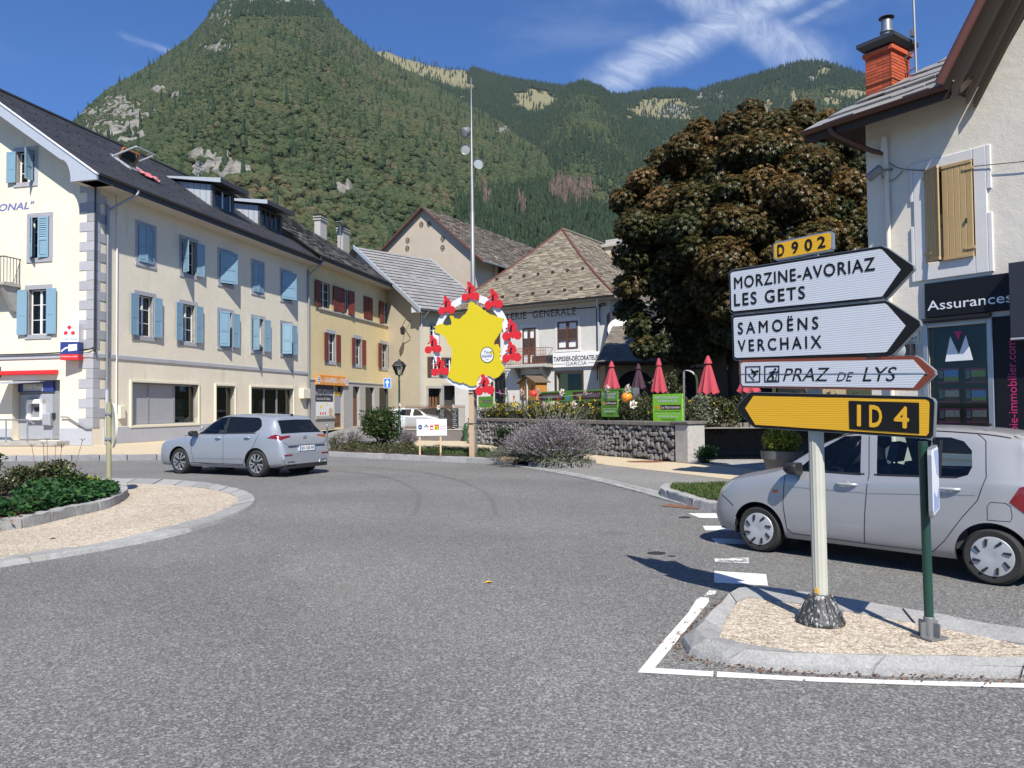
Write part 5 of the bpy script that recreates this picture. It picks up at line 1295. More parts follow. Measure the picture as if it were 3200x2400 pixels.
# hipped slate roof
mb=MB();xr=LB+0.55;yr=7.0;zrB=zeB+(yr+OV)*0.7;hx=xr-(yr+OV)
mb.poly([(-0.1,-OV,zeB-0.02),(xr,-OV,zeB-0.02),(hx,yr,zrB),(-0.1,yr,zrB)]);mb.poly([(xr,-OV,zeB-0.02),(xr,yr*2+OV,zeB-0.02),(hx,yr,zrB)]);mb.poly([(hx,
  yr,zrB),(xr,yr*2+OV,zeB),(-0.1,yr*2+OV,zeB),(-0.1,yr,zrB)])
rb=mb.build('roof',M_['slate_grey'],B.e)
mb=MB();slope_tiles(mb,(-0.1,-OV-0.03,zeB),(xr,-OV-0.03,zeB),(hx,yr,zrB),(-0.1,yr,zrB),0.27,0.75,0.016,0.25,lift=0.03);tag(mb.build('slates',M_['slate_grey'],
  rb),kind='stuff')
mb=MB();mb.box(0,xr-0.02,-OV,-OV+0.045,zeB-0.28,zeB-0.02);mb.build('fascia_board',M_['gutter_dark'],B.e);mb=MB();mb.box(0,xr-0.02,-OV+0.05,0,zeB-0.28,
  zeB-0.24);mb.box(0,xr,-OV,-OV+0.04,zeB-0.05,zeB-0.03);mb.box(LB,xr,0,10,zwB-0.05,zwB);mb.box(xr-0.04,xr,-OV+0.04,10,zwB-0.1,zeB-0.03);mb.build('soffit',
  M_['soffit'],B.e)
gutter(B,0.08,xr+0.06,-OV-0.07,zeB,0.085)
def chimney(F,px0,px1,pyt,pyb,y,name='chimney',mat='concrete',dy=0.6):
 x0,zt_=F.at(px0,pyt,y);x1,zb_=F.at(px1,pyb,y)
 mb=MB();mb.box(x0,x1,y,y+dy,zb_-2.5,zt_-0.35);c_=mb.build(name,M_[mat],F.e)
 for k,(a,b_)in enumerate(((-0.55,-0.42),(-0.30,-0.18),(-0.10,0.0))):
  q=MB();q.cbox(x0-0.09,x1+0.09,y-0.09,y+dy+0.09,zt_+a,zt_+b_,0.02);q.build('chimney_cap',M_['concrete' if k<2 else 'black_paint'],c_)
 q=MB();q.box(x0+0.1,x1-0.1,y+0.1,y+dy-0.1,zt_-0.4,zt_-0.08);q.build('flue',M_['concrete_dark'],c_)
chimney(B,1001,1021,668,730,7.6);chimney(B,1072,1092,705,780,8.0)
mb=MB();axx,azt=B.at(1063,690,8);az_=B.at(1063,760,8)[1];mb.tube([(axx,8,az_-1),(axx,8,azt)],0.03,6);mb.box(axx-0.3,axx+0.25,7.7,8.3,azt-0.15,azt-0.09);mb.box(axx-0.3,
  axx+0.25,7.7,7.75,azt-0.25,azt);ao=mb.build('roof_aerial',M_['galvanised']);ao.matrix_world=B.W;tag(ao,'small aerial standing between the two concrete chimneys of the yellow house',
  'aerial')
# ---- house with the pale tiled roof, turned to the side street
cC=AT(1314,1318,62);cC.z=0.25
C_=Facade(cC,rad(45),'beige house with pale grey tiled roof behind the yellow house',name='beige_house')
zeC=C_.at(1395,974,-0.8)[1];LC=7.4;GWC=17.0;yrC=8.5;OC=0.8;rc=0.69;zwC=zeC+OC*rc-0.25
print('C',zeC,cC)
def cz(x,y):return 900+x/2.764,750+y/2.764
cw=[[C_.at(*cz(1228,800))[0],C_.at(*cz(1300,800))[0],C_.at(*cz(1260,875))[1],C_.at(*cz(1260,735))[1]],[C_.at(*cz(1232,1090))[0],C_.at(*cz(1300,1090))[0],
  C_.at(*cz(1260,1175))[1],C_.at(*cz(1260,1012))[1]],[C_.at(1392,1150)[0],C_.at(1424,1150)[0],C_.at(*cz(1260,1175))[1],C_.at(*cz(1260,1012))[1]]]
gd=[[C_.at(*cz(1212,1350))[0],C_.at(*cz(1330,1350))[0],0.05,C_.at(*cz(1270,1282))[1]],[C_.at(1385,1270)[0],C_.at(1434,1270)[0],0.05,C_.at(1400,1205)[1]]]
mb=MB();wall(mb,rect(0,LC,0,zwC),[rect(*w)for w in cw+gd],depth=0.3)
wall(mb,[(-GWC,0),(0,0),(0,zwC),(-yrC,zwC+yrC*rc),(-GWC,zwC)],[],M=ROT90)
mb.quad((LC,0,0),(LC,GWC,0),(LC,GWC,zwC),(LC,0,zwC));mb.build('wall',M_['plaster_beige'],C_.e)
for i,w in enumerate(cw):window(C_,*w,sur=0.12,surm='concrete',shut=True if i else None,smat='shutter_brown',style='louver',lang=176,rang=176,recess=0.2)
for i,w in enumerate(gd):
 q=MB();q.quad((w[0],0.9,w[2]),(w[1],0.9,w[2]),(w[1],0.9,w[3]),(w[0],0.9,w[3]));q.quad((w[0],0.3,w[3]),(w[0],0.9,w[3]),(w[1],0.9,w[3]),(w[1],0.3,w[3]));q.quad((w[1],
  0.3,w[2]),(w[1],0.3,w[3]),(w[1],0.9,w[3]),(w[1],0.9,w[2]));d_=q.build('doorway',M_['room_dark'],C_.e)
 q=MB()
 for a,b_ in((w[0]-0.2,w[0]),(w[1],w[1]+0.2)):q.cbox(a,b_,-0.04,0.02,0,w[3]+0.22,0.01)
 q.cbox(w[0],w[1],-0.038,0.02,w[3],w[3]+0.22,0.01);q.build('door_surround',M_['concrete'],d_)
 if i==0:
  for k in range(4):
   q=MB();x0=w[0]+(w[1]-w[0])*(0.12+0.22*k);q.prism([(x0,0.1),(x0+0.2,0.1),(x0+0.2,w[3]-0.75),(x0+0.1,w[3]-0.55),(x0,w[3]-0.75)],0.5,0.55);q.build('gate_board',
  M_['wood_brown'],d_)
mb=MB();zrC=zeC+(yrC+OC)*rc
mb.quad((-0.7,-OC,zeC-0.02),(LC+0.5,-OC,zeC-0.02),(LC+0.5,yrC,zrC-0.02),(-0.7,yrC,zrC-0.02));mb.quad((LC+0.5,GWC+OC,zeC),(-0.7,GWC+OC,zeC),(-0.7,yrC,zrC-0.02),
  (LC+0.5,yrC,zrC-0.02));mb.quad((-0.6,-OC,zeC-0.16),(-0.6,yrC,zrC-0.2),(LC+0.4,yrC,zrC-0.2),(LC+0.4,-OC,zeC-0.16))
rcf=mb.build('roof',M_['tile_pale'],C_.e)
mb=MB();slope_tiles(mb,(-0.6,-OC-0.03,zeC),(LC+0.4,-OC-0.03,zeC),(LC+0.4,yrC,zrC),(-0.6,yrC,zrC),0.62,0.55,0.03,0.04,lift=0.06);tag(mb.build('tiles',M_['tile_pale'],
  rcf),kind='stuff')
mb=MB()
for xx in(-0.72,LC+0.42):mb.add([(xx,-OC-0.05,zeC-0.25),(xx+0.12,-OC-0.05,zeC-0.25),(xx+0.12,yrC,zrC-0.2),(xx,yrC,zrC-0.2),(xx,-OC-0.05,zeC+0.12),(xx+0.12,
  -OC-0.05,zeC+0.12),(xx+0.12,yrC,zrC+0.15),(xx,yrC,zrC+0.15)],[(4,5,6,7),(0,3,2,1),(0,1,5,4),(3,0,4,7),(1,2,6,5)])
mb.build('verge_flashing',M_['zinc_pale'],C_.e)
mb=MB();mb.add([(-0.62,-OC,zeC-0.2),(-0.62,0.3,zeC-0.2),(-0.62,0.3,zeC+(0.3+OC)*rc-0.1),(-0.02,-OC,zeC-0.2),(-0.02,0.3,zeC-0.2),(-0.02,0.3,zeC+(0.3+OC)*rc-0.1)],
  [(0,1,2),(0,3,4,1),(3,5,4)]);mb.build('eave_box',M_['white_paint'],C_.e)
gutter(C_,-0.6,LC+0.4,-OC-0.08,zeC-0.02,0.08,'zinc')
pipe(C_,[(0.25,-OC-0.05,zeC-0.1),(0.2,-0.3,zeC-0.6),(0.12,-0.08,zeC-0.9),(0.12,-0.08,0.1)],0.07,'zinc_pale')
for px,py in((1303,885),(1350,912)):
 q=MB();pass
mb=MB()
for x0,y0 in((2.3,3.3),(4.4,3.3)):
 for v in(0.0,):
  mb.add([(x0,y0,zeC+(y0+OC)*rc+0.10),(x0+0.7,y0,zeC+(y0+OC)*rc+0.10),(x0+0.7,y0+1.3,zeC+(y0+1.3+OC)*rc+0.10),(x0,y0+1.3,zeC+(y0+1.3+OC)*rc+0.10)],[(0,
  1,2,3)])
 ob=mb.build('skylight',M_['grey_panel'],C_.e);mb=MB()
 # wrought bracket lantern on its gable wall
mb=MB();mb.tube([(-0.02,1.2,8.6),(-0.5,1.25,8.7),(-0.75,1.3,8.2)],0.03,6);mb.tube([(-0.05,1.2,7.2),(-0.35,1.2,7.6),(-0.75,1.3,8.2)],0.03,6);mb.lathe([(0.05,
  8.15),(0.22,8.0),(0.16,7.5),(0.05,7.45)],8,(-0.75,1.3,0));mb.build('wall_lantern',M_['black_paint'],C_.e)
# ---- old hardware shop with hipped tile roof
cD=AT(1909,1265,40);cD.z=0.1;dD=Vector((0.829,-0.559,0));LD=10.3
D_=Facade(cD-dD*LD,math.atan2(dD.y,dD.x),'old grey-white hardware shop with hipped wooden tile roof and faded painted lettering',name='corner_shop')
OD=0.75;zeD=sum(D_.at(px,py,-OD)[1]for px,py in((1573,957),(1750,936),(1900,921)))/3
print('D',zeD,D_.at(1419,963,-OD),D_.at(1930,919,-OD))
zwD=zeD-0.15
ow=[D_.at(1743,1047)[0],D_.at(1806,1047)[0],D_.at(1775,1090)[1],D_.at(1775,1004)[1]]
od=[D_.at(1634,1080)[0],D_.at(1675,1080)[0],D_.at(1655,1139)[1],D_.at(1655,1025)[1]]
ol=[D_.at(1524,1080)[0],D_.at(1564,1080)[0],ow[2],ow[3]]
os_=[D_.at(1740,1200)[0],D_.at(1819,1200)[0],0.5,D_.at(1780,1165)[1]]
o2=[D_.at(1636,1210)[0],D_.at(1690,1210)[0],0.05,D_.at(1660,1178)[1]];o3=[D_.at(1540,1210)[0],D_.at(1574,1210)[0],0.05,D_.at(1560,1172)[1]]
mb=MB();wall(mb,rect(0,LD,0,zwD),[rect(*w)for w in(ow,od,ol,os_,o2,o3)],depth=0.3);mb.quad((LD,0,0),(LD,12,0),(LD,12,zwD),(LD,0,zwD));mb.quad((0,12,0),
  (0,0,0),(0,0,zwD),(0,12,zwD));mb.build('wall',M_['plaster_white'],D_.e)
def brown_shutter(w,h,rows):
 """closed shutter with clear lights above and below a louvred middle"""
 mb=MB();f=0.07;mb.box(0,f,0,0.05,0,h);mb.box(w-f,w,0,0.05,0,h);zz=[0]+rows+[h-f]
 for z in zz:mb.box(f,w-f,0,0.05,z,z+f)
 a,b_=rows;n=9
 for i in range(n):mb.box(f,w-f,0.01,0.04,a+f+(b_-a-f)*i/n,a+f+(b_-a-f)*(i+0.55)/n)
 if w>0.7:mb.box(w/2-0.025,w/2+0.025,0.01,0.045,f,a);mb.box(w/2-0.025,w/2+0.025,0.01,0.045,b_+f,h-f)
 return mb
for w,nm in((ow,'window'),(od,'balcony_door'),(ol,'window')):
 a,b_,c_,d_=w;q=MB();e=0.16
 for r_ in((a-e,a,c_,d_),(b_,b_+e,c_,d_),(a-e,b_+e,d_,d_+e*1.3),(a-e,b_+e,c_-e,c_)):q.cbox(r_[0],r_[1],-0.03,0.02,r_[2],r_[3],0.01)
 rt=q.build(nm,M_['surround_white'],D_.e);h=d_-c_;sw=(b_-a)/2
 for k in(0,1):
  s_=brown_shutter(sw-0.01,h-0.02,[h*0.30,h*0.68]);s_.build('shutter',M_['shutter_brown'],rt,loc=(a+0.005+k*sw,-0.06 if k else-0.05,c_+0.01))
 q=MB();q.quad((a,0.02,c_),(b_,0.02,c_),(b_,0.02,d_),(a,0.02,d_));q.build('curtain',M_['white_paint'],rt)
for w,nm in((os_,'shop_window'),(o2,'doorway'),(o3,'doorway')):
 a,b_,c_,d_=w;q=MB();q.box(a-0.1,a,-0.05,0.05,c_,d_+0.12);q.box(b_,b_+0.1,-0.05,0.05,c_,d_+0.12);q.box(a,b_,-0.05,0.05,d_,d_+0.12);rt=q.build(nm,M_['wood_dark'],
  D_.e)
 q=MB();q.quad((a,0.2,c_),(b_,0.2,c_),(b_,0.2,d_),(a,0.2,d_));q.build('pane',M_['glass_shop'],rt)
 q=MB();q.quad((a,1.2,c_),(b_,1.2,c_),(b_,1.2,d_),(a,1.2,d_));q.build('shop_interior',M_['room_dark'],rt)
 # balcony with wrought rail
bx0,bx1=D_.at(1578,1140,-0.75)[0],D_.at(1708,1140,-0.75)[0];bz=D_.at(1640,1139,-0.75)[1]
q=MB();q.cbox(bx0,bx1,-0.8,0,bz-0.18,bz,0.03);bal=q.build('balcony',M_['concrete'],D_.e)
q=MB();hr=0.88
for i in range(25):
 x_=bx0+0.05+(bx1-bx0-0.1)*i/24;q.tube([(x_,-0.76,bz),(x_,-0.76,bz+hr)],0.012,4)
 if i<24:
  c_=x_+(bx1-bx0-0.1)/48;q.tube([(c_+0.06*math.cos(t),-0.76,bz+0.62+0.11*math.sin(t))for t in[k*math.pi/4 for k in range(9)]],0.009,4,caps=False)
  q.tube([(c_+0.06*math.cos(t),-0.76,bz+0.18+0.08*math.sin(t))for t in[k*math.pi/4 for k in range(9)]],0.009,4,caps=False)
for z_ in(0.04,0.42,hr):q.tube([(bx0+0.04,0,bz+z_),(bx0+0.04,-0.76,bz+z_),(bx1-0.04,-0.76,bz+z_),(bx1-0.04,0,bz+z_)],0.016,5)
q.build('railing',M_['rust'],bal)
for x_ in(bx0+0.35,bx1-0.55):
 q=MB();q.prism([(0,bz-0.18),(0,bz-0.75),(0.2,bz-0.7),(0.7,bz-0.18)],0,0.2,M=Matrix(((0,1,0,x_),(-1,0,0,0),(0,0,1,0),(0,0,0,1))));q.build('bracket',M_['concrete'],
  bal)
mb=MB();tx0,tx1=D_.at(1462,985)[0],D_.at(1800,985)[0];tz0,tz1=D_.at(1700,996)[1],D_.at(1700,968)[1]
text_into(mb,'QUINCAILLERIE  GENERALE',tx0,tx1,tz0,tz1,-0.004,bold=0.022,space=1.1);mb.build('lettering',M_['letter_grey'],D_.e)
gx0,gx1=D_.at(1728,1125,-0.12)[0],D_.at(1873,1125,-0.12)[0];gz0,gz1=D_.at(1800,1146,-0.12)[1],D_.at(1800,1102,-0.12)[1]
mb=MB();mb.cbox(gx0,gx1,-0.14,0,gz0,gz1,0.01);sg=mb.build('shop_sign',M_['white_paint'],D_.e)
mb=MB();mb.cbox(gx0-1.35,gx0,-0.10,0,gz0,gz1-0.05,0.01);mb.build('dark_panel',M_['agency_grey'],sg)
mb=MB();Wd,Hd=gx1-gx0,gz1-gz0
text_into(mb,'TAPISSIER-DÉCORATEUR',gx0+Wd*0.02,gx1-Wd*0.0,gz0+Hd*0.42,gz0+Hd*0.86,-0.144,bold=0.03);text_into(mb,'GARCIA',gx0+Wd*0.29,gx0+Wd*0.74,gz0+Hd*0.10,
  gz0+Hd*0.36,-0.144)
mb.box(gx0+Wd*0.01,gx0+Wd*0.27,-0.144,-0.141,gz0+Hd*0.22,gz0+Hd*0.25);mb.box(gx0+Wd*0.76,gx1-Wd*0.01,-0.144,-0.141,gz0+Hd*0.22,gz0+Hd*0.25);mb.build('lettering',
  M_['sign_black'],sg)
pipe(D_,[(LD-0.3,-OD,zeD-0.1),(LD-0.55,-0.3,zeD-0.5),(LD-0.62,-0.08,zeD-0.7),(LD-0.62,-0.08,2.9)],0.06,'zinc_pale');pipe(D_,[(0,-0.04,zeD-0.45),(LD-0.9,
  -0.04,zeD-0.45),(LD-0.75,-0.04,zeD-0.6),(LD-0.75,-0.04,3.0)],0.025,'black_paint','cable')
apx=LD/2+0.1;ra_=D_.I.to_3x3()@ray(1757,717);c0_=D_.I@Vector((0,0,EYE));t_=(apx-c0_.x)/ra_.x;apy,apz=c0_.y+ra_.y*t_,c0_.z+ra_.z*t_
print('D apex',apx,apy,apz)
x0_,x1_=-0.65,LD+0.7
def eavez(f):return zeD+(apz-zeD)*(f*0.80+0.20*f*f)
def dpt(corner,f):
 ax_,ay_=corner;return Vector((ax_+(apx-ax_)*f,ay_+(apy-ay_)*f,eavez(f)))
mb=MB();tl=MB();N_=8
for i in range(N_):
 f0,f1=i/N_,(i+1)/N_
 a,b_,c_,d_=dpt((x0_,-OD),f0),dpt((x1_,-OD),f0),dpt((x1_,-OD),f1),dpt((x0_,-OD),f1)
 mb.quad(a,b_,c_,d_);slope_tiles(tl,a,b_,c_,d_,0.115,0.34,0.012,0.5,lift=0.016)
 e_,g_=Vector((x1_,13,eavez(f0))),Vector((x1_+(apx-x1_)*f1,13,eavez(f1)));e_=Vector((x1_+(apx-x1_)*f0,13,eavez(f0)))
 mb.quad(b_,e_,g_,c_);slope_tiles(tl,b_,e_,g_,c_,0.16,0.4,0.012,0.5,lift=0.016)
 h_,k_=Vector((x0_+(apx-x0_)*f0,13,eavez(f0))),Vector((x0_+(apx-x0_)*f1,13,eavez(f1)));mb.quad(h_,a,d_,k_)
rd=mb.build('roof',M_['tile_old'],D_.e);tag(tl.build('tiles',M_['tile_old'],rd),kind='stuff')
for cn in((x0_,-OD),(x1_,-OD)):
 mb=MB();mb.tube([dpt(cn,i/10)+Vector((0,0,0.03))for i in range(11)],0.07,6);mb.build('hip_flashing',M_['copper_brown'],D_.e)
mb=MB();mb.tube([Vector((apx,apy,apz+0.03)),Vector((apx,13,apz+0.03))],0.1,6);mb.build('ridge_flashing',M_['tile_barn'],D_.e)
hk=MB()
for f,n in((0.13,10),(0.42,7)):
 for i in range(n):
  p=dpt((x0_,-OD),f).lerp(dpt((x1_,-OD),f),(i+0.5)/n);hk.box(p.x-0.07,p.x+0.07,p.y-0.08,p.y+0.02,p.z+0.02,p.z+0.14)
tag(hk.build('snow_hooks',M_['wood_dark'],rd),kind='stuff')
mb=MB();mb.box(x0_,x1_,-OD,0,zeD-0.14,zeD-0.08);mb.box(x1_-0.7,x1_,0,12,zeD-0.14,zeD-0.08);mb.build('soffit',M_['concrete'],D_.e)
gutter(D_,x0_,x1_,-OD-0.08,zeD-0.02,0.08)
mb=MB();hx_,hz_=D_.at(1912,752,8.0);mb.box(hx_-0.55,hx_+0.55,8,9,hz_-3.5,hz_-0.4);ch_=mb.build('chimney',M_['plaster_beige'],D_.e)
mb=MB();mb.cbox(hx_-0.7,hx_+0.7,7.85,9.15,hz_-0.4,hz_-0.2,0.03);mb.cbox(hx_-0.5,hx_+0.5,8.05,8.95,hz_-0.2,hz_+0.1,0.03);mb.build('chimney_cap',M_['concrete'],
  ch_)
# ---- tall tan barn with rosette openings
apB=AT(1327,650,78);dE=Vector((0.866,-0.5,0));wl_,wr_=6.2,5.7
E_=Facade(Vector((apB.x,apB.y,0))-dE*wl_,math.atan2(dE.y,dE.x),'tall tan barn gable with star-shaped round vents',name='barn')
zaE=E_.at(1327,652)[1];zeE=E_.at(1474,780)[1];LE=wl_+wr_;zlE=E_.at(1182,800)[1]
print('E',zaE,zeE,zlE)
rs_px=[(1316,703),(1340,701),(1273,753),(1272,778),(1383,748),(1382.5,776)];cen_=[E_.at(*p)for p in rs_px];rr_=0.30
mb=MB();wall(mb,[(0,0),(LE,0),(LE,zeE),(wl_,zaE),(0,zlE)],[[(x+rr_*math.cos(i*math.pi/6),z+rr_*1.15*math.sin(i*math.pi/6))for i in range(12)]for x,z in cen_],
  depth=0.3)
mb.quad((LE,0,0),(LE,4.0,0),(LE,4.0,zeE),(LE,0,zeE));mb.build('wall',M_['plaster_tan'],E_.e)
for x,z in cen_:
 q=MB();q.quad((x-0.4,0.28,z-0.5),(x+0.4,0.28,z-0.5),(x+0.4,0.28,z+0.5),(x-0.4,0.28,z+0.5));vt=q.build('round_vent',M_['black_paint'],E_.e)
 q=MB()
 for k in range(8):
  a=k*math.pi/4+0.2;q.prism([(x+rr_*0.95*math.cos(a+0.07),z+rr_*1.1*math.sin(a+0.07)),(x+rr_*0.95*math.cos(a-0.07),z+rr_*1.1*math.sin(a-0.07)),(x,z)],
  0.02,0.08)
 q.build('rosette',M_['plaster_tan'],vt)
mb=MB();so_=(zaE-zeE)/wr_;xo=LE+1.6;zo=zeE-so_*1.6;bk=26
mb.quad((xo,-0.5,zo),(xo,bk,zo),(wl_,bk,zaE+0.1),(wl_,-0.5,zaE+0.1));xl=-1.2;zl_=zlE-so_*1.2
mb.quad((xl,bk,zl_),(xl,-0.5,zl_),(wl_,-0.5,zaE+0.1),(wl_,bk,zaE+0.1));re_=mb.build('roof',M_['tile_barn'],E_.e)
tl=MB();slope_tiles(tl,(xo,-0.5,zo),(xo,bk,zo),(wl_,bk,zaE+0.1),(wl_,-0.5,zaE+0.1),0.26,0.6,0.02,0.5,lift=0.03);tag(tl.build('tiles',M_['tile_barn'],re_),
  kind='stuff')
for(xa,za),(xb,zb_)in(((xo,zo),(wl_,zaE+0.1)),((xl,zl_),(wl_,zaE+0.1))):
 mb=MB();mb.add([(xa,-0.56,za-0.12),(xb,-0.56,zb_-0.12),(xb,-0.56,zb_+0.06),(xa,-0.56,za+0.06),(xa,-0.46,za-0.12),(xb,-0.46,zb_-0.12),(xb,-0.46,zb_+0.06),
  (xa,-0.46,za+0.06)],[(0,1,2,3),(3,2,6,7),(4,7,6,5),(0,4,5,1)]);mb.build('verge_board',M_['copper_brown'],E_.e)
mb=MB();mb.box(LE-0.05,LE+0.1,4,20,zeE-6,zeE-3.2);mb.box(LE-2.5,LE-2.3,4,20,zeE-6,zeE);mb.build('open_loft',M_['wood_dark'],E_.e)
mb=MB();mb.box(LE-0.2,LE+0.2,4,4.6,zeE-8,zeE+0.0);mb.build('pier',M_['plaster_tan'],E_.e)
mb=MB();mb.tube([(xo+0.1,-0.5,zo-0.05),(xo+0.1,bk,zo-0.05)],0.09,6);mb.build('gutter',M_['zinc'],E_.e)
# ---- low restaurant under the chestnut
cF=AT(1893,1300,34.5);cF.z=0
Fr=Facade(cF,rad(-4),'low ochre restaurant with arched openings and dark slate roof under the chestnut',name='restaurant')
LF=10.5;zeF=Fr.at(1900,1131,-0.9)[1];zwF=zeF+0.1
print('F',zeF)
ar=[]
for pa,pb,pt in((1925,2046,1157),(2118,2186,1155),(2240,2312,1150),(2350,2430,1152)):
 xa,xb=Fr.at(pa,1200)[0],Fr.at(pb,1200)[0];zt_=Fr.at((pa+pb)/2,pt)[1];zs_=max(1.2,zt_-min(0.9,(xb-xa)/2));ar.append([(xa,0.02),(xb,0.02),(xb,zs_)]+[((xa+xb)/2+(xb-xa)/2*math.cos(i*math.pi/10),
  zs_+(zt_-zs_)*math.sin(i*math.pi/10))for i in range(1,10)]+[(xa,zs_)])
mb=MB();wall(mb,rect(0,LF,0,zwF),ar,depth=0.3,mr=1);mb.quad((0,8,0),(0,0,0),(0,0,zwF),(0,8,zwF));mb.build('wall',[M_['plaster_ochre'],M_['wood_dark']],  # arch reveals: tree shade put into their dark colour, no timber
  Fr.e)
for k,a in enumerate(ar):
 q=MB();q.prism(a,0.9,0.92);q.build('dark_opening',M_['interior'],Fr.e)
mb=MB();mb.quad((-0.42,-0.9,zeF),(LF+0.5,-0.9,zeF),(LF+0.5,5.5,zeF+2.9),(1.0,5.5,zeF+2.9));mb.quad((-0.42,8,zeF),(-0.42,-0.9,zeF),(1.0,5.5,zeF+2.9),(1.0,
  8,zeF+2.9));rf_=mb.build('roof',M_['tile_barn'],Fr.e)
tl=MB();slope_tiles(tl,(-0.42,-0.93,zeF+0.01),(LF+0.5,-0.93,zeF+0.01),(LF+0.5,5.5,zeF+2.91),(1.0,5.5,zeF+2.91),0.3,0.35,0.014,0.2);tag(tl.build('slates',
  M_['tile_barn'],rf_),kind='stuff')
mb=MB();mb.box(-0.38,LF+0.4,-0.85,0,zeF-0.12,zeF-0.05);mb.build('soffit',M_['wood_dark'],Fr.e);gutter(Fr,-0.42,LF+0.5,-0.98,zeF,0.07)
rx0,rx1=Fr.at(2124,1140)[0],Fr.at(2222,1140)[0];rz0,rz1=Fr.at(2160,1155)[1],Fr.at(2160,1128)[1]
mb=MB();mb.cbox(rx0,rx1,-0.08,0,rz0,rz1,0.01);sg=mb.build('name_board',M_['agency_grey'],Fr.e);mb=MB();text_into(mb,'Le Marronnier',rx0+0.45,rx1-0.08,
  rz0+0.10,rz1-0.10,-0.084,bold=0.015);mb.build('lettering',M_['white_paint'],sg)
# white dish aerials between the shop and the restaurant
for k,(px,py,r_)in enumerate(((1938,1030,0.62),(1978,1066,0.5))):
 p=AT(px,py,38.0);q=MB();q.lathe([(0.0,0.12),(r_*0.5,0.09),(r_*0.85,0.02),(r_,-0.04),(r_*0.98,-0.06),(0,0.08)],20,M=Matrix.Rotation(rad(72),4,'X'));q.tube([(0,
  0.1,0),(0,0.5,-0.2),(0,0.5,-1.2)],0.035,6)
 o_=q.build('satellite_dish',M_['white_paint'],None,40,loc=p);tag(o_,('larger white satellite dish beside the grey-white hardware shop','smaller white satellite dish half hidden in the chestnut leaves')[k],
  'satellite dish')
mb=MB();p=AT(1905,1040,38.6);mb.box(-0.1,2.2,-0.1,3,-2.5,4.2);o_=mb.build('side_house',M_['agency_grey'],None,loc=(p.x+0.15,p.y+0.2,2.3));tag(o_,'dark clad annex between the hardware shop and the restaurant',
  'building')
# ---- house with the estate and insurance agency (right)
cG=AT(2731,1500,14.3);cG.z=0.12;rG=ray(-125,1300);dG=Vector((-rG.x,-rG.y,0)).normalized()
Gf=Facade(cG,math.atan2(dG.y,dG.x),'cream house with ochre plank shutters, stone slate roof and a black agency shopfront',name='agency_house')
OG=0.75
zeG=sum(Gf.at(px,py,-OG)[1]for px,py in((2560,415),(2740,342),(2930,268)))/3
gxl=Gf.at(2518,432,-OG)[0];gxr=Gf.at(2966,254,-OG)[0]
print('G',zeG,[Gf.at(px,py,-OG)for px,py in((2518,432),(2740,342),(2966,254))],gxl,gxr)
LG=8.0
gw0=[Gf.at(2894,660)[0],Gf.at(3047,660)[0],Gf.at(2970,812)[1],Gf.at(2970,516)[1]]
va=[Gf.at(2905,1150)[0],Gf.at(3090,1150)[0],0.75,Gf.at(2990,1018)[1]]
slope=0.62;vs=Gf.at(3100,5,-OG);vslope=(vs[1]-zeG)/(vs[0]-gxr);print('verge slope',vslope)
zwG=zeG+0.12;xg0=gxr+0.25
mb=MB();wall(mb,[(0,0),(LG,0),(LG,zwG+(LG-xg0)*vslope*0.9),(xg0,zwG),(0,zwG)],[rect(*gw0),rect(*va)],depth=0.28)
mb.quad((0,9,0),(0,0,0),(0,0,zwG),(0,9,zwG));mb.build('wall',M_['plaster_agency'],Gf.e)
# window with ochre plank shutters, one ajar; each plank its own piece
a,b_,c_,d_=gw0;q=MB();e=0.20
q.cbox(a-e,a,-0.035,0.02,c_-0.3,d_+0.18,0.01);q.cbox(b_,b_+e,-0.035,0.02,c_-0.3,d_+0.18,0.01);q.cbox(a,b_,-0.032,0.02,d_,d_+0.18,0.01);q.cbox(a,b_,-0.032,
  0.02,c_-0.3,c_,0.01)
zq=c_+(d_-c_)*0.42;q.cbox(b_+e,b_+e+0.07,-0.035,0.02,d_-0.55,d_+0.18,0.008);q.cbox(b_+e,b_+e+0.07,-0.035,0.02,c_-0.3,zq,0.008);q.cbox(a-e-0.06,a-e,-0.035,
  0.02,c_-0.3,zq,0.008);q.cbox(a-e-0.06,a-e,-0.035,0.02,d_-0.5,d_+0.18,0.008)
rt=q.build('window',M_['surround_white'],Gf.e)
q=MB();q.quad((a,0.26,c_),(b_,0.26,c_),(b_,0.26,d_),(a,0.26,d_));q.build('dark_room',M_['interior'],rt)
mid=Gf.at(2951,660)[0]
for side in(0,1):
 w_=(mid-a-0.01)if side==0 else(b_-mid-0.005);h_=d_-c_
 L=Matrix.Translation((a+0.005,-0.05,c_))@Matrix.Rotation(rad(-27),4,'Z')if side==0 else Matrix.Translation((mid,-0.075,c_-0.01))
 if side==0:w_*=1.12
 sh=bpy.data.objects.new('shutter',None);col.objects.link(sh);sh.parent=Gf.e;sh.matrix_local=L
 n=5
 for i in range(n):
  p=MB();p.cbox(i*w_/n+0.002,(i+1)*w_/n-0.002,0,0.028,0.05,h_-0.05,0.005);p.build('plank',M_['shutter_tan'],sh)
 p=MB();p.cbox(0,w_,-0.012,0.03,0,0.05,0.004);p.cbox(0,w_,-0.012,0.03,h_-0.05,h_,0.004);p.build('end_rail',M_['shutter_tan'],sh)
 p=MB();x_=0.0 if side==0 else w_
 for z_ in(0.13,h_-0.16):p.box(x_-0.14 if side else x_-0.03,x_+0.03 if side else x_+0.14,-0.016,0.0,z_,z_+0.045)
 p.build('hinge',M_['shutter_tan'],sh)
 if side:p=MB();p.box(w_*0.78,w_*0.82,-0.03,0,h_*0.36,h_*0.40);p.build('latch',M_['black_paint'],sh)
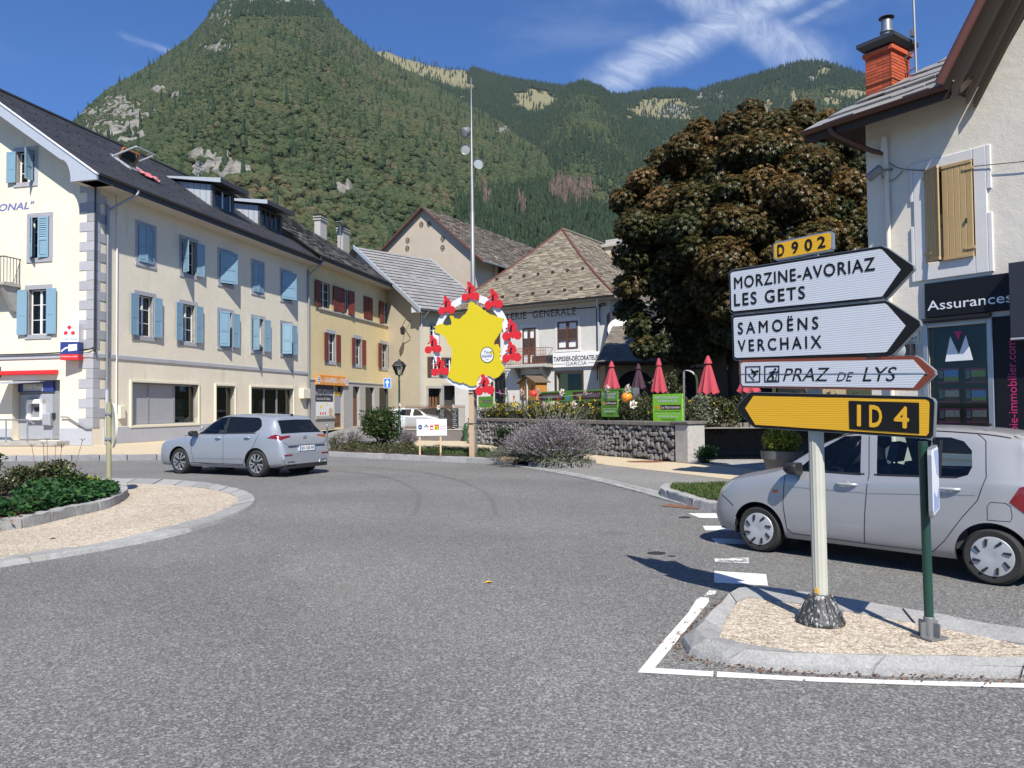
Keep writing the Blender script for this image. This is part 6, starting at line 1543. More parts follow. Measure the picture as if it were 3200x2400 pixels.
 # black shopfront
fx0=Gf.at(2890,940,-0.06)[0];fz1=Gf.at(2890,887,-0.06)[1];fz0=Gf.at(2893,994,-0.06)[1];bx=Gf.at(3168,940,-0.06)[0]
print('fascia',fx0,fz0,fz1,bx,Gf.at(3160,850,-0.06))
q=MB();q.cbox(fx0,bx+0.06,-0.07,0,fz0,fz1,0.008);sf=q.build('fascia',M_['agency_black'],Gf.e)
q=MB();tx0,tx1=Gf.at(2898,955,-0.075)[0],Gf.at(3163,920,-0.075)[0];tz0,tz1=Gf.at(2905,971,-0.075)[1],Gf.at(2905,941,-0.075)[1];text_into(q,'Assurances',
  tx0,tx1,tz0,tz1,-0.076,bold=0.006);q.build('lettering',M_['white_sign'],sf)
q=MB();bz0=Gf.at(3180,1056,-0.2)[1];q.cbox(bx+0.02,bx+2.5,-0.28,-0.07,bz0,fz1+0.12,0.01);q.build('fascia_box',M_['agency_grey'],sf)
q=MB();q.cbox(bx+0.02,bx+2.5,-0.285,-0.06,bz0-0.03,bz0-0.002,0.005);q.build('fascia_trim',M_['zinc_pale'],sf)
q=MB();q.prism([(0,0),(0.16,-0.03),(0.16,0.0),(0,0.06)],fx0-0.06,Gf.at(3103,975)[0],M=Matrix(((0,1,0,0),(-1,0,0,-0.05),(0,0,1,fz0-0.07),(0,0,0,1))));q.build('drip_hood',
  M_['agency_black'],sf)
q=MB();q.cbox(va[1]+0.10,bx+0.3,-0.055,0,0.05,fz0-0.09,0.01);q.build('side_panel',M_['agency_black'],sf)
q=MB();q.box(bx+0.3,LG,-0.02,0.2,0.02,bz0);q.build('door_recess',M_['interior'],sf)
vx=Gf.at(3165,1200,-0.06)[0];vz1=Gf.at(3170,1062,-0.06)[1];vz0=Gf.at(3162,1346,-0.06)[1];q=MB();text_into(q,'oie-immobilier.com',vx-0.075,vx+0.055,vz0-0.02,
  vz1,-0.058,vertical=True);q.build('lettering',M_['magenta'],sf)
a,b_,c_,d_=va;q=MB()
for r_ in((a-0.09,a,c_,d_+0.09),(b_,b_+0.09,c_,d_+0.09),(a,b_,d_,d_+0.09),(a-0.09,b_+0.09,c_-0.09,c_)):q.cbox(r_[0],r_[1],-0.06,0.1,r_[2],r_[3],0.01)
vit=q.build('display_window',M_['steel'],Gf.e)
q=MB();q.quad((a,0.16,c_),(b_,0.16,c_),(b_,0.16,d_),(a,0.16,d_));q.build('backing',M_['agency_black'],vit)
q=MB();q.quad((a,0.02,c_),(b_,0.02,c_),(b_,0.02,d_),(a,0.02,d_));q.build('pane',M_['glass_clear'],vit)
def vp(zx,zy):return Gf.at(2800+zx/2.765,820+zy/2.765,0.012)
q=MB();q.prism([vp(427,857),vp(470,640),vp(545,795),vp(605,630),vp(665,842)],0.004,0.012);q.build('logo',M_['white_sign'],vit)
q=MB();q.prism([vp(505,598),vp(570,594),vp(540,674)],0.004,0.012);q.build('logo_tip',M_['magenta'],vit)
for i,(y0,y1)in enumerate(((918,1045),(1095,1215),(1265,1392))):
 for j,(x0,x1)in enumerate(((342,525),(575,760))):
  u0,w1=vp(x0+i*5,(y0+y1)/2);u1=vp(x1+i*6,(y0+y1)/2)[0];z1=vp((x0+x1)/2,y0-4)[1];z0=vp((x0+x1)/2,y1-4)[1]
  q=MB();q.box(u0,u1,0.10,0.12,z0,z1);cd=q.build('listing_card',M_['agency_black'],vit)
  q=MB();q.box(u0,u1,0.095,0.1,z0,z0+0.025);q.box(u0,u1,0.095,0.1,z1-0.025,z1);q.build('card_stripe',M_['magenta'],cd)
  m_=(('pic_sky','pic_field'),('pic_room','pic_sky'),('pic_room','pic_room'))[i][j];um=u0+(u1-u0)*0.3
  q=MB();q.box(um,u1-0.01,0.092,0.1,z0+0.03,z1-0.03);q.build('card_picture',M_[m_],cd)
  q=MB();q.box(um,u1-0.01,0.088,0.092,z0+0.03,z0+(z1-z0)*0.42);q.build('card_ground',M_['pic_field' if m_=='pic_sky' else 'wood_brown'],cd)
  q=MB()
  for k in range(6):q.box(u0+0.012,um-0.02,0.095,0.1,z1-0.05-k*0.022,z1-0.042-k*0.022)
  q.build('card_print',M_['white_sign'],cd)
  # roof of big stone slates laid one by one; hipped at the left end
yrG=4.4;zt0=zeG+0.02
def GR(x,y,up=0.0):return Vector((x,y-0.53*up,zt0+(y+OG)*slope+0.85*up))
mb=MB();hxl=gxl+(yrG+OG)*0.75
mb.poly([GR(gxl,-OG),GR(gxr+0.1,-OG),GR(gxr+0.1,yrG),GR(hxl,yrG)]);mb.poly([GR(gxr+0.1,0.3),GR(gxr+4.5,0.3),GR(gxr+4.5,yrG),GR(gxr+0.1,yrG)]);mb.poly([(gxl,
  yrG*2+OG,zt0),tuple(GR(gxl,-OG)),tuple(GR(hxl,yrG))])
mb.poly([tuple(GR(gxl+0.04,-OG+0.04,-0.08)),tuple(GR(hxl,yrG,-0.08)),tuple(GR(gxr+0.1,yrG,-0.08)),tuple(GR(gxr+0.1,-OG+0.04,-0.08))])
rg=mb.build('roof',M_['wood_dark'],Gf.e)
nrm=Vector((0,-0.53,0.85));cnt=0
for r_ in range(12):
 y0=-OG+r_*0.42-0.05;y1=y0+0.56;xs_=gxl+max(0,(y0+OG))*0.75-0.05
 while xs_<(gxr-0.02 if y0<0.15 else gxr+1.5):
  w_=random.uniform(0.34,0.66);x0,x1=xs_+0.012,xs_+w_;xs_+=w_
  if y0<0.15:x1=min(x1,gxr+0.08)
  if r_>9 and x0>gxr+1:continue
  j=[random.uniform(-0.04,0.04)for _ in range(4)];up=0.055+random.uniform(-0.012,0.02);th=random.uniform(0.022,0.045)
  c4=[GR(x0,y0+j[0],up),GR(x1,y0+j[1],up+random.uniform(-0.01,0.012)),GR(x1,y1,0.012),GR(x0+0.01,y1,0.012)]
  q=MB();q.add(c4+[p-nrm*th for p in c4],[(0,1,2,3),(4,5,1,0),(5,6,2,1),(7,4,0,3)]);q.build('stone_slate',M_['stone_slate'],rg);cnt+=1
print('slates',cnt)
mb=MB();mb.add([tuple(GR(hxl-0.1,yrG-0.12,0.08)),tuple(GR(gxr+4.5,yrG-0.12,0.08)),tuple(GR(gxr+4.5,yrG+0.1,0.16)),tuple(GR(hxl-0.1,yrG+0.1,0.16))],[(0,
  1,2,3)]);mb.build('ridge_cap',M_['zinc'],Gf.e)
gutter(Gf,gxl-0.02,gxr,-OG-0.08,zt0-0.02,0.075,'gutter_brown')
q=MB();q.box(gxl,gxr,-OG-0.01,-OG+0.03,zeG-0.2,zeG-0.02);q.build('fascia_board',M_['wood_dark'],Gf.e)
for i in range(14):
 x_=gxl+0.1+(gxr-gxl)*i/13;q=MB();q.add([(x_-0.05,-OG+0.05,zeG-0.16),(x_+0.05,-OG+0.05,zeG-0.16),(x_+0.05,0.3,zeG+0.5),(x_-0.05,0.3,zeG+0.5),(x_-0.05,
  -OG+0.05,zeG-0.03),(x_+0.05,-OG+0.05,zeG-0.03),(x_+0.05,0.3,zeG+0.63),(x_-0.05,0.3,zeG+0.63)],[(0,3,2,1),(0,1,5,4),(0,4,7,3),(1,2,6,5)]);q.build('rafter',
  M_['wood_dark'],Gf.e)
 # gable roof rising to the right with its deep verge
vx1=LG;vz1_=zeG+(vx1-gxr)*vslope
q=MB();y0_,y1_=-OG-0.25,7
q.quad((gxr,y0_,zeG+0.05),(gxr,y1_,zeG+0.05),(vx1,y1_,vz1_+0.05),(vx1,y0_,vz1_+0.05));q.quad((gxr,y0_,zeG-0.07),(vx1,y0_,vz1_-0.07),(vx1,y1_,vz1_-0.07),
  (gxr,y1_,zeG-0.07));q.build('gable_roof',M_['wood_dark'],Gf.e)
q=MB();q.tube([(gxr-0.03,y0_-0.03,zeG-0.02),(vx1,y0_-0.03,vz1_-0.02)],0.075,10);q.build('verge_gutter',M_['copper_brown'],Gf.e,50)
for yy,mt in((y0_+0.10,'wood_dark'),(-0.42,'wood_dark'),(-0.14,'wood_dark')):
 q=MB();q.add([(gxr+0.1,yy,zeG-0.24),(vx1,yy,vz1_-0.24),(vx1,yy,vz1_-0.08),(gxr+0.1,yy,zeG-0.08),(gxr+0.1,yy+0.1,zeG-0.24),(vx1,yy+0.1,vz1_-0.24),(vx1,
  yy+0.1,vz1_-0.08),(gxr+0.1,yy+0.1,zeG-0.08)],[(0,1,2,3),(0,4,5,1),(5,4,7,6)]);q.build('purlin',M_[mt],Gf.e)
 # brick chimney, brick by brick
chx0=None;yC=0.55
xa,za=Gf.at(2706,300,yC);xb,zb_=Gf.at(2789,275,yC);zt_=Gf.at(2789,138,yC)[1]
wc=xb-xa;print('chimney',xa,xb,za,zt_)
zc0=zt0+(yC+OG)*slope-0.1;dpt_=wc*1.3
mb=MB();mb.box(xa+0.012,xb-0.012,yC+0.012,yC+dpt_-0.012,zc0-0.3,zt_);chm=mb.build('chimney',M_['mortar_red'],Gf.e)
nc=15;hc=(zt_-zc0)/nc
brk={}
def brick(w_):
 k=round(w_,2)
 if k not in brk:m2=MB();m2.cbox(0,w_,0,0.05,0,hc-0.008,0.004);brk[k]=m2.mesh('brick',M_['brick_red'])
 return brk[k]
for face in range(2):
 Lf=wc if face==0 else dpt_
 for r_ in range(nc):
  x_=0.0;first=0.11 if r_%2 else 0.22
  while x_<Lf-0.01:
   w_=min(first if x_==0 else 0.22,Lf-x_)
   if Lf-(x_+w_)<0.04:w_=Lf-x_
   M2=Matrix.Translation((xa+x_,yC,zc0+r_*hc))if face==0 else Matrix.Translation((xb,yC+x_,zc0+r_*hc))@Matrix.Rotation(rad(90),4,'Z')
   o_=inst('brick',brick(w_-0.008),chm);o_.matrix_local=M2;x_+=w_
q=MB();q.cbox(xa-0.04,xb+0.04,yC-0.04,yC+dpt_+0.04,zt_-0.075,zt_,0.01);q.build('brick_collar',M_['brick_red'],chm)
q=MB();q.box(xa+0.02,xb-0.02,yC+0.02,yC+dpt_-0.02,zt_,zt_+0.09);q.build('collar',M_['wood_dark'],chm)
q=MB();cx0,cy0=(xa+xb)/2,yC+dpt_/2;h2=wc/2+0.115
q.add([(cx0+sx*h2*k,cy0+sy*(h2+wc*0.15)*k,zt_+z)for k,z in((0.82,0.05),(1.0,0.13),(1.0,0.20),(0.3,0.25))for sx,sy in((-1,-1),(1,-1),(1,1),(-1,1))],[(i*4+j,
  i*4+(j+1)%4,(i+1)*4+(j+1)%4,(i+1)*4+j)for i in range(3)for j in range(4)]+[(3,2,1,0),(12,13,14,15)]);q.build('chimney_cap',M_['gutter_dark'],chm)
q=MB();q.lathe([(0.10,0.22),(0.10,0.42),(0.125,0.43),(0.125,0.46),(0.10,0.47),(0.095,0.68),(0.0,0.68)],18,(cx0,cy0,zt_));q.build('flue_pipe',M_['zinc'],
  chm,40)
q=MB();q.lathe([(0.0,0.79),(0.135,0.735),(0.145,0.72),(0.0,0.71)],18,(cx0,cy0,zt_));q.tube([(cx0-0.08,cy0,zt_+0.6),(cx0-0.08,cy0,zt_+0.75)],0.012,5);q.tube([(cx0+0.08,
  cy0,zt_+0.6),(cx0+0.08,cy0,zt_+0.75)],0.012,5);q.build('rain_hood',M_['gutter_dark'],chm,40)
q=MB()
for z_ in(0.33,):q.tube([(xa-0.01,yC-0.01,zc0+z_*(zt_-zc0)),(xb+0.01,yC-0.01,zc0+z_*(zt_-zc0)),(xb+0.01,yC+dpt_,zc0+z_*(zt_-zc0))],0.012,5)
q.build('strap',M_['rust'],chm)
q=MB();mx,my=xb+0.22,yC+dpt_*0.7;q.tube([(mx,my,zc0+0.2),(mx-0.03,my,zt_+1.6)],0.02,6);q.tube([(xb,my,zt_-0.15),(mx,my,zt_-0.05)],0.018,5);q.tube([(xb,
  my,zc0+0.5),(mx,my,zc0+0.55)],0.018,5)
q.tube([(mx-0.03,my,zt_+1.35),(mx+0.5,my-0.1,zt_+1.25),(mx+0.56,my-0.1,zt_+1.2)],0.014,5);q.box(mx-0.09,mx-0.03,my-0.05,my+0.05,zt_+0.22,zt_+0.34);o_=q.build('roof_aerial',
  M_['galvanised']);o_.matrix_world=Gf.W;tag(o_,'rusty aerial mast strapped to the red brick chimney','aerial')
# downpipe, floodlight, wires, plates
px_,pz_=Gf.at(2768,480,-0.07);gx_=Gf.at(2600,410,-OG)[0]
pipe(Gf,[(gx_,-OG-0.06,zeG-0.06),(gx_+0.06,-OG,zeG-0.2),(px_-0.25,-0.2,pz_+0.12),(px_-0.05,-0.09,pz_+0.02)],0.045,'gutter_brown')
pipe(Gf,[(px_-0.06,-0.09,pz_+0.03),(px_,-0.06,pz_-0.15),(px_,-0.06,0.1)],0.042,'plaster_agency','downpipe_foot')
fx,fz=Gf.at(2735,540,-0.3);T_=Matrix.Translation((fx,-0.30,fz))@Matrix.Rotation(rad(-62),4,'Y')@Matrix.Rotation(rad(20),4,'X')
q=MB();q.lathe([(0.0,-0.13),(0.075,-0.13),(0.08,-0.11),(0.08,0.13),(0.072,0.15),(0.068,0.13),(0.0,0.12)],16,(fx,-0.30,fz),M=Matrix.Rotation(rad(-118),
  4,'Y'));q.tube([(fx+0.02,-0.3,fz),(fx+0.12,-0.12,fz+0.06),(fx+0.16,0,fz+0.08)],0.02,6);q.build('floodlight',M_['galvanised'],Gf.e,40)
q=MB();a_=Gf.at(2770,503,-0.05);b2=Gf.at(2815,527,-0.05);c2=Gf.at(2905,533,-0.05);d2=Gf.at(3200,505,-0.05);e2=Gf.at(3480,470,-0.05)
q.tube(smooth_path([(p[0],-0.05,p[1])for p in(a_,b2,c2)],4)+[(d2[0],-0.06,d2[1]),(e2[0],-0.06,e2[1])],0.007,5);p3=[Gf.at(x,y,-0.05)for x,y in((2770,520),
  (2755,545),(2775,566),(2800,556),(2822,533))];q.tube(smooth_path([(p[0],-0.05,p[1])for p in p3],4),0.007,5);q.build('cable',M_['black_plastic'],Gf.e)
x0,z1=Gf.at(2822,1037,-0.02);x1,z0=Gf.at(2872,1066,-0.02);q=MB();q.cbox(x0-0.25,x1,-0.03,0,z0,z1,0.006);pl=q.build('street_plate',M_['cream_metal'],Gf.e);q=MB();text_into(q,
  'RUE',x0-0.02,x0+0.10,z0+0.10,z1-0.03,-0.033,bold=0.01);text_into(q,'HUMBERT',x0-0.16,x1-0.02,z0+0.02,z0+0.08,-0.033,bold=0.01);q.build('lettering',
  M_['sign_black'],pl)
x0,z1=Gf.at(2800,1078,-0.1);x1,z0=Gf.at(2852,1114,-0.1);q=MB();q.cbox(x0-0.1,x1,-0.16,0,z0,z1,0.015);bx_=q.build('alarm_box',M_['black_plastic'],Gf.e);q=MB();q.ball(((x0+x1)/2-0.05,
  -0.16,(z0+z1)/2),(0.11,0.03,0.13));q.build('alarm_lens',M_['lamp_glass'],bx_,40)
# ------------------------------------------------------------------ vehicles
def pchip(xs,ys,q):
 xs,ys,q=np.asarray(xs,float),np.asarray(ys,float),np.asarray(q,float)
 h=np.diff(xs);d=np.diff(ys)/h;mm=np.zeros(len(xs));mm[0],mm[-1]=d[0],d[-1]
 for i in range(1,len(xs)-1):
  if d[i-1]*d[i]>0:w1,w2=2*h[i]+h[i-1],h[i]+2*h[i-1];mm[i]=(w1+w2)/(w1/d[i-1]+w2/d[i])
 k=np.clip(np.searchsorted(xs,q)-1,0,len(h)-1);t=np.clip((q-xs[k])/h[k],0,1)
 return(2*t**3-3*t**2+1)*ys[k]+(t**3-2*t**2+t)*h[k]*mm[k]+(-2*t**3+3*t**2)*ys[k+1]+(t**3-t**2)*h[k]*mm[k+1]
class Car:
 def __init__(s,T,name,loc,rz,label,paint,group=None,cat='car'):
  s.T=T;s.L=T['L'];s.p=M_[paint];s.root=empty(name,loc,rz,label,cat,group)
 def tab(s,k,x):a=np.array(s.T[k]);return pchip(a[:,0],a[:,1],x)
 def sec(s,x):
  x=np.atleast_1d(np.asarray(x,float));W,zt,zs,yt,zb=(s.tab(k,x)for k in('W','zt','zs','yt','zb'))
  cr=s.tab('cr',x);ze=zt-cr;zs=np.minimum(zs,ze-0.012);yt=np.minimum(yt,W*0.95)
  zm=np.minimum(0.56,zb+(zs-zb)*0.5);z3=zs-np.minimum(0.09,(zs-zm)*0.4)
  y=np.stack([0.90*W,0.965*W,W,0.992*W,0.955*W,0.5*(0.955*W+yt)+0.012,yt,0.74*yt,0*W],-1)
  z=np.stack([zb,zb+0.08,zm,z3,zs,0.5*(zs+ze)+0.006,ze,zt-cr*0.30,zt],-1)
  return y,z
 def S(s,x,w):
  """point of the right-hand skin (y>0) for station x and girth w in 0..1"""
  y,z=s.sec(x);k=np.arange(9)/8.0;out_=[]
  for i,wi in enumerate(np.atleast_1d(w)):out_.append((np.atleast_1d(x)[i],float(pchip(k,y[i],wi)),float(pchip(k,z[i],wi))))
  return np.array(out_)
 def w_of_z(s,x,z):
  y,zz=s.sec(x);k=np.arange(0,0.7501,0.0125);return float(np.interp(z,np.maximum.accumulate(pchip(np.arange(9)/8.0,zz[0],k)),k))
 def side(s,pts,sub=5):
  """(x, z) outline -> (x, girth) outline with subdivided edges"""
  o_=[]
  for(x0,z0),(x1,z1)in zip(pts,list(pts[1:])+[pts[0]]):
   for i in range(sub):t_=i/sub;x,z=x0+(x1-x0)*t_,z0+(z1-z0)*t_;o_.append((x,s.w_of_z(x,z)))
  return o_
 def lift(s,P2,off=0.0):
  P2=np.array([(p[0],p[1])for p in P2]);x,w_=np.clip(P2[:,0],0,s.L),np.clip(P2[:,1],0,1);V=s.S(x,w_)
  if off:
   e=0.004;a=s.S(np.clip(x+e,0,s.L),w_)-s.S(np.clip(x-e,0,s.L),w_);b_=s.S(x,np.clip(w_+e,0,1))-s.S(x,np.clip(w_-e,0,1))
   n_=np.cross(b_,a);n_/=np.maximum(np.linalg.norm(n_,axis=1,keepdims=True),1e-9);V=V+n_*off
  return V
 def fill(s,outer,holes,step=(0.06,0.028)):
  pts=[];xs=[p[0]for p in outer];ws=[p[1]for p in outer];loops=[outer]+list(holes);segs=[]
  for l in loops:segs+=[(np.array(l[i]),np.array(l[(i+1)%len(l)]))for i in range(len(l))]
  A_=np.array([q[0]for q in segs]);D_=np.array([q[1]-q[0]for q in segs]);sc_=np.array([1,2.0])
  A_,D_=A_*sc_,D_*sc_;dd=np.maximum((D_**2).sum(1),1e-12)
  stx=s.T.get('xs');gx=[x for x in(stx if stx is not None else np.arange(min(xs),max(xs),step[0]))if min(xs)<x<max(xs)]
  if len(gx)<4:gx=np.linspace(min(xs),max(xs),8)[1:-1]
  for x in gx:
   for w_ in np.arange(min(ws)+step[1]/2,max(ws),step[1]):
    p=np.array([x,w_])*sc_;t_=np.clip(((p-A_)*D_).sum(1)/dd,0,1)
    if(((A_+D_*t_[:,None]-p)**2).sum(1)).min()>0.014**2:pts.append((x,w_))
  return cdt_fill(outer,holes,pts)
 def skin(s,name,outer,holes=(),off=0.0,mat=None,parent=None,both=True,near=True,smooth=40,step=(0.06,0.028)):
  P2,fs=s.fill(outer,holes,step);V=s.lift(P2,off);mb=MB()
  if both or not near:mb.add([tuple(p)for p in V],[f[::-1]for f in fs])
  if both or near:mb.add([(p[0],-p[1],p[2])for p in V],fs)
  me=mb.mesh(name,mat,None)
  bm=bmesh.new();bm.from_mesh(me);bmesh.ops.remove_doubles(bm,verts=bm.verts,dist=0.0008);bm.to_mesh(me);bm.free()
  me.polygons.foreach_set('use_smooth',[True]*len(me.polygons));me.set_sharp_from_angle(angle=rad(smooth));me.update()
  return inst(name,me,parent if parent is not None else s.root)
 def seam(s,name,lines,width=0.009,mat='black_plastic',parent=None,sides=(-1,1),raw=False):
  mb=MB()
  for ln in lines:
   P2=[]
   for(x0,z0),(x1,z1)in zip(ln,ln[1:]):
    n=max(2,int(math.hypot(x1-x0,z1-z0)/0.05))
    for i in range(n):t_=i/n;P2.append((x0+(x1-x0)*t_,z0+(z1-z0)*t_))
   P2.append(ln[-1]);P3=P2 if raw else[(x,s.w_of_z(x,z))for x,z in P2];V=s.lift(P3,0.0025)
   for sg in sides:
    pts=[Vector((p[0],p[1]*sg,p[2]))for p in V]
    for i in range(len(pts)-1):
     d=(pts[i+1]-pts[i]).normalized();nn=Vector((0,sg,0.05)).normalized()if not raw else Vector((0,0,1));b_=d.cross(nn).normalized()*width*0.5
     mb.quad(pts[i]-b_,pts[i]+b_,pts[i+1]+b_,pts[i+1]-b_)
  return mb.build(name,M_[mat],parent if parent is not None else s.root)
 def body(s):
  T=s.T;L=s.L;out_=[];R=T['Ra']
  n=90;xs=list(np.linspace(0,L,n));zbx=lambda x:float(s.tab('zb',np.array([x]))[0])
  x=0.0;arcs=[]
  for xc in T['axles']:
   zc=T['R'];zb0=zbx(xc);th=math.asin((zb0-zc)/R);arcs.append((xc-R*math.cos(th),xc+R*math.cos(th),xc,zc,th))
  for xq in xs:
   if not any(a[0]<=xq<=a[1]for a in arcs):out_.append((xq,0.0))
   for a in arcs:
    if xq>a[0]and not a[-1:]==('d',)and(a[0],'d')not in out_:
     pass
  pts=[]
  marks=sorted([(a[0],a)for a in arcs]);k=0
  for xq,w0 in out_:
   while k<len(marks)and xq>marks[k][0]:
    x0_,x1_,xc,zc,th=marks[k][1]
    for i in range(25):a=math.pi-th-(math.pi-2*th)*i/24;X,Z=xc+R*math.cos(a),zc+R*math.sin(a);pts.append((X,max(0.0,s.w_of_z(X,Z))if 0<i<24 else 0.0))
    k+=1
   pts.append((xq,w0))
  pts+=[(L,w_)for w_ in np.linspace(0.05,0.95,19)]+[(xq,1.0)for xq in xs[::-1]]+[(0,w_)for w_ in np.linspace(0.95,0.05,19)]
  holes=[s.side(p)for p in T['windows']]+T.get('topglass',[])
  b_=s.skin('body',pts,holes,0,s.p)
  for xe,flip in((0.0,0),(L,1)):
   V=s.S(np.full(30,xe),np.linspace(0,1,30));ring=[tuple(p)for p in V]+[(p[0],-p[1],p[2])for p in V[::-1][1:]]
   mb=MB();mb.poly(ring if flip else ring[::-1]);mb.build('bumper_end',s.p,s.root)
  mb=MB();zf=T['zb'][2][1]+0.03;mb.box(0.15,L-0.12,-T['W'][4][1]*0.86,T['W'][4][1]*0.86,zf-0.01,zf);mb.build('underbody',M_['black_plastic'],s.root)
  mb=MB();wi,wo=T['W'][4][1]*0.5,T['W'][4][1]*0.93
  for xc in T['axles']:
   for sg in(-1,1):
    for i in range(14):
     a0,a1=math.pi*i/14-0.25,math.pi*(i+1)/14-0.02*0-0.25+0.04;q=[(xc+(R+0.012)*math.cos(a),y*sg,T['R']+(R+0.012)*math.sin(a))for a,y in((math.pi+0.25-(math.pi+0.5)*i/14,
  wo),(math.pi+0.25-(math.pi+0.5)*(i+1)/14,wo),(math.pi+0.25-(math.pi+0.5)*(i+1)/14,wi),(math.pi+0.25-(math.pi+0.5)*i/14,wi))];mb.quad(*q)
    mb.poly([(xc+(R+0.012)*math.cos(a),wi*sg,T['R']+(R+0.012)*math.sin(a))for a in[i*math.pi/8 for i in range(16)]])
  mb.build('wheel_arch_liner',M_['black_plastic'],s.root)
  for i,p in enumerate(T['windows']):s.skin('side_window',s.side(p),(),-0.006,M_[T['glass'][i]],step=(0.12,0.06))
  for i,p in enumerate(T.get('topglass',[])):s.skin('windscreen' if i==0 else 'rear_window',p,(),-0.005,M_[T['glass'][-1]if i else 'glass_car'],step=(0.08,
  0.05))
  return b_
 def cabin(s,floor=0.3,dash=1.2,seats=((1.9,1),(2.75,2))):
  W=s.T['W'][4][1];mb=MB();mb.box(0.9,s.L-0.5,-W*0.8,W*0.8,floor-0.02,floor)
  mb.box(dash-0.30,dash,-W*0.82,W*0.82,floor,s.T['belt']-0.03);mb.box(s.L-0.75,s.L-0.3,-W*0.8,W*0.8,floor,s.T['belt']-0.08)
  for sg in(-1,1):mb.box(dash,s.L-0.7,sg*W*0.86-0.02,sg*W*0.86+0.02,floor,s.T['belt']-0.08)
  mb.build('cabin_trim',M_['interior'],s.root)
  for x,rows in seats:
   for yy in((-0.36,0.36)if rows==1 else(-0.36,0.36)):
    mb=MB();q=Matrix.Translation((x,yy,floor+0.12));mb.box(-0.5,0.05,-0.24,0.24,0,0.16,M=q);r_=Matrix.Translation((x,yy,floor+0.2))@Matrix.Rotation(rad(14),
  4,'Y')
    mb.box(-0.06,0.08,-0.24,0.24,0,0.58,M=r_);mb.box(-0.04,0.05,-0.13,0.13,0.64,0.84,M=r_);mb.box(-0.01,0.01,-0.07,-0.05,0.55,0.68,M=r_);mb.box(-0.01,
  0.01,0.05,0.07,0.55,0.68,M=r_);mb.build('seat',M_['interior'],s.root)
 def wheels(s,kind):
  T=s.T;R=T['R'];y0=T['W'][4][1]-0.02
  for xc in T['axles']:
   for sg in(-1,1):
    M2=Matrix.Translation((xc,sg*(y0-0.10),R))@Matrix.Rotation(rad(90 if sg<0 else-90),4,'X')
    w=0.098;ri=T['rim']
    mb=MB();mb.lathe([(ri-0.01,-w),(ri+0.02,-w),(R-0.03,-w*1.02),(R-0.006,-w*0.72),(R,-w*0.4),(R,w*0.4),(R-0.006,w*0.72),(R-0.03,w*1.02),(ri+0.02,w),(ri-0.008,
  w*0.93),(ri-0.01,w*0.3),(0.0,w*0.25)],40)
    wh=inst('wheel',mb.mesh('wheel',M_['rubber'],35),s.root);wh.matrix_local=M2
    if sg>0:continue
    mb=MB()
    if kind=='alloy':
     mb.lathe([(ri-0.012,w*0.35),(ri-0.004,w*0.95),(ri-0.018,w*0.9),(ri-0.03,w*0.4)],40);mb.build('rim',M_['alloy'],wh,40)
     for k in range(5):
      for d in(-1,1):
       a=k*2*math.pi/5+0.35;q=MB();a1,a2=a+0.10*d,a+0.27*d+0.08;t1,t2=0.055,0.060
       q.prism([(0.05*math.cos(a1-t1*3),0.05*math.sin(a1-t1*3)),((ri-0.012)*math.cos(a2-t2*1.9),(ri-0.012)*math.sin(a2-t2*1.9)),((ri-0.012)*math.cos(a2+t2*1.9),
  (ri-0.012)*math.sin(a2+t2*1.9)),(0.05*math.cos(a1+t1*3),0.05*math.sin(a1+t1*3))],0,0.02,M=Matrix.Translation((0,0,w*0.85))@Matrix.Rotation(rad(90),4,
  'X'));q.build('spoke',M_['alloy'],wh)
     q=MB();q.lathe([(0.062,w*0.8),(0.06,w*0.88),(0.03,w*0.92),(0,w*0.92)],16);q.build('hub',M_['black_plastic'],wh,40)
    else:
     mb.lathe([(ri+0.004,w*0.9),(ri-0.004,w*1.02),(ri-0.03,w*1.04),(0.07,w*1.12),(0.03,w*1.05),(0,w*1.05)],40);mb.build('hub_cap',M_['hubcap'],wh,30)
     for k in range(8):
      a=k*math.pi/4+0.3;q=MB();q.prism([(ri*0.55*math.cos(a+0.10),ri*0.55*math.sin(a+0.10)),(ri*0.88*math.cos(a+0.30),ri*0.88*math.sin(a+0.30)),(ri*0.92*math.cos(a+0.16),
  ri*0.92*math.sin(a+0.16)),(ri*0.60*math.cos(a-0.04),ri*0.60*math.sin(a-0.04))],0,0.012,M=Matrix.Translation((0,0,w*1.085))@Matrix.Rotation(rad(90),4,
  'X'));q.build('vent_slot',M_['black_plastic'],wh)
 def mirror(s,x,z,mat='black_plastic',y=None,sg=-1):
  W=s.T['W'][4][1]if y is None else y;mb=MB();fr_=[(x-0.10,0.55),(x-0.06,0.88),(x+0.02,1.0),(x+0.055,0.97),(x+0.06,0.9)];k0=len(mb.v)
  for xx,f in fr_:
   for yy,zz in((0.0,-0.05),(0.02,-0.075),(0.16,-0.07),(0.215,-0.03),(0.215,0.035),(0.17,0.07),(0.03,0.065),(0.0,0.03)):mb.v.append((xx,sg*(W-0.005+0.105+(yy-0.105)*f),
  z+zz*f))
  for i in range(4):
   for j in range(8):a_,b_=k0+i*8+j,k0+i*8+(j+1)%8;mb.f.append((a_,b_,b_+8,a_+8)if sg>0 else(a_,a_+8,b_+8,b_));mb.m.append(0)
  for k_ in(0,4):mb.f.append(tuple(k0+k_*8+j for j in range(8)));mb.m.append(0)
  mb.box(x-0.03,x+0.03,min(sg*(W-0.05),sg*(W+0.02)),max(sg*(W-0.05),sg*(W+0.02)),z-0.07,z-0.02);return mb.build('mirror',M_[mat],s.root,50)
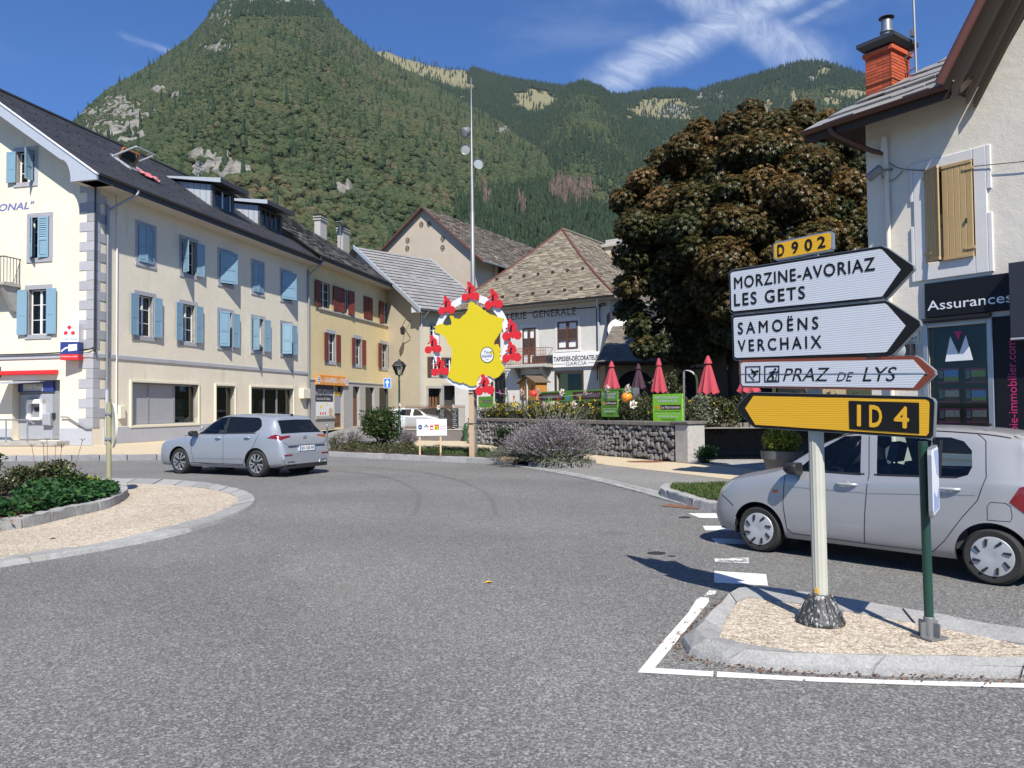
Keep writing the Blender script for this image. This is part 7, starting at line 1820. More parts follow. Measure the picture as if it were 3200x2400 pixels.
 def handle(s,x,z,mat,w=0.19):
  V=s.lift([(x,s.w_of_z(x,z))],0.0)[0];mb=MB();y=-V[1]
  mb.tube(smooth_path([(x-w/2,y+0.004,z),(x-w*0.3,y-0.028,z+0.006),(x+w*0.3,y-0.030,z+0.008),(x+w/2,y+0.004,z+0.006)],4),[0.012]+[0.016]*11+[0.012],8);h_=mb.build('door_handle',
  M_[mat],s.root,50)
  mb=MB();mb.ball((x,y+0.012,z),(0.055,0.016,0.045));mb.build('handle_cup',M_['grey_panel'],h_,50)
def stations(L,f=0.035):
 a=list(np.arange(0.02,0.4,0.035))+list(np.arange(0.4,L-0.75,0.065))+list(np.arange(L-0.75,L-0.005,0.03));return a
def place(pf,pr,T,yw,k=1.0):
 """root position and turn so that the near-side wheels stand on the photographed contact points"""
 f_,r_=G(*pf),G(*pr);d=(r_-f_);rz=math.atan2(d.y,d.x);mid=(f_+r_)/2;u=Vector((math.cos(rz),math.sin(rz),0));v=Vector((-u.y,u.x,0))
 return mid-u*(sum(T['axles'])/2)*k+v*yw*k,rz
def zscale(T,k):
 """the same car with all heights scaled"""
 T=dict(T)
 for q_ in('zt','zs','zb','cr'):T[q_]=[(x,z*(k if q_!='zb' else 1))for x,z in T[q_]]
 T['windows']=[[(x,z*k)for x,z in p]for p in T['windows']];T['belt']*=k;return T
GOLF=dict(L=4.28,R=0.322,Ra=0.368,rim=0.225,axles=(0.88,3.51),belt=0.96,W=[(0,.66),(.06,.77),(.2,.85),(.5,.888),(1.0,.895),(3.3,.895),(3.75,.885),(4.0,
  .855),(4.15,.825),(4.28,.76)],zt=[(0,.58),(.03,.66),(.09,.735),(.25,.825),(.6,.905),(1.05,.975),(1.26,1.01),(1.45,1.10),(1.9,1.345),(2.12,1.42),(2.4,
  1.452),(2.7,1.458),(3.2,1.445),(3.6,1.42),(3.80,1.385),(3.87,1.33),(3.97,1.19),(4.09,1.03),(4.16,.955),(4.20,.88),(4.23,.76),(4.255,.665),(4.28,.56)],
  zs=[(0,.50),(.2,.74),(.7,.865),(1.3,.925),(2,.955),(3.0,.985),(3.6,1.0),(3.9,1.0),(4.1,.94),(4.2,.78),(4.28,.48)],yt=[(0,.50),(.3,.66),(.8,.74),(1.26,
  .73),(1.6,.64),(2.1,.60),(3.5,.585),(3.9,.58),(4.05,.64),(4.17,.72),(4.28,.70)],zb=[(0,.26),(.15,.21),(.8,.20),(3.4,.20),(4.1,.25),(4.28,.30)],cr=[(0,
  .04),(1.0,.05),(1.4,.05),(2.2,.045),(3.8,.045),(4.0,.03),(4.28,.02)],windows=[[(1.50,.985),(2.40,.995),(2.33,1.385),(2.10,1.365),(1.80,1.23)],[(2.47,
  .998),(3.42,1.015),(3.55,1.09),(3.57,1.17),(3.47,1.31),(3.36,1.362),(2.40,1.39)]],glass=['glass_car','glass_tint','glass_tint'],xs=stations(4.28),topglass=[[(1.32,
  1.0),(1.33,.90),(1.38,.78),(1.7,.775),(2.03,.775),(2.06,.88),(2.07,1.0)],[(3.88,1.0),(3.878,.90),(3.875,.775),(3.99,.765),(4.105,.765),(4.118,.88),(4.12,
  1.0)]])
GOLF=zscale(GOLF,1.02)
loc,rz=place((566,1479.5),(815,1491),GOLF,0.875-0.10,1.10)
c=Car(GOLF,'silver_hatchback',loc,rz,'newer silver hatchback driving away to the left past the cream house','paint_silver');c.root.scale=(1.10,1.10,1.10);c.body();c.cabin();c.wheels('alloy')
c.seam('door_gaps',[[(1.36,.90),(1.34,.55),(1.42,.30),(2.42,.26),(2.45,.62),(2.44,1.0)],[(2.44,.26),(3.06,.26),(3.18,.45),(3.46,.75),(3.60,1.02)],[(1.30,
  .30),(3.1,.29)]],0.010)
c.seam('sill_crease',[[(1.4,.40),(3.1,.42)]],0.016,'zinc');c.seam('window_trim',[[(1.42,.988),(2.4,1.003),(3.5,1.022)]],0.02,'black_plastic')
c.skin('pillar_trim',c.side([(2.40,1.017),(2.47,1.018),(2.40,1.417),(2.33,1.412)],3),(),0.006,M_['black_plastic'],step=(.05,.05))
c.mirror(1.52,1.01,'black_plastic');c.mirror(1.52,1.01,'black_plastic',sg=1);c.handle(2.27,.90,'paint_silver');c.handle(3.24,.92,'paint_silver')
tl_=[(3.86,c.w_of_z(3.86,.91)),(4.05,c.w_of_z(4.05,1.0)),(4.12,.62),(4.155,.74),(4.162,.90),(4.185,.90),(4.195,.76),(4.19,.60),(4.10,c.w_of_z(4.10,.89))]
c.skin('tail_light',tl_,(),0.005,M_['red_lamp'],step=(.03,.04))
b_=c.skin('spoiler',[(3.74,.80),(3.88,.775),(3.893,.88),(3.895,1.0),(3.76,1.0)],(),0.012,c.p,step=(.03,.05))
c.seam('hatch_gap',[[(4.24,1.0),(4.236,.86),(4.215,.74),(4.19,.60)]],0.012,raw=True)
q=MB();q.box(4.262,4.292,-.27,.27,.60,.72);pl=q.build('number_plate',M_['white_sign'],c.root)
q=MB();q.box(4.2921,4.2945,-.27,-.235,.60,.72);q.box(4.2921,4.2945,.235,.27,.60,.72);q.build('plate_band',M_['sign_blue'],pl)
PLM=Matrix(((0,-1,0,4.2935),(1,0,0,0),(0,0,1,0),(0,0,0,1)))
q=MB();text_into(q,'GN 530 RF',-.22,.22,.62,.70,0,bold=0.02,M=PLM);q.build('lettering',M_['sign_black'],pl)
q=MB();EM=Matrix.Translation((4.205,0,.885))@Matrix.Rotation(rad(-70),4,'Y');q.tube([EM@Vector((0.062*math.cos(a),0.062*math.sin(a),0))for a in[i*math.pi/10 for i in range(21)]],
  0.008,5,caps=False)
for pts in(((-.045,0.03),(0,-0.012),(.045,0.03)),((-.05,.0),(-.02,-.05),(0,-.015),(.02,-.05),(.05,.0))):q.tube([EM@Vector((p[1]*-1,p[0],0.0))for p in pts],
  0.006,4)
q.build('badge',M_['chrome'],c.root)
q=MB();q.box(4.05,4.275,-.70,.70,.20,.36);q.build('diffuser',M_['black_plastic'],c.root)
for sg in(-1,1):q=MB();q.tube([(4.285,sg*.62,.30),(4.285,sg*.40,.30),(4.285,sg*.44,.36),(4.285,sg*.66,.37),(4.285,sg*.62,.30)],0.012,5);q.build('exhaust_trim',
  M_['chrome'],c.root)
q=MB();q.prism([(3.66,1.415),(3.80,1.40),(3.82,1.465),(3.78,1.47)],-0.02,0.02);q.build('roof_fin',M_['black_plastic'],c.root)
for sg in(-1,1):q=MB();q.box(4.262,4.29,sg*.62-.12,sg*.62+.12,.505,.53);q.build('reflector',M_['red_lamp'],c.root)
q=MB();q.box(4.255,4.288,-.62,.62,.735,.75);q.build('bumper_crease',M_['zinc'],c.root)
CEL=dict(L=3.60,R=0.272,Ra=0.322,rim=0.188,axles=(0.70,3.125),belt=0.96,W=[(0,.56),(.07,.66),(.22,.755),(.5,.795),(.9,.80),(2.7,.80),(3.1,.795),(3.35,
  .765),(3.5,.735),(3.6,.66)],zt=[(0,.60),(.03,.70),(.10,.80),(.3,.90),(.6,.975),(.86,1.03),(.97,1.07),(1.15,1.19),(1.5,1.41),(1.7,1.485),(2.0,1.525),
  (2.4,1.54),(2.9,1.52),(3.2,1.485),(3.34,1.44),(3.41,1.36),(3.48,1.18),(3.54,1.03),(3.565,.92),(3.58,.76),(3.59,.66),(3.6,.56)],zs=[(0,.48),(.2,.72),
  (.6,.875),(1.0,.955),(2,.985),(2.8,1.02),(3.2,1.04),(3.4,1.03),(3.52,.92),(3.57,.7),(3.6,.46)],yt=[(0,.46),(.3,.60),(.8,.66),(.97,.67),(1.3,.60),(1.7,
  .56),(2.9,.545),(3.3,.53),(3.48,.58),(3.6,.58)],zb=[(0,.27),(.15,.22),(.6,.20),(3.0,.20),(3.45,.26),(3.6,.30)],cr=[(0,.04),(.8,.05),(1.1,.05),(1.8,.05),
  (3.2,.05),(3.45,.03),(3.6,.02)],windows=[[(1.17,1.005),(1.90,.995),(1.85,1.425),(1.66,1.415),(1.42,1.265)],[(2.07,1.0),(2.82,1.02),(2.93,1.06),(2.96,
  1.14),(2.94,1.30),(2.86,1.39),(2.74,1.425),(2.02,1.43)]],glass=['glass_car','glass_car','glass_tint'],xs=stations(3.60),topglass=[[(1.02,1.0),(1.03,
  .90),(1.08,.785),(1.3,.78),(1.62,.78),(1.64,.88),(1.65,1.0)],[(3.40,1.0),(3.398,.90),(3.395,.78),(3.46,.775),(3.53,.775),(3.537,.88),(3.54,1.0)]])
CEL=zscale(CEL,0.975)
loc,rz=place((2384,1722),(3113,1825),CEL,0.78-0.10)
c=Car(CEL,'silver_city_car',loc,rz,'older silver city car with driver, entering the roundabout behind the signpost','paint_silver_warm');c.body();c.cabin(0.3,
  1.22,((1.95,1),(2.85,2)));c.wheels('cap')
c.seam('door_gaps',[[(1.05,.93),(1.03,.60),(1.06,.32),(1.12,.27),(1.93,.25),(1.955,.60),(1.99,.985)],[(1.99,.985),(1.93,1.43)],[(1.93,.25),(2.60,.25),
  (2.72,.38),(2.88,.62),(3.02,.80),(3.09,1.02),(3.05,1.36),(2.95,1.45),(1.70,1.47),(1.40,1.31)],[(0.16,.66),(.30,.58),(.38,.52)]],0.008)
c.seam('window_trim',[[(1.12,.985),(1.94,.985)],[(2.04,.985),(2.84,1.005)]],0.022);c.seam('body_crease',[[(1.1,.80),(2.0,.79),(3.0,.845)]],0.006,'zinc')
c.seam('fuel_flap',[[(3.10,.62),(3.28,.62),(3.30,.66),(3.29,.76),(3.25,.79),(3.13,.79),(3.10,.75),(3.10,.62)]],0.005,sides=(-1,))
c.mirror(1.22,1.02);c.mirror(1.22,1.02,sg=1);c.handle(1.76,.865,'hubcap',.22);c.handle(2.76,.885,'hubcap',.22)
q=MB();V=c.lift([(.93,c.w_of_z(.93,.735))])[0];q.ball((.93,-V[1]-0.004,.735),(.034,.012,.018));q.build('side_repeater',M_['orange_lamp'],c.root,50)
c.skin('headlight',[(.06,c.w_of_z(.06,.66)),(.12,c.w_of_z(.12,.70)),(.30,c.w_of_z(.30,.80)),(.36,c.w_of_z(.36,.83)),(.32,c.w_of_z(.32,.76)),(.2,c.w_of_z(.2,
  .66)),(.1,c.w_of_z(.1,.60))],(),0.004,M_['lamp_glass'],step=(.03,.03))
c.skin('tail_light',[(3.28,c.w_of_z(3.28,.80)),(3.36,c.w_of_z(3.36,.94)),(3.47,c.w_of_z(3.47,.98)),(3.53,.56),(3.565,.56),(3.56,.40),(3.50,c.w_of_z(3.50,
  .70)),(3.40,c.w_of_z(3.40,.70))],(),0.006,M_['red_lamp'],step=(.03,.03))
c.skin('spoiler',[(3.26,.80),(3.395,.775),(3.415,.88),(3.42,1.0),(3.28,1.0)],(),0.014,c.p,step=(.03,.05))
q=MB();q.tube([(2.0,-.545,1.47),(2.0,-.52,1.475)],0.004,4);V0=[(x,-float(c.tab('yt',np.array([x]))[0])-0.004,float(c.tab('zt',np.array([x]))[0])-0.045)for x in np.linspace(1.5,
  3.25,16)];q.tube(V0,0.006,4);q.build('roof_seam',M_['black_plastic'],c.root)
c.seam('quarter_bar',[[(2.68,1.0),(2.655,1.36)]],0.03)
q=MB();q.tube([(3.05,-.45,1.505),(3.05,-.45,1.53)],.02,6);q.build('roof_aerial',M_['black_plastic'],c.root)
q=MB();SW=Matrix.Translation((1.33,-.36,.93))@Matrix.Rotation(rad(-62),4,'Y');q.tube([SW@Vector((.18*math.cos(a),.18*math.sin(a),0))for a in[i*math.pi/10 for i in range(21)]],
  .014,6,caps=False)
for a in(0.2,2.9,4.7):q.tube([SW@Vector((.17*math.cos(a),.17*math.sin(a),0)),SW@Vector((0,0,.03))],.012,5)
q.build('steering_wheel',M_['interior'],c.root,50)
# driver, one continuous skinned figure sitting at the wheel
def figure(name,pts,edges,mats,mat_of,sub=2):
 me=bpy.data.meshes.new(name);me.from_pydata([p[0]for p in pts],edges,[]);o_=inst(name,me)
 md=o_.modifiers.new('skin','SKIN');md.use_smooth_shade=True;md.branch_smoothing=0.5
 for i,p in enumerate(pts):sv=me.skin_vertices[0].data[i];sv.radius=p[1]if hasattr(p[1],'__len__')else(p[1],p[1]);sv.use_root=(i==0)
 o_.modifiers.new('sub','SUBSURF').levels=sub;o_.modifiers['sub'].render_levels=sub
 bpy.context.view_layer.update();ev=o_.evaluated_get(bpy.context.evaluated_depsgraph_get());nm=bpy.data.meshes.new_from_object(ev);nm.name=name
 nm.materials.clear()
 for m_ in mats:nm.materials.append(m_)
 for p in nm.polygons:p.material_index=mat_of(p.center);p.use_smooth=True
 bpy.data.objects.remove(o_);o_=inst(name,nm);return o_
y0=-.36
P_=[((1.86,y0,.52),(.15,.13)),((1.90,y0,.72),(.16,.12)),((1.93,y0,.95),(.18,.11)),((1.95,y0,1.09),(.10,.08)),((1.95,y0,1.15),(.055,.055)),((1.935,y0,1.22),
  (.085,.075)),((1.93,y0,1.31),(.095,.082)),((1.94,y0,1.37),(.055,.05)),((1.93,y0-.19,1.04),.065),((1.84,y0-.25,.86),.05),((1.60,y0-.20,.86),.042),((1.42,
  y0-.17,.97),.03),((1.37,y0-.165,1.0),(.03,.022)),((1.93,y0+.19,1.04),.065),((1.84,y0+.24,.86),.05),((1.60,y0+.20,.86),.042),((1.42,y0+.17,.97),.03),
  ((1.37,y0+.165,1.0),(.03,.022)),((1.72,y0-.11,.50),.085),((1.42,y0-.13,.58),.065),((1.20,y0-.13,.36),.045),((1.72,y0+.11,.50),.085),((1.42,y0+.13,.58),
  .065),((1.20,y0+.13,.36),.045)]
E_l=[(0,1),(1,2),(2,3),(3,4),(4,5),(5,6),(6,7),(2,8),(8,9),(9,10),(10,11),(11,12),(2,13),(13,14),(14,15),(15,16),(16,17),(0,18),(18,19),(19,20),(0,21),
  (21,22),(22,23)]
for base,sg in((12,-1),(17,1)):
 bp=Vector(P_[base][0])
 for k,(dz,ln)in enumerate(((.024,.058),(.009,.066),(-.007,.062),(-.022,.05))):
  i=len(P_);P_.append(((bp.x-.035,bp.y-sg*.004,bp.z+dz),.0095));P_.append(((bp.x-.035-ln*.55,bp.y-sg*.016,bp.z+dz+.008),.009));P_.append(((bp.x-.035-ln*.62,
  bp.y-sg*.05,bp.z+dz+.004),.008));E_l+=[(base,i),(i,i+1),(i+1,i+2)]
 i=len(P_);P_.append(((bp.x-.005,bp.y-sg*.025,bp.z+.03),.011));P_.append(((bp.x-.04,bp.y-sg*.045,bp.z+.045),.009));E_l+=[(11 if sg<0 else 16,i),(i,i+1)]
dr=figure('person',P_,E_l,[M_['cloth_dark'],M_['skin']],lambda c_:1 if(c_.z>1.135 or(c_.x<1.47 and c_.z>.9))else 0)
dr.matrix_world=Matrix.Translation(loc)@Matrix.Rotation(rz,4,'Z');tag(dr,'driver in dark clothes behind the wheel of the older silver city car','person')
q=MB();q.ball((1.955,y0,1.325),(.105,.088,.10),14,9);q.build('hair',M_['hair'],dr,60,loc=(0.012,0,.012))
q=MB();q.ball((1.842,y0,1.255),(.018,.014,.02),8,6);q.build('nose',M_['skin'],dr,60)
q=MB();[q.ball((1.852,y0+s_*.032,1.285),(.008,.012,.008),8,6)for s_ in(-1,1)];q.build('eyes',M_['hair'],dr,60)
q=MB();q.ball((1.853,y0,1.205),(.006,.026,.006),8,6);q.build('mouth',M_['cloth_dark'],dr,60)
q=MB();[q.ball((1.95,y0+s_*.085,1.265),(.018,.012,.03),8,6)for s_ in(-1,1)];q.build('ears',M_['skin'],dr,60)
# parked cars behind the iron fence
for tb,nm,pnt,p_,ang,lb in((dict(CEL),'parked_car','paint_white',AT(1302,1300,50.0),176,'small white car parked behind the iron fence'),(dict(GOLF),'parked_car',
  'paint_black',AT(1392,1300,51.0),172,'black car parked behind the iron fence next to the small white one')):
 tb['glass']=['glass_tint']*3;Lh=tb['L']/2;a_=rad(ang);u=Vector((math.cos(a_),math.sin(a_),0))
 pk_=Car(tb,nm,Vector((p_.x,p_.y,0.27))-u*Lh,a_,lb,pnt,'cars parked behind the iron fence');pk_.body();pk_.cabin();pk_.wheels('cap')
 # other side's wheels face the viewer here
 q=MB()
 for xc in tb['axles']:q.lathe([(tb['rim'],0.085),(0.05,0.11),(0,0.11)],20,(xc,tb['W'][4][1]-0.12,tb['R']),M=Matrix.Rotation(rad(-90),4,'X'))
 q.build('hub_cap',M_['hubcap'],pk_.root)
sheet('side_street',[(-12,46,0.02),(3,44,0.02),(4,49,0.35),(8,75,0.4),(-14,75,0.4),(-11.2,49,0.35)],M_['asphalt_pale'])
# ------------------------------------------------------------------ signs and street furniture
def text4(mb,body,q4,y=0.0,m=0,bold=0.0,shear=0.0,space=1.0):
 """lettering fitted into four local corners (x, z): bottom left, bottom right, top right, top left"""
 V,Fc=text_geo(body,bold,shear,space);xs=[p[0]for p in V];zs=[p[1]for p in V];a,b_,c_,d_=min(xs),max(xs),min(zs),max(zs);pts=[]
 for X,Z,lay in V:
  u,t_=(X-a)/(b_-a),(Z-c_)/(d_-c_);lo_=[q4[0][i]*(1-u)+q4[1][i]*u for i in(0,1)];hi_=[q4[3][i]*(1-u)+q4[2][i]*u for i in(0,1)]
  pts.append((lo_[0]*(1-t_)+hi_[0]*t_,y-lay,lo_[1]*(1-t_)+hi_[1]*t_))
 mb.add(pts,Fc,m)
 # big direction sign on the splitter island
pb=G(2566,1944,0.085)
S_=Facade(pb,math.atan2(-0.797,0.605),'fluted ivory signpost carrying four arrow boards and a D 902 plate on the gravel island','direction sign','direction_sign')
z7=lambda x,y:(2250+x/2.304,680+y/2.304)
YB=-0.085
def sp(x,y,yy=YB):return S_.at(*z7(x,y),yy)
def board(name,outer,inner,rim,face,thick=0.03):
 q=MB();po=[sp(*p)for p in outer];q.prism(po,YB,YB+thick);bd=q.build(name,M_[rim],S_.e)
 q=MB();c0=sum(p[0]for p in po)/len(po),sum(p[1]for p in po)/len(po);q.prism([(c0[0]+(p[0]-c0[0])*1.006,c0[1]+(p[1]-c0[1])*1.02)for p in po],YB+0.004,
  YB+thick+0.006);q.build('metal_edge',M_['steel'],bd)
 q=MB();q.prism([sp(*p)for p in inner],YB-0.003,YB+0.001);q.build('face',M_[face],bd)
 return bd
def letters(bd,items,mat='sign_black',yy=YB-0.005,bold=0.02):
 for body,q4,kw in items:q=MB();kw=dict(dict(bold=bold),**kw);text4(q,body,[sp(*p)for p in q4],yy,**kw);q.build('lettering',M_[mat],bd)
b1=board('arrow_board',[(65,398),(85,378),(1160,205),(1205,224),(1385,345),(1392,372),(1205,572),(1160,588),(95,692),(72,675)],[(77,402),(92,392),(1152,
  226),(1168,232),(1302,375),(1170,566),(1158,570),(100,674),(84,664)],'sign_black','sign_sheet_white')
letters(b1,[('MORZINE-AVORIAZ',((105,517),(1120,380),(1118,282),(103,430)),dict(space=1.12)),('LES GETS',((105,640),(617,585),(615,490),(103,550)),dict(space=1.2))])
b2=board('arrow_board',[(85,722),(103,704),(1190,598),(1242,626),(1432,745),(1440,778),(1242,985),(1195,1000),(115,1026),(95,1008)],[(98,728),(110,720),
  (1188,618),(1205,630),(1337,780),(1203,964),(1188,970),(120,1010),(106,1000)],'sign_black','sign_sheet_white')
letters(b2,[('SAMOËNS',((132,842),(712,803),(712,690),(130,737)),dict(space=1.45)),('VERCHAIX',((133,967),(735,940),(733,846),(130,882)),dict(space=1.4))])
b3=board('arrow_board',[(138,1042),(162,1020),(1395,995),(1432,1010),(1540,1100),(1546,1130),(1442,1230),(1402,1244),(160,1222),(145,1200)],[(150,1052),
  (168,1042),(1390,1022),(1480,1121),(1392,1226),(168,1212),(156,1196)],'sign_brown','sign_sheet_white')
letters(b3,[('PRAZ',((455,1177),(770,1177),(795,1080),(480,1085)),dict(shear=0.0,bold=0.0)),('DE',((840,1178),(945,1178),(965,1112),(860,1114)),{}),('LYS',
  ((1028,1180),(1255,1178),(1282,1074),(1055,1076)),{})],bold=0.0)
q=MB();a,b_=sp(150,1126),sp(1500,1122);q.prism([(a[0],a[1]-0.0025),(b_[0],b_[1]-0.0025),(b_[0],b_[1]+0.0025),(a[0],a[1]+0.0025)],YB-0.006,YB);q.build('panel_joint',
  M_['steel'],b3)
for sx0,sy0,kind in((185,1070,0),(322,1068,1)):
 q=MB();o_=[(sx0,sy0),(sx0+108,sy0-2),(sx0+106,sy0+116),(sx0,sy0+118)]
 for i in range(4):
  (x0,y0_),(x1,y1_)=o_[i],o_[(i+1)%4];dx_,dy_=(x1-x0),(y1_-y0_);L_=math.hypot(dx_,dy_);nx,ny=-dy_/L_*7,dx_/L_*7;q.prism([sp(x0,y0_),sp(x1,y1_),sp(x1+nx,
  y1_+ny),sp(x0+nx,y0_+ny)],YB-0.006,YB)
 f_=lambda px_,py_:sp(sx0+px_,sy0+py_)
 def limb(pts,w_):
  for(x0,y0_),(x1,y1_)in zip(pts,pts[1:]):
   L_=max(1e-6,math.hypot(x1-x0,y1_-y0_));nx,ny=-(y1_-y0_)/L_*w_,(x1-x0)/L_*w_;q.prism([f_(x0-nx,y0_-ny),f_(x1-nx,y1_-ny),f_(x1+nx,y1_+ny),f_(x0+nx,y0_+ny)],
  YB-0.0065,YB)
 hx,hy=(86,36)if kind==0 else(78,24);q.prism([f_(hx+9*math.cos(i*math.pi/5),hy+9*math.sin(i*math.pi/5))for i in range(10)],YB-0.0065,YB)
 if kind==0:limb([(45,38),(76,44)],8);limb([(46,40),(72,58),(58,78)],6);limb([(70,48),(80,62)],4);limb([(40,18),(62,40)],2.5);limb([(22,60),(60,100),(66,
  98)],2.5)
 else:limb([(70,38),(52,66)],10);limb([(52,66),(66,84),(58,102)],6);limb([(50,66),(32,82),(22,100)],6);limb([(66,42),(88,46),(96,40)],4);limb([(60,40),
  (36,50)],4);limb([(96,32),(80,104)],2);limb([(16,106),(92,104)],2.5)
 q.build('ski_symbol',M_['sign_black'],b3)
b4=board('arrow_board',[(128,1352),(208,1266),(235,1258),(1490,1290),(1530,1308),(1542,1332),(1532,1570),(1510,1590),(250,1511),(210,1482),(127,1382)],
  [(182,1372),(242,1284),(1480,1311),(1502,1322),(1508,1340),(1503,1552),(1485,1572),(255,1491)],'sign_black','sign_sheet_yellow')
q=MB();q.prism([sp(930,1318),sp(1435,1332),sp(1437,1555),sp(935,1522)],YB-0.006,YB);q.build('route_field',M_['sign_black'],b4)
letters(b4,[('I',((990,1502),(1020,1504),(1020,1347),(990,1346)),{}),('D',((1078,1508),(1172,1512),(1172,1352),(1078,1348)),dict(bold=0.03)),('4',((1255,
  1514),(1367,1520),(1367,1360),(1255,1356)),dict(bold=0.03))],'road_yellow',YB-0.009)
b5=board('route_plate',[(383,196),(398,178),(785,98),(808,112),(808,222),(794,240),(408,310),(385,298)],[(392,200),(404,188),(782,108),(799,118),(799,
  216),(786,231),(412,299),(394,290)],'steel','sign_sheet_yellow')
letters(b5,[('D',((415,284),(466,276),(466,186),(415,197)),dict(bold=0.03)),('9',((518,264),(568,256),(566,166),(517,177)),dict(bold=0.03)),('0',((612,
  245),(668,236),(667,148),(610,158)),dict(bold=0.03)),('2',((703,225),(764,214),(763,128),(701,140)),dict(bold=0.03))])
q=MB();n_=28;r0=0.056;zt_=S_.at(2545,760)[1];lean=-0.006
prof=[((r0 if i%2 else r0*0.93)*math.cos(2*math.pi*i/n_),(r0 if i%2 else r0*0.93)*math.sin(2*math.pi*i/n_))for i in range(n_)]
q.add([(x+lean*z,y,z)for z in(0.1,zt_)for x,y in prof],[(i,(i+1)%n_,n_+(i+1)%n_,n_+i)for i in range(n_)]+[tuple(range(n_,2*n_))]);q.build('post',M_['post_ivory'],
  S_.e,25)
q=MB();q.lathe([(0.172,0.0),(0.175,0.018),(0.165,0.03),(0.155,0.05),(0.075,0.205),(0.062,0.215),(0.055,0.215)],24);ba=q.build('base_flange',M_['flaky_black'],
  S_.e,40)
for k in range(8):a=k*math.pi/4+0.2;q=MB();q.add([Vector((r_*math.cos(a+d),r_*math.sin(a+d),z))for d in(-0.07,0.07)for r_,z in((0.178,0.022),(0.094,0.20),
  (0.07,0.20),(0.1,0.022))],[(0,1,2,3),(7,6,5,4),(0,4,5,1)]);q.build('rib',M_['flaky_black'],ba)
for k in range(4):a=k*math.pi/2-1.05;q=MB();q.tube([(0.145*math.cos(a),0.145*math.sin(a),0.01),(0.145*math.cos(a),0.145*math.sin(a),0.095)],0.011,8);q.tube([(0.145*math.cos(a),
  0.145*math.sin(a),0.02),(0.145*math.cos(a),0.145*math.sin(a),0.05)],0.02,6);q.build('anchor_bolt',M_['galvanised'],ba)
q=MB()
for bx,by in((1100,1000),(1120,592)):a=sp(bx,by);q.box(a[0]-0.05,a[0]+0.06,YB,YB+0.05,a[1]-0.02,a[1]+0.02)
for yy_ in(480,800,1120,1400):a=sp(700,yy_);q.box(-0.08,0.08,YB+0.02,-0.03,a[1]-0.03,a[1]+0.03)
q.build('bracket',M_['galvanised'],S_.e)
q=MB();q.box(-0.012,0.014,-0.058,-0.05,0.225,0.265);q.build('sticker',M_['road_yellow'],S_.e)
# slim green post with a plate seen edge-on
pg=G(2905,1991,0.085);gp=empty('keep_right_sign',pg,0,'slim dark green post with a white plate, blue reflection painted on, seen edge-on','road sign')
q=MB();q.tube([(0,0,0.05),(-0.012,0,1.38)],0.031,16);q.build('post',M_['post_green'],gp,50)
q=MB();q.lathe([(0.036,0.0),(0.038,0.14),(0.033,0.145)],16)
for a in range(4):q.box(0.03,0.085,-0.005,0.005,0,0.11,M=Matrix.Rotation(a*math.pi/2+0.4,4,'Z'))
q.box(-0.085,0.085,-0.085,0.085,0,0.012,M=Matrix.Rotation(0.4,4,'Z'));q.build('base_socket',M_['galvanised'],gp,40)
pa_=rad(90-33.5);T_=Matrix.Translation((0.035,-0.05,0))@Matrix.Rotation(pa_,4,'Z');zq0,zq1=0.86,1.345
def rrect(x0,x1,z0,z1,r_):return[(cx_+r_*math.cos(a),cz_+r_*math.sin(a))for cx_,cz_,a0 in((x1-r_,z1-r_,0),(x0+r_,z1-r_,90),(x0+r_,z0+r_,180),(x1-r_,z0+r_,
  270))for a in(rad(a0),rad(a0+45),rad(a0+90))]
q=MB();q.prism(rrect(-0.16,0.34,zq0,zq1,0.05),0,0.025,M=T_);pl=q.build('plate',M_['steel'],gp)
q=MB();q.prism(rrect(-0.145,0.325,zq0+0.015,zq1-0.015,0.04),-0.003,0.001,M=T_);q.build('face',M_['white_sign'],pl)
q=MB();q.prism([(-0.12,zq0+0.03),(0.25,zq0+0.03),(0.3,zq0+0.2),(0.1,zq0+0.12),(-0.1,zq0+0.18)],-0.005,0.001,M=T_);q.prism([(0.0,zq1-0.03),(0.3,zq1-0.03),
  (0.3,zq0+0.25),(0.15,zq1-0.2)],-0.005,0.001,M=T_);q.build('blue_reflection',M_['pale_blue'],pl)  # pale blue shapes put a reflection into the white plate's colour
# tall mast with three spotlights
pm=G(1483,1427,0.10);Hm=AT(1472,242,pm.y).z-0.10;lx=AT(1472,242,pm.y).x-pm.x
ma=empty('lamp_mast',pm,0,'tall tapered steel mast with three round spotlights above the verge','lamp post')
q=MB();q.tube([(0,0,0),(lx*0.1,0,2.6),(lx*0.32,0,5),(lx*0.6,0,8.2),(lx*0.6,0,8.21),(lx,0,Hm)],[0.097,0.092,0.085,0.07,0.058,0.012],14);q.build('pole',
  M_['galvanised'],ma,50)
for px,py,yaw,tilt in((1453,414,215,35),(1456,467,262,14),(1494,513,285,5)):
 p=AT(px,py,pm.y-0.06)-pm;d=Matrix.Rotation(rad(yaw),4,'Z')@Matrix.Rotation(rad(90+tilt),4,'Y')
 q=MB();q.lathe([(0.0,-0.24),(0.07,-0.235),(0.14,-0.16),(0.17,-0.02),(0.18,0.06),(0.172,0.07),(0.155,0.06),(0.15,0.03),(0.0,0.03)],20,p,M=d);h_=q.build('spotlight',
  M_['galvanised'],ma,40)
 q=MB();q.lathe([(0.15,0.045),(0.0,0.05)],20,p,M=d);q.build('lens',M_['lamp_glass'],h_,60)
 q=MB();m_=Vector((lx*0.75,0,p.z));q.tube([p*0.75+m_*0.25,m_],0.03,8);q.build('bracket',M_['galvanised'],h_)
q=MB();zz=AT(1478,540,pm.y).z;q.tube([(lx*0.6+0.08,-0.02,zz+0.25),(lx*0.6+0.12,-0.02,zz),(lx*0.6+0.07,-0.02,zz-0.35)],0.02,5);q.build('cable',M_['black_plastic'],
  ma)
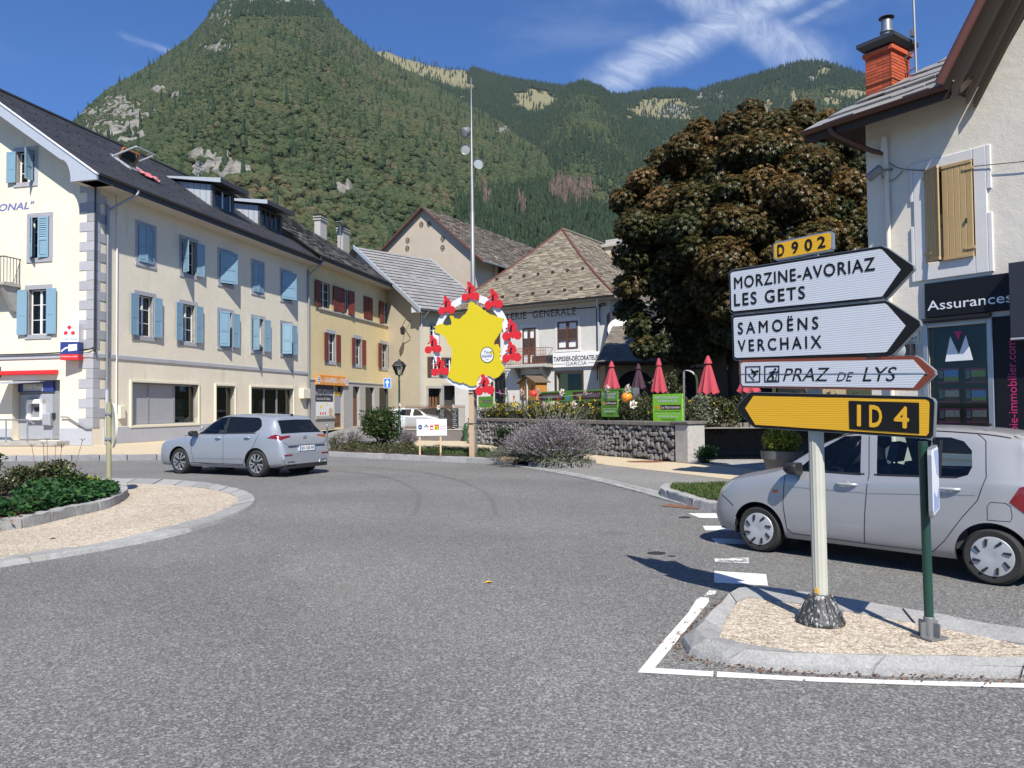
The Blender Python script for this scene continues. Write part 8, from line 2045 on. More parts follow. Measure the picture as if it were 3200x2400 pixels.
# round cycling-race display fixed to the mast
Tf=Facade(pm+Vector((0,-0.12,0)),rad(-33),'white ring with yellow map of France and eight red cyclists hung on the mast','display','race_display')
z7a=lambda x,y:(1300+x/4.1475,850+y/4.1475)
def tp(x,y,yy=-0.16):return Tf.at(*z7a(x,y),yy)
rc=[tp(212,900),tp(1217,900),tp(720,290),tp(735,1528)];cx_,cz_=(rc[0][0]+rc[1][0])/2,(rc[2][1]+rc[3][1])/2;ra_=(rc[1][0]-rc[0][0])/2;rb_=(rc[2][1]-rc[3][1])/2
print('ring',cx_,cz_,ra_,rb_)
RR=(ra_+rb_)/2;n_=64;q=MB();ro,ri=[(cx_+ra_*math.cos(2*math.pi*i/n_),cz_+rb_*math.sin(2*math.pi*i/n_))for i in range(n_)],[(cx_+(ra_-0.235)*math.cos(2*math.pi*i/n_),
  cz_+(rb_-0.235)*math.sin(2*math.pi*i/n_))for i in range(n_)]
vs=[(x,y,z)for y in(-0.14,-0.11)for l in(ro,ri)for x,z in l];fs=[]
for i in range(n_):j=(i+1)%n_;fs+=[(i,n_+i,n_+j,j),(2*n_+i,2*n_+j,3*n_+j,3*n_+i),(i,j,2*n_+j,2*n_+i),(n_+j,n_+i,3*n_+i,3*n_+j)]
q.add(vs,[f[::-1]for f in fs]);q.build('ring',M_['white_sign'],Tf.e)
fr=[(720,385),(750,395),(770,425),(795,425),(805,445),(850,465),(865,490),(895,510),(903,485),(915,520),(950,545),(985,555),(1020,565),(1050,585),(1100,
  590),(1142,605),(1120,650),(1115,720),(1112,770),(1080,800),(1060,840),(1028,885),(1012,930),(1018,965),(1035,935),(1068,935),(1075,975),(1098,1010),
  (1085,1050),(1103,1080),(1080,1100),(1110,1150),(1105,1195),(1155,1240),(1132,1290),(1092,1340),(1040,1375),(1000,1380),(960,1350),(935,1340),(915,1346),
  (870,1330),(825,1350),(795,1400),(790,1470),(762,1474),(740,1482),(712,1474),(690,1475),(672,1455),(640,1448),(620,1432),(590,1440),(560,1440),(520,
  1420),(480,1412),(410,1360),(432,1310),(455,1190),(462,1120),(470,1060),(472,1000),(445,960),(410,920),(405,870),(372,830),(330,810),(285,795),(262,
  790),(238,752),(262,735),(232,712),(280,690),(318,672),(350,670),(375,695),(412,692),(435,684),(458,695),(462,640),(440,575),(460,562),(484,572),(495,
  602),(520,600),(560,612),(590,595),(602,575),(645,545),(668,505),(682,470),(680,440),(692,402)]
rng2=random.Random(3);fr2=[]
for(x0,y0_),(x1,y1_)in zip(fr,fr[1:]+fr[:1]):
 fr2.append((x0,y0_));
 if math.hypot(x1-x0,y1_-y0_)>34:fr2.append(((x0+x1)/2+rng2.uniform(-5,5),(y0_+y1_)/2+rng2.uniform(-5,5)))
q=MB();q.prism([tp(*p)for p in fr2],-0.185,-0.15);mp=q.build('map',M_['sign_yellow'],Tf.e)
lo_=[tp(930+88*math.cos(i*math.pi/16),1075+104*math.sin(i*math.pi/16))for i in range(32)];q=MB();q.prism(lo_,-0.192,-0.186);lg=q.build('logo',M_['sign_black'],
  mp)
q=MB();q.prism([tp(930+80*math.cos(i*math.pi/16),1075+95*math.sin(i*math.pi/16))for i in range(32)],-0.194,-0.19);q.build('logo_face',M_['white_sign'],
  lg)
q=MB();q.prism([tp(985+22*math.cos(i*math.pi/8),1048+26*math.sin(i*math.pi/8))for i in range(16)],-0.196,-0.19);q.build('logo_sun',M_['sign_yellow'],lg)
q=MB();text4(q,'Tour',[tp(*p)for p in((885,1062),(992,1052),(994,1016),(888,1022))],-0.198,bold=0.01,shear=0.1);text4(q,'de',[tp(*p)for p in((945,1082),
  (962,1080),(962,1066),(945,1068))],-0.198);text4(q,'france',[tp(*p)for p in((862,1112),(990,1104),(992,1062),(862,1072))],-0.198,bold=0.01,shear=0.2);text4(q,
  '2023',[tp(*p)for p in((912,1140),(950,1138),(950,1126),(912,1128))],-0.198);q.build('lettering',M_['navy'],lg)
body_=[(668,185),(690,163),(725,160),(752,185),(762,225),(766,245),(745,255),(738,285),(745,290),(770,312),(728,345),(715,357),(694,342),(655,330),(672,
  285),(688,300),(672,270),(680,230),(665,235),(640,255),(628,240),(655,222),(668,205)]
dark_=[(700,195),(720,198),(706,235),(710,270),(697,282),(682,262),(688,225)]
for(wx,wy,d_)in((640,330,135),(337,505,128),(940,430,140),(1170,835,148),(1170,1120,145),(820,1545,145),(248,1300,132),(160,1010,127)):
 k_=d_/135;f_=lambda x,y:tp(wx+(x-640)*k_,wy+(y-330)*k_,-0.2);q=MB();q.prism([f_(*p)for p in body_],-0.215,-0.195)
 cy_=q.build('cyclist',M_['sign_red'],Tf.e)
 for ex,ey,rx,ry,nm in((640,330,45,52,'wheel'),(775,315,47,54,'wheel'),(686,148,23,25,'head')):
  q=MB();q.prism([f_(ex+rx*math.cos(i*math.pi/12),ey+ry*math.sin(i*math.pi/12))for i in range(24)],-0.222 if nm=='wheel' else-0.218,-0.196);q.build(nm,
  M_['sign_red'],cy_)
 q=MB();q.prism([f_(*p)for p in dark_],-0.219,-0.2);q.build('frame_gap',M_['sign_black'],cy_)
q=MB();w0,w1=Tf.at(1469,1225,-0.02),Tf.at(1482,1225,-0.02);q.box(w0[0],w1[0],-0.10,-0.04,0.0,w0[1]+0.9);q.build('timber_board',M_['wood_pale'],Tf.e)
q=MB();zt_=Tf.at(1475,1323,0)[1];q.tube([(-0.13,-0.12,zt_),(0.12,-0.12,zt_),(0.13,0.22,zt_-0.02),(-0.13,0.22,zt_),(-0.13,-0.12,zt_)],0.012,5);q.tube([(-0.13,
  -0.12,zt_+1.0),(0.12,-0.12,zt_+1.0),(0.13,0.22,zt_+1.0),(-0.13,0.22,zt_+1.0),(-0.13,-0.12,zt_+1.0)],0.012,5);q.build('strap',M_['black_plastic'],Tf.e)
# sponsor board on two stakes
pw=G(1345,1422,0.12);Wb=Facade(Vector((pw.x,pw.y,0.12)),rad(3),'white sponsor board with a row of small logos on two wooden stakes','sign','sponsor_board')
x0,z1=Wb.at(1302,1310);x1,z0=Wb.at(1396.5,1361);q=MB();q.cbox(x0,x1,-0.03,0,z0,z1,0.004);q.build('board',M_['white_sign'],Wb.e)
for px in(1312,1377):a=Wb.at(px,1385)[0];q=MB();q.box(a-0.03,a+0.03,0.0,0.035,-0.05,z1-0.05);q.build('stake',M_['wood_pale'],Wb.e)
wz=lambda x,y:Wb.at(1000+x/3.687,1200+y/3.687,-0.03)
q=MB();q.prism([(wz(1155,497)[0]+0.075*math.cos(i*math.pi/10),wz(1155,497)[1]+0.085*math.sin(i*math.pi/10))for i in range(20)],-0.034,-0.03);lg=q.build('round_logo',
  M_['navy'],Wb.e);q=MB();c0=wz(1155,497);q.box(c0[0]-0.05,c0[0]+0.05,-0.036,-0.03,c0[1]-0.01,c0[1]+0.008);q.build('logo_band',M_['white_sign'],lg)
q=MB();q.prism([wz(*p)for p in((1205,490),(1210,472),(1223,465),(1236,472),(1241,490),(1230,478),(1223,485),(1214,477))],-0.034,-0.03);q.box(wz(1192,505)[0],
  wz(1254,505)[0],-0.034,-0.03,wz(0,512)[1],wz(0,503)[1]);q.build('mountain_logo',M_['sign_black'],Wb.e)
q=MB();q.prism([wz(*p)for p in((1266,476),(1306,476),(1306,528),(1266,528))],-0.034,-0.03);lg=q.build('red_logo',M_['sign_red'],Wb.e);q=MB();q.prism([wz(*p)for p in((1272,
  500),(1300,500),(1300,516),(1272,516))],-0.036,-0.03);q.build('logo_band',M_['white_sign'],lg)
q=MB();q.prism([wz(*p)for p in((1317,466),(1371,466),(1371,528),(1317,528))],-0.034,-0.03);lg=q.build('striped_logo',M_['sign_yellow'],Wb.e);q=MB()
for i in range(3):q.prism([wz(*p)for p in((1327+i*17,484),(1334+i*17,484),(1334+i*17,528),(1327+i*17,528))],-0.036,-0.03)
q.build('black_stripe',M_['sign_black'],lg);q=MB();q.prism([wz(*p)for p in((1317,466),(1371,466),(1371,482),(1317,482))],-0.036,-0.03);q.build('logo_head',
  M_['sign_red'],lg)
q=MB();text4(q,'haute',[wz(*p)for p in((1382,496),(1440,496),(1440,480),(1382,480))],-0.034);text4(q,'savoie',[wz(*p)for p in((1382,514),(1440,514),(1440,
  500),(1382,500))],-0.034);q.prism([wz(*p)for p in((1438,486),(1448,486),(1448,474),(1438,474))],-0.034,-0.03);q.prism([wz(*p)for p in((1382,522),(1450,
  522),(1450,519),(1382,519))],-0.034,-0.03);q.build('lettering',M_['magenta'],Wb.e)
# left island sign post, seen from behind and edge-on
pl_=G(340,1519,0.19);lp=empty('round_sign_post',pl_,0,'olive post with a round traffic sign seen edge-on at the planted bed','road sign')
zt_=AT(338,1258,pl_.y).z-pl_.z;q=MB();q.tube([(0,0,-0.05),(-0.01,0,zt_)],0.052,12);q.build('post',M_['olive_post'],lp,50)
cz_=AT(350,1330,pl_.y).z-pl_.z;rd_=0.46;ax=Vector((AT(350,1330,pl_.y).x-pl_.x,0,0));T_=Matrix.Translation((ax.x+0.01,0,cz_))@Matrix.Rotation(rad(math.degrees(math.atan2(pl_.x,
  pl_.y))*-1+9),4,'Z')@Matrix.Rotation(rad(90),4,'Y')
q=MB();q.lathe([(0,-0.012),(rd_-0.02,-0.012),(rd_,-0.02),(rd_,0.02),(rd_-0.01,0.02),(rd_-0.02,0.012),(0,0.012)],32,(0,0,0),M=T_);q.build('disc',M_['cream_metal'],
  lp,40)
for dz in(-0.28,0.24):q=MB();q.tube([(-0.06,0,cz_+dz),(0.06,0,cz_+dz)],0.06,10);q.build('clamp',M_['galvanised'],lp)
# street lantern, one-way sign, bollards, hydrant, bin
pn=AT(1248,1300,42);la=empty('street_lantern',(pn.x,pn.y,0.1),0,'old style green street lantern beside the flowering bush','street lamp');zt_=AT(1248,
  1122,42).z-0.1;zl=AT(1248,1172,42).z-0.1
q=MB();q.lathe([(0.16,0),(0.16,0.3),(0.10,0.4),(0.085,0.9),(0.055,1.0),(0.05,zl-0.35),(0.075,zl-0.3),(0.05,zl-0.25),(0.04,zl-0.08),(0.1,zl)],12);q.build('column',
  M_['post_green'],la,50)
hh=zt_-zl;q=MB();w0,w1=0.17,0.36
for k in range(6):a=k*math.pi/3;q.tube([(w0*math.cos(a),w0*math.sin(a),zl),(w1*math.cos(a),w1*math.sin(a),zl+hh*0.55)],0.015,4);b_=(k+1)*math.pi/3;q.tube([(w1*math.cos(a),
  w1*math.sin(a),zl+hh*0.55),(w1*math.cos(b_),w1*math.sin(b_),zl+hh*0.55)],0.015,4);q.tube([(w0*math.cos(a),w0*math.sin(a),zl),(w0*math.cos(b_),w0*math.sin(b_),
  zl)],0.015,4)
q.build('lantern_frame',M_['black_paint'],la);q=MB();q.lathe([(w1+0.06,zl+hh*0.55),(w1+0.02,zl+hh*0.62),(0.2,zl+hh*0.85),(0.1,zl+hh*0.88),(0.08,zl+hh*0.95),
  (0.02,zl+hh)],6);q.build('hood',M_['black_paint'],la)
q=MB();q.lathe([(w0*0.95,zl+0.01),(w1*0.95,zl+hh*0.54)],6);q.build('lantern_pane',M_['glass_car'],la);q=MB();q.ball((0,0,zl+hh*0.42),(0.12,0.12,0.1));q.build('bulb',
  M_['white_paint'],la,60)
po=AT(1211,1300,47);ow_=Facade(Vector((po.x,po.y,0.2)),rad(-4),'square blue one-way sign with white arrow on a green pole','road sign','one_way_sign')
x0,z1=ow_.at(1199.5,1182);x1,z0=ow_.at(1222.5,1213);q=MB();q.prism(rrect(x0,x1,z0,z1,0.05),-0.05,-0.03);pl=q.build('plate',M_['white_sign'],ow_.e);q=MB();q.prism(rrect(x0+0.025,
  x1-0.025,z0+0.025,z1-0.025,0.04),-0.054,-0.049);q.build('field',M_['sign_blue'],pl)
w_=x1-x0;h_=z1-z0;cx_=(x0+x1)/2;q=MB();q.prism([(cx_-w_*.09,z0+h_*.12),(cx_+w_*.09,z0+h_*.12),(cx_+w_*.09,z0+h_*.52),(cx_+w_*.3,z0+h_*.5),(cx_,z0+h_*.88),
  (cx_-w_*.3,z0+h_*.5),(cx_-w_*.09,z0+h_*.52)],-0.058,-0.053);q.build('arrow',M_['white_sign'],pl)
q=MB();q.tube([(0,0,0),(0,0,z1-0.05)],0.04,8);q.build('pole',M_['post_green'],ow_.e,50)
for k,(px,py,z_,lb)in enumerate(((1022,1405,0.08,'steel bollard at the street mouth beside the leafy bush'),(631,1436,0.2,'steel bollard on the pavement behind the moving hatchback'))):
 p=G(px,py,z_);q=MB();q.lathe([(0.06,0),(0.06,0.02),(0.042,0.03),(0.042,0.86),(0.046,0.87),(0.046,1.0),(0.03,1.03),(0,1.035)],12);o_=q.build('bollard',
  M_['zinc'],None,40,loc=p);tag(o_,lb,'bollard','steel bollards by the roadway')
ph=G(1459,1379,0.016);q=MB();q.lathe([(0.20,0),(0.20,0.06),(0.15,0.1),(0.14,0.42),(0.17,0.46),(0.165,0.62),(0.175,0.72),(0.16,0.82),(0.09,0.93),(0,0.96)],
  16);hy=q.build('hydrant',M_['hydrant_green'],None,40,loc=ph);tag(hy,'dark green fire hydrant beside the dry stone wall','hydrant')
q=MB();q.lathe([(0.09,0),(0.09,0.16),(0.11,0.17),(0.11,0.24),(0,0.26)],10,(0,0,0.55),M=Matrix.Rotation(rad(-90),4,'Y'));q.lathe([(0.05,0),(0.05,0.2),(0.06,
  0.22),(0,0.22)],10,(0,0,0.66),M=Matrix.Rotation(rad(90),4,'X'));q.build('outlet',M_['hydrant_green'],hy,40)
pq=G(1504,1383,0.016);bn=empty('litter_bin',pq,0,'slatted grey litter bin standing against the dry stone wall','bin');q=MB();q.lathe([(0.15,0.03),(0.15,
  0.75),(0.0,0.75)],14);q.build('liner',M_['black_plastic'],bn)
for k in range(16):a=k*math.pi/8;q=MB();q.box(-0.02,0.02,-0.008,0.008,0.02,0.84,M=Matrix.Translation((0.17*math.cos(a),0.17*math.sin(a),0))@Matrix.Rotation(a+math.pi/2,
  4,'Z'));q.box(-0.02,0.02,-0.006,0.006,0,0.17,M=Matrix.Translation((0.17*math.cos(a),0.17*math.sin(a),0.84))@Matrix.Rotation(a+math.pi/2,4,'Z')@Matrix.Rotation(rad(-25),
  4,'X'));q.build('slat',M_['bin_grey'],bn)
q=MB();q.tube([(0.18*math.cos(a),0.18*math.sin(a),0.04)for a in[i*math.pi/8 for i in range(17)]],0.012,5);q.tube([(0.19*math.cos(a),0.19*math.sin(a),0.84)for a in[i*math.pi/8 for i in range(17)]],
  0.012,5);q.build('hoop',M_['bin_grey'],bn)
# low wall with iron fence, blackboards
a,b_=G(1262,1377,0),G(1450,1379,0);Lw=Facade(a,math.atan2(b_.y-a.y,b_.x-a.x),'low concrete wall beside the dry stone wall, under the iron fence','wall',
  'low_wall');Lx=(b_-a).length
hz=Lw.at(1350,1341)[1];q=MB();q.cbox(0,Lx,0,0.3,0,hz-0.06,0.02);q.build('wall_body',M_['concrete_dark'],Lw.e);q=MB();q.cbox(-0.03,Lx+0.02,-0.03,0.33,hz-0.06,
  hz,0.015);q.build('coping',M_['concrete'],Lw.e)
fe=empty('iron_fence',Lw.W@Vector((0,0.15,hz)),Lw.a,'rusty iron fence of upright bars on the low concrete wall','fence');ft=Lw.at(1350,1266,0.15)[1]-hz
q=MB();nb=62
for i in range(nb):x_=0.03+(Lx-0.06)*i/(nb-1);q.tube([(x_,0,0),(x_,0,ft)],0.010,4)
tag(q.build('bars',M_['wood_old'],fe),kind='stuff')
for z_ in(0.12,ft-0.12):q=MB();q.box(0,Lx,-0.015,0.015,z_-0.015,z_+0.015);q.build('rail',M_['rust'],fe)
for k,(px0,px1,py0,py1,lb)in enumerate(((1369,1391,1276,1312,'shorter chalked blackboard hung on the iron fence'),(1408,1430,1276,1338,'taller chalked blackboard hung on the iron fence'))):
 x0,z1=Lw.at(px0,py0,-0.02);x1,z0=Lw.at(px1,py1,-0.02);bb=empty('blackboard',Lw.W@Vector(((x0+x1)/2,0.06,0)),Lw.a,lb,'blackboard','blackboards on the iron fence');w_=(x1-x0)/2
 q=MB();q.cbox(-w_,w_,-0.02,0.01,z0,z1,0.005);q.build('board',M_['blackboard'],bb);q=MB();rr_=random.Random(k)
 for i in range(int((z1-z0)/0.10)):zz=z1-0.10-i*0.10;u0=-w_*rr_.uniform(0.4,0.8);u1=w_*rr_.uniform(0.3,0.8);q.tube([(u0+(u1-u0)*j/8,-0.024,zz+0.02*math.sin(j*2.2+i))for j in range(9)],
  0.007,3)
 q.build('chalk_writing',M_['white_paint'],bb)
 # dry stone wall with slab coping
wL,wR=G(1466,1387,0.0),G(2112,1446,0.0);dW=(wR-wL);LW=dW.length
Wf=Facade(wL,math.atan2(dW.y,dW.x),'dry stone wall of rounded field stones with slab coping, in front of the terrace','wall','stone_wall')
hW=(Wf.at(2100,1321)[1]+Wf.at(1800,1309)[1])/2;print('wall',LW,hW,Wf.at(2100,1321),Wf.at(1520,1302))
hc_=0.14;q=MB();q.box(0,LW,0.06,0.55,0,hW-hc_);q.build('core',M_['mortar'],Wf.e)
var=[]
for k in range(9):
 bm=bmesh.new();bmesh.ops.create_icosphere(bm,subdivisions=2,radius=1)
 for v in bm.verts:
  n_=mnoise.noise(v.co*1.1+Vector((k*5.1,0,0)))*0.35+mnoise.noise(v.co*2.6+Vector((0,k*3.3,0)))*0.16;v.co=Vector([math.copysign(abs(c_)**0.52,c_)for c_ in v.co])*0.93*(1+n_*0.5)
 bmesh.ops.dissolve_limit(bm,angle_limit=rad(9),verts=bm.verts,edges=bm.edges);bmesh.ops.triangulate(bm,faces=bm.faces)
 me=bpy.data.meshes.new('stone');bm.to_mesh(me);bm.free();me.materials.append(M_['wall_stone']);me.polygons.foreach_set('use_smooth',[True]*len(me.polygons));me.set_sharp_from_angle(angle=rad(24));var.append(me)
rs2=random.Random(5);z=0.02;cnt=0;cells=[];rows=[0.24,0.17,0.21,0.15,0.19,0.16];tot=sum(rows);rows=[r_*(hW-hc_-0.02)/tot for r_ in rows]
for h_ in rows:
 x=LW-rs2.uniform(0,0.05)
 while x>0.05:
  w_=rs2.choice((0.13,0.17,0.2,0.24,0.28,0.36))*rs2.uniform(0.85,1.15);s0=rs2.uniform(0.66,1.25);cells.append((x-w_/2,z+h_/2+rs2.uniform(-0.05,0.05),w_*rs2.uniform(0.8,
  1.0),h_*s0));x-=w_
  if s0<0.82:cells.append((x+w_*0.6,z+h_*rs2.choice((0.08,0.95)),0.11,0.08))
 z+=h_
cells.sort(key=lambda c_:-c_[0]);stuff=MB()
for i,(x,zz,w_,h_)in enumerate(cells):
 me=var[i%9];rot=(rs2.uniform(-0.35,0.35),rs2.uniform(-0.5,0.5),rs2.uniform(-0.35,0.35));sc_=(w_*0.53,rs2.uniform(0.09,0.13),h_*0.54);lo=(x,0.05+rs2.uniform(-0.015,
  0.02),zz)
 if i<300:inst('stone',me,Wf.e,lo,rot,sc_)
 else:
  Mx=Matrix.LocRotScale(Vector(lo),Matrix.Rotation(rot[1],3,'Y').to_quaternion(),Vector(sc_));stuff.add([Mx@v.co for v in me.vertices],[tuple(p.vertices)for p in me.polygons])
if stuff.v:tag(stuff.build('stones',M_['wall_stone'],Wf.e,48),kind='stuff')
x=0.0
while x<LW:w_=min(rs2.uniform(0.9,1.3),LW-x);q=MB();q.cbox(x+0.006,x+w_-0.006,-0.07,0.62,hW-hc_+0.004,hW+rs2.uniform(-0.008,0.008),0.02);q.build('coping_slab',
  M_['concrete_dark'],Wf.e);x+=w_
px1=Wf.at(2152,1400,-0.02)[0];q=MB();q.cbox(LW,px1,-0.03,0.6,0,hW-0.06,0.03);q.build('end_pier',M_['concrete'],Wf.e);q=MB();q.cbox(LW-0.1,px1+0.05,-0.09,
  0.65,hW-0.06,hW+0.02,0.02);q.build('pier_cap',M_['concrete_dark'],Wf.e)
pcb=AT(2173,1370,24.2);z0,z1=AT(2173,1401,24.2).z,AT(2173,1340,24.2).z;w0,w1=AT(2152,1370,24.2).x,AT(2196,1370,24.2).x
q=MB();q.box(w0-0.1,w1,24.0,24.7,z0,z1);q.box(w0+0.02,w1-0.02,24.1,24.65,0.0,z0);o_=q.build('concrete_trough',M_['concrete'],None);tag(o_,'plain concrete box standing at the end of the dry stone wall',
  'concrete box')
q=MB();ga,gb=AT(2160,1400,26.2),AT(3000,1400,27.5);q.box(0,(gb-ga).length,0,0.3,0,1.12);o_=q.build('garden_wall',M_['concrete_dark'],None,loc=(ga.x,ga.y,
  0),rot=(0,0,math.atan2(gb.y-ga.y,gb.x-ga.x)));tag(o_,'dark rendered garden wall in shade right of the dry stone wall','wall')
sheet('terrace',[tuple((Wf.W@Vector((x,y,0)))[:2])+(z_,)for x,y,z_ in((0.1,0.5,1.02),(LW,0.5,1.02),(LW+2,3.5,1.02),(LW+2,9,0.6),(-1,9,0.6))],M_['terrace'])
# boards, banner, bunting, balloons and paper flowers along the terrace
def wp(px,py,y):x,z=Wf.at(px,py,y);return Vector((x,y,z))
def wlab(name,label,cat,y=0.3,group=None,x=0.0):return empty(name,Wf.W@Vector((x,y,hW)),Wf.a,label,cat,group)
def onwall(ob):ob.matrix_parent_inverse=ob.parent.matrix_basis.inverted()@Wf.W;return ob
def wbuild(mb,name,mat,parent,smooth=None):
 o_=mb.build(name,M_[mat],parent,smooth)
 if parent is not None:bpy.context.view_layer.update();o_.matrix_parent_inverse=parent.matrix_world.inverted()@Wf.W
 else:o_.matrix_world=Wf.W
 return o_
def adboard(px0,px1,py0,py1,y,mat,label,full=True):
 r=wlab('advert_board',label,'sign',y);a,b_=wp(px0,py1,y),wp(px1,py0,y);q=MB();q.cbox(a.x,b_.x,y-0.03,y,a.z,b_.z,0.005);wbuild(q,'board',mat,r);w_,h_=b_.x-a.x,b_.z-a.z
 t_=lambda body,u0,u1,v0,v1,m_,**k:(lambda q:(text_into(q,body,a.x+w_*u0,a.x+w_*u1,a.z+h_*v0,a.z+h_*v1,y-0.034,**k),wbuild(q,'lettering',m_,r)))(MB())
 q=MB();q.box(a.x+w_*.27,a.x+w_*.95,y-0.033,y-0.03,a.z+h_*.45,a.z+h_*.62);wbuild(q,'name_field','maroon',r)
 q=MB();q.prism([(a.x+w_*u,a.z+h_*v)for u,v in((.06,.55),(.12,.60),(.2,.58),(.25,.52),(.18,.47),(.1,.48))],y-0.034,y-0.03);wbuild(q,'chestnut_print','gaufre_orange',
  r)
 t_('Le Marronnier',.30,.93,.49,.58,'white_sign',bold=0.02)
 if full:
  t_('RESTAURANT',.08,.93,.83,.93,'white_sign',bold=0.015);t_('TERRASSE',.17,.85,.71,.80,'white_sign',bold=0.015);t_('SPECIALITES SAVOYARDES',.07,.94,
  .36,.41,'maroon');t_('MENU DU JOUR · PIZZAS',.08,.93,.29,.33,'white_sign');t_('04 50 89 74 01',.17,.84,.17,.24,'white_sign',bold=0.02);t_('TANINGES',
  .28,.77,.07,.14,'maroon')
 return r
adboard(2043,2134,1230,1319,0.02,'green_sign','bright green restaurant board on the end of the dry stone wall');adboard(1882,1932,1221,1302,0.0,'green_sign_dull',
  'narrower dull green restaurant board in front of the long banner')
r=adboard(1497,1542,1238,1273,0.1,'green_sign_dull','small green restaurant board just right of the tall mast',False)
q=MB();a,b_=wp(2137,1318,0.05),wp(2137,1161,0.05);q.tube([a,b_],0.032,10);
for f in(0.1,0.3,0.5,0.7,0.88):p=a.lerp(b_,f);q.tube([p-Vector((0,0,0.015)),p+Vector((0,0,0.015))],0.045,8)
o_=wbuild(q,'steel_pole','galvanised',None,40);tag(o_,'galvanised pole beside the bright green restaurant board','pole')
bn=wlab('restaurant_banner','long brown banner with green ends naming the restaurant, behind the flowers','banner',0.9);yb=0.9;a,b_=wp(1683,1246,yb),wp(1997,
  1212,yb);h_=0.42;zb0=(wp(1683,1223,yb).z+wp(1997,1213,yb).z)/2-h_
q=MB();q.box(a.x,b_.x,yb,yb+0.02,zb0,zb0+h_);wbuild(q,'cloth','maroon',bn);L_=b_.x-a.x
q=MB();q.box(a.x,b_.x,yb-0.003,yb,zb0+h_*0.86,zb0+h_);q.box(a.x,b_.x,yb-0.003,yb,zb0,zb0+h_*0.12);q.box(a.x+L_*0.30,a.x+L_*0.39,yb-0.003,yb,zb0+h_*0.12,
  zb0+h_*0.86);q.box(a.x+L_*0.86,b_.x-L_*0.05,yb-0.003,yb,zb0+h_*0.12,zb0+h_*0.86);wbuild(q,'green_edge','green_sign_dull',bn)
q=MB();q.box(b_.x-L_*0.05,b_.x,yb-0.004,yb,zb0,zb0+h_);wbuild(q,'pale_end','grey_panel_light',bn)
q=MB();text_into(q,'LE MARRONNIER',a.x+L_*0.06,a.x+L_*0.28,zb0+h_*0.3,zb0+h_*0.68,yb-0.005,bold=0.015);text_into(q,'RESTAURANT TERRASSE',a.x+L_*0.43,a.x+L_*0.84,
  zb0+h_*0.3,zb0+h_*0.68,yb-0.005,bold=0.015);wbuild(q,'lettering','grey_panel_light',bn)
bh=wlab('bird_house','orange wooden bird house with a pitched roof on a white pole','bird house',1.2);yb=1.2;a,b_=wp(1624,1252,yb),wp(1674,1192,yb);pk_=wp(1648,
  1178,yb);w_=b_.x-a.x
q=MB();q.prism([(a.x,a.z),(b_.x,a.z),(b_.x,b_.z),((a.x+b_.x)/2,pk_.z),(a.x,b_.z)],yb,yb+w_*0.38);wbuild(q,'box','wood_orange',bh)
for s_ in(0,1):
 q=MB();x0,x1=((a.x-0.09,(a.x+b_.x)/2),((a.x+b_.x)/2,b_.x+0.09))[s_];z0,z1=(b_.z-0.06,pk_.z+0.03)if s_==0 else(pk_.z+0.03,b_.z-0.06);q.prism([(x0,z0),
  (x1,z1),(x1,z1+0.035),(x0,z0+0.035)],yb-0.1,yb+w_*0.48);wbuild(q,'roof_board','wood_old',bh)
q=MB();q.box((a.x+b_.x)/2-0.035,(a.x+b_.x)/2+0.03,yb-0.04,yb-0.01,hW-0.1,pk_.z-0.08);wbuild(q,'pole','white_paint',bh)
q=MB();[q.box(x_-0.03,x_+0.03,yb-0.01,yb+0.005,(a.z+b_.z)/2+0.1,(a.z+b_.z)/2+0.28)for x_ in(a.x+w_*0.25,b_.x-w_*0.2)];wbuild(q,'entry_slot','wood_dark',
  bh)
for px,py,rx,mat,lb in((1667,1230,13,'balloon_red','red balloon tied above the flower hedge'),(1959,1241,18,'balloon_orange','orange balloon beside the dull green restaurant board')):
 p=wp(px,py,0.0);r_=rx/2404*(Wf.W@p).y;q=MB();q.ball(p,(r_*1.02,r_*0.9,r_*0.86),16,12);q.ball(p+Vector((r_*1.05,0,0)),(r_*0.1,r_*0.08,r_*0.08),6,4);o_=wbuild(q,
  'balloon',mat,None,60);tag(o_,lb,'balloon','balloons along the terrace hedge')
 # bunting
y_=-0.02;bu=wlab('bunting','string of coloured pennants along the flower hedge','bunting',y_)
line=[wp(px,py,y_)for px,py in((1550,1226),(1590,1234),(1640,1239),(1690,1241),(1740,1240),(1790,1236),(1830,1232),(1850,1228))];q=MB();q.tube(smooth_path(line,
  4),0.009,4);wbuild(q,'string','white_paint',bu)
for px,py,mt in((1561,1220,'flag_pink'),(1582,1233,'flag_green'),(1606,1237,'flag_orange'),(1630,1239,'flag_blue'),(1660,1241,'flag_yellow'),(1685,1242,
  'flag_pink'),(1716,1242,'flag_green'),(1744,1240,'flag_orange'),(1775,1238,'flag_blue'),(1811,1234,'flag_yellow')):
 p=wp(px,py,y_);tw=random.uniform(-0.6,0.6);q=MB();q.add([p+Vector((-0.10,0,0)),p+Vector((0.10,0.03*tw,0)),p+Vector((0.03*tw,0.1*tw,-0.27))],[(0,1,2)]);q.add([p+Vector((-0.10,
  0.006,0)),p+Vector((0.10,0.006+0.03*tw,0)),p+Vector((0.03*tw,0.006+0.1*tw,-0.27))],[(2,1,0)]);wbuild(q,'pennant',mt,bu)
fpos=[(1585,1222),(1632,1225),(1684,1223),(1757,1226),(1830,1226),(1900,1215),(1963,1215),(1549,1266),(1700,1264),(1796,1264),(1979,1264),(1371,1273),
  (1418,1272),(1252,1272)]
pet=MB()
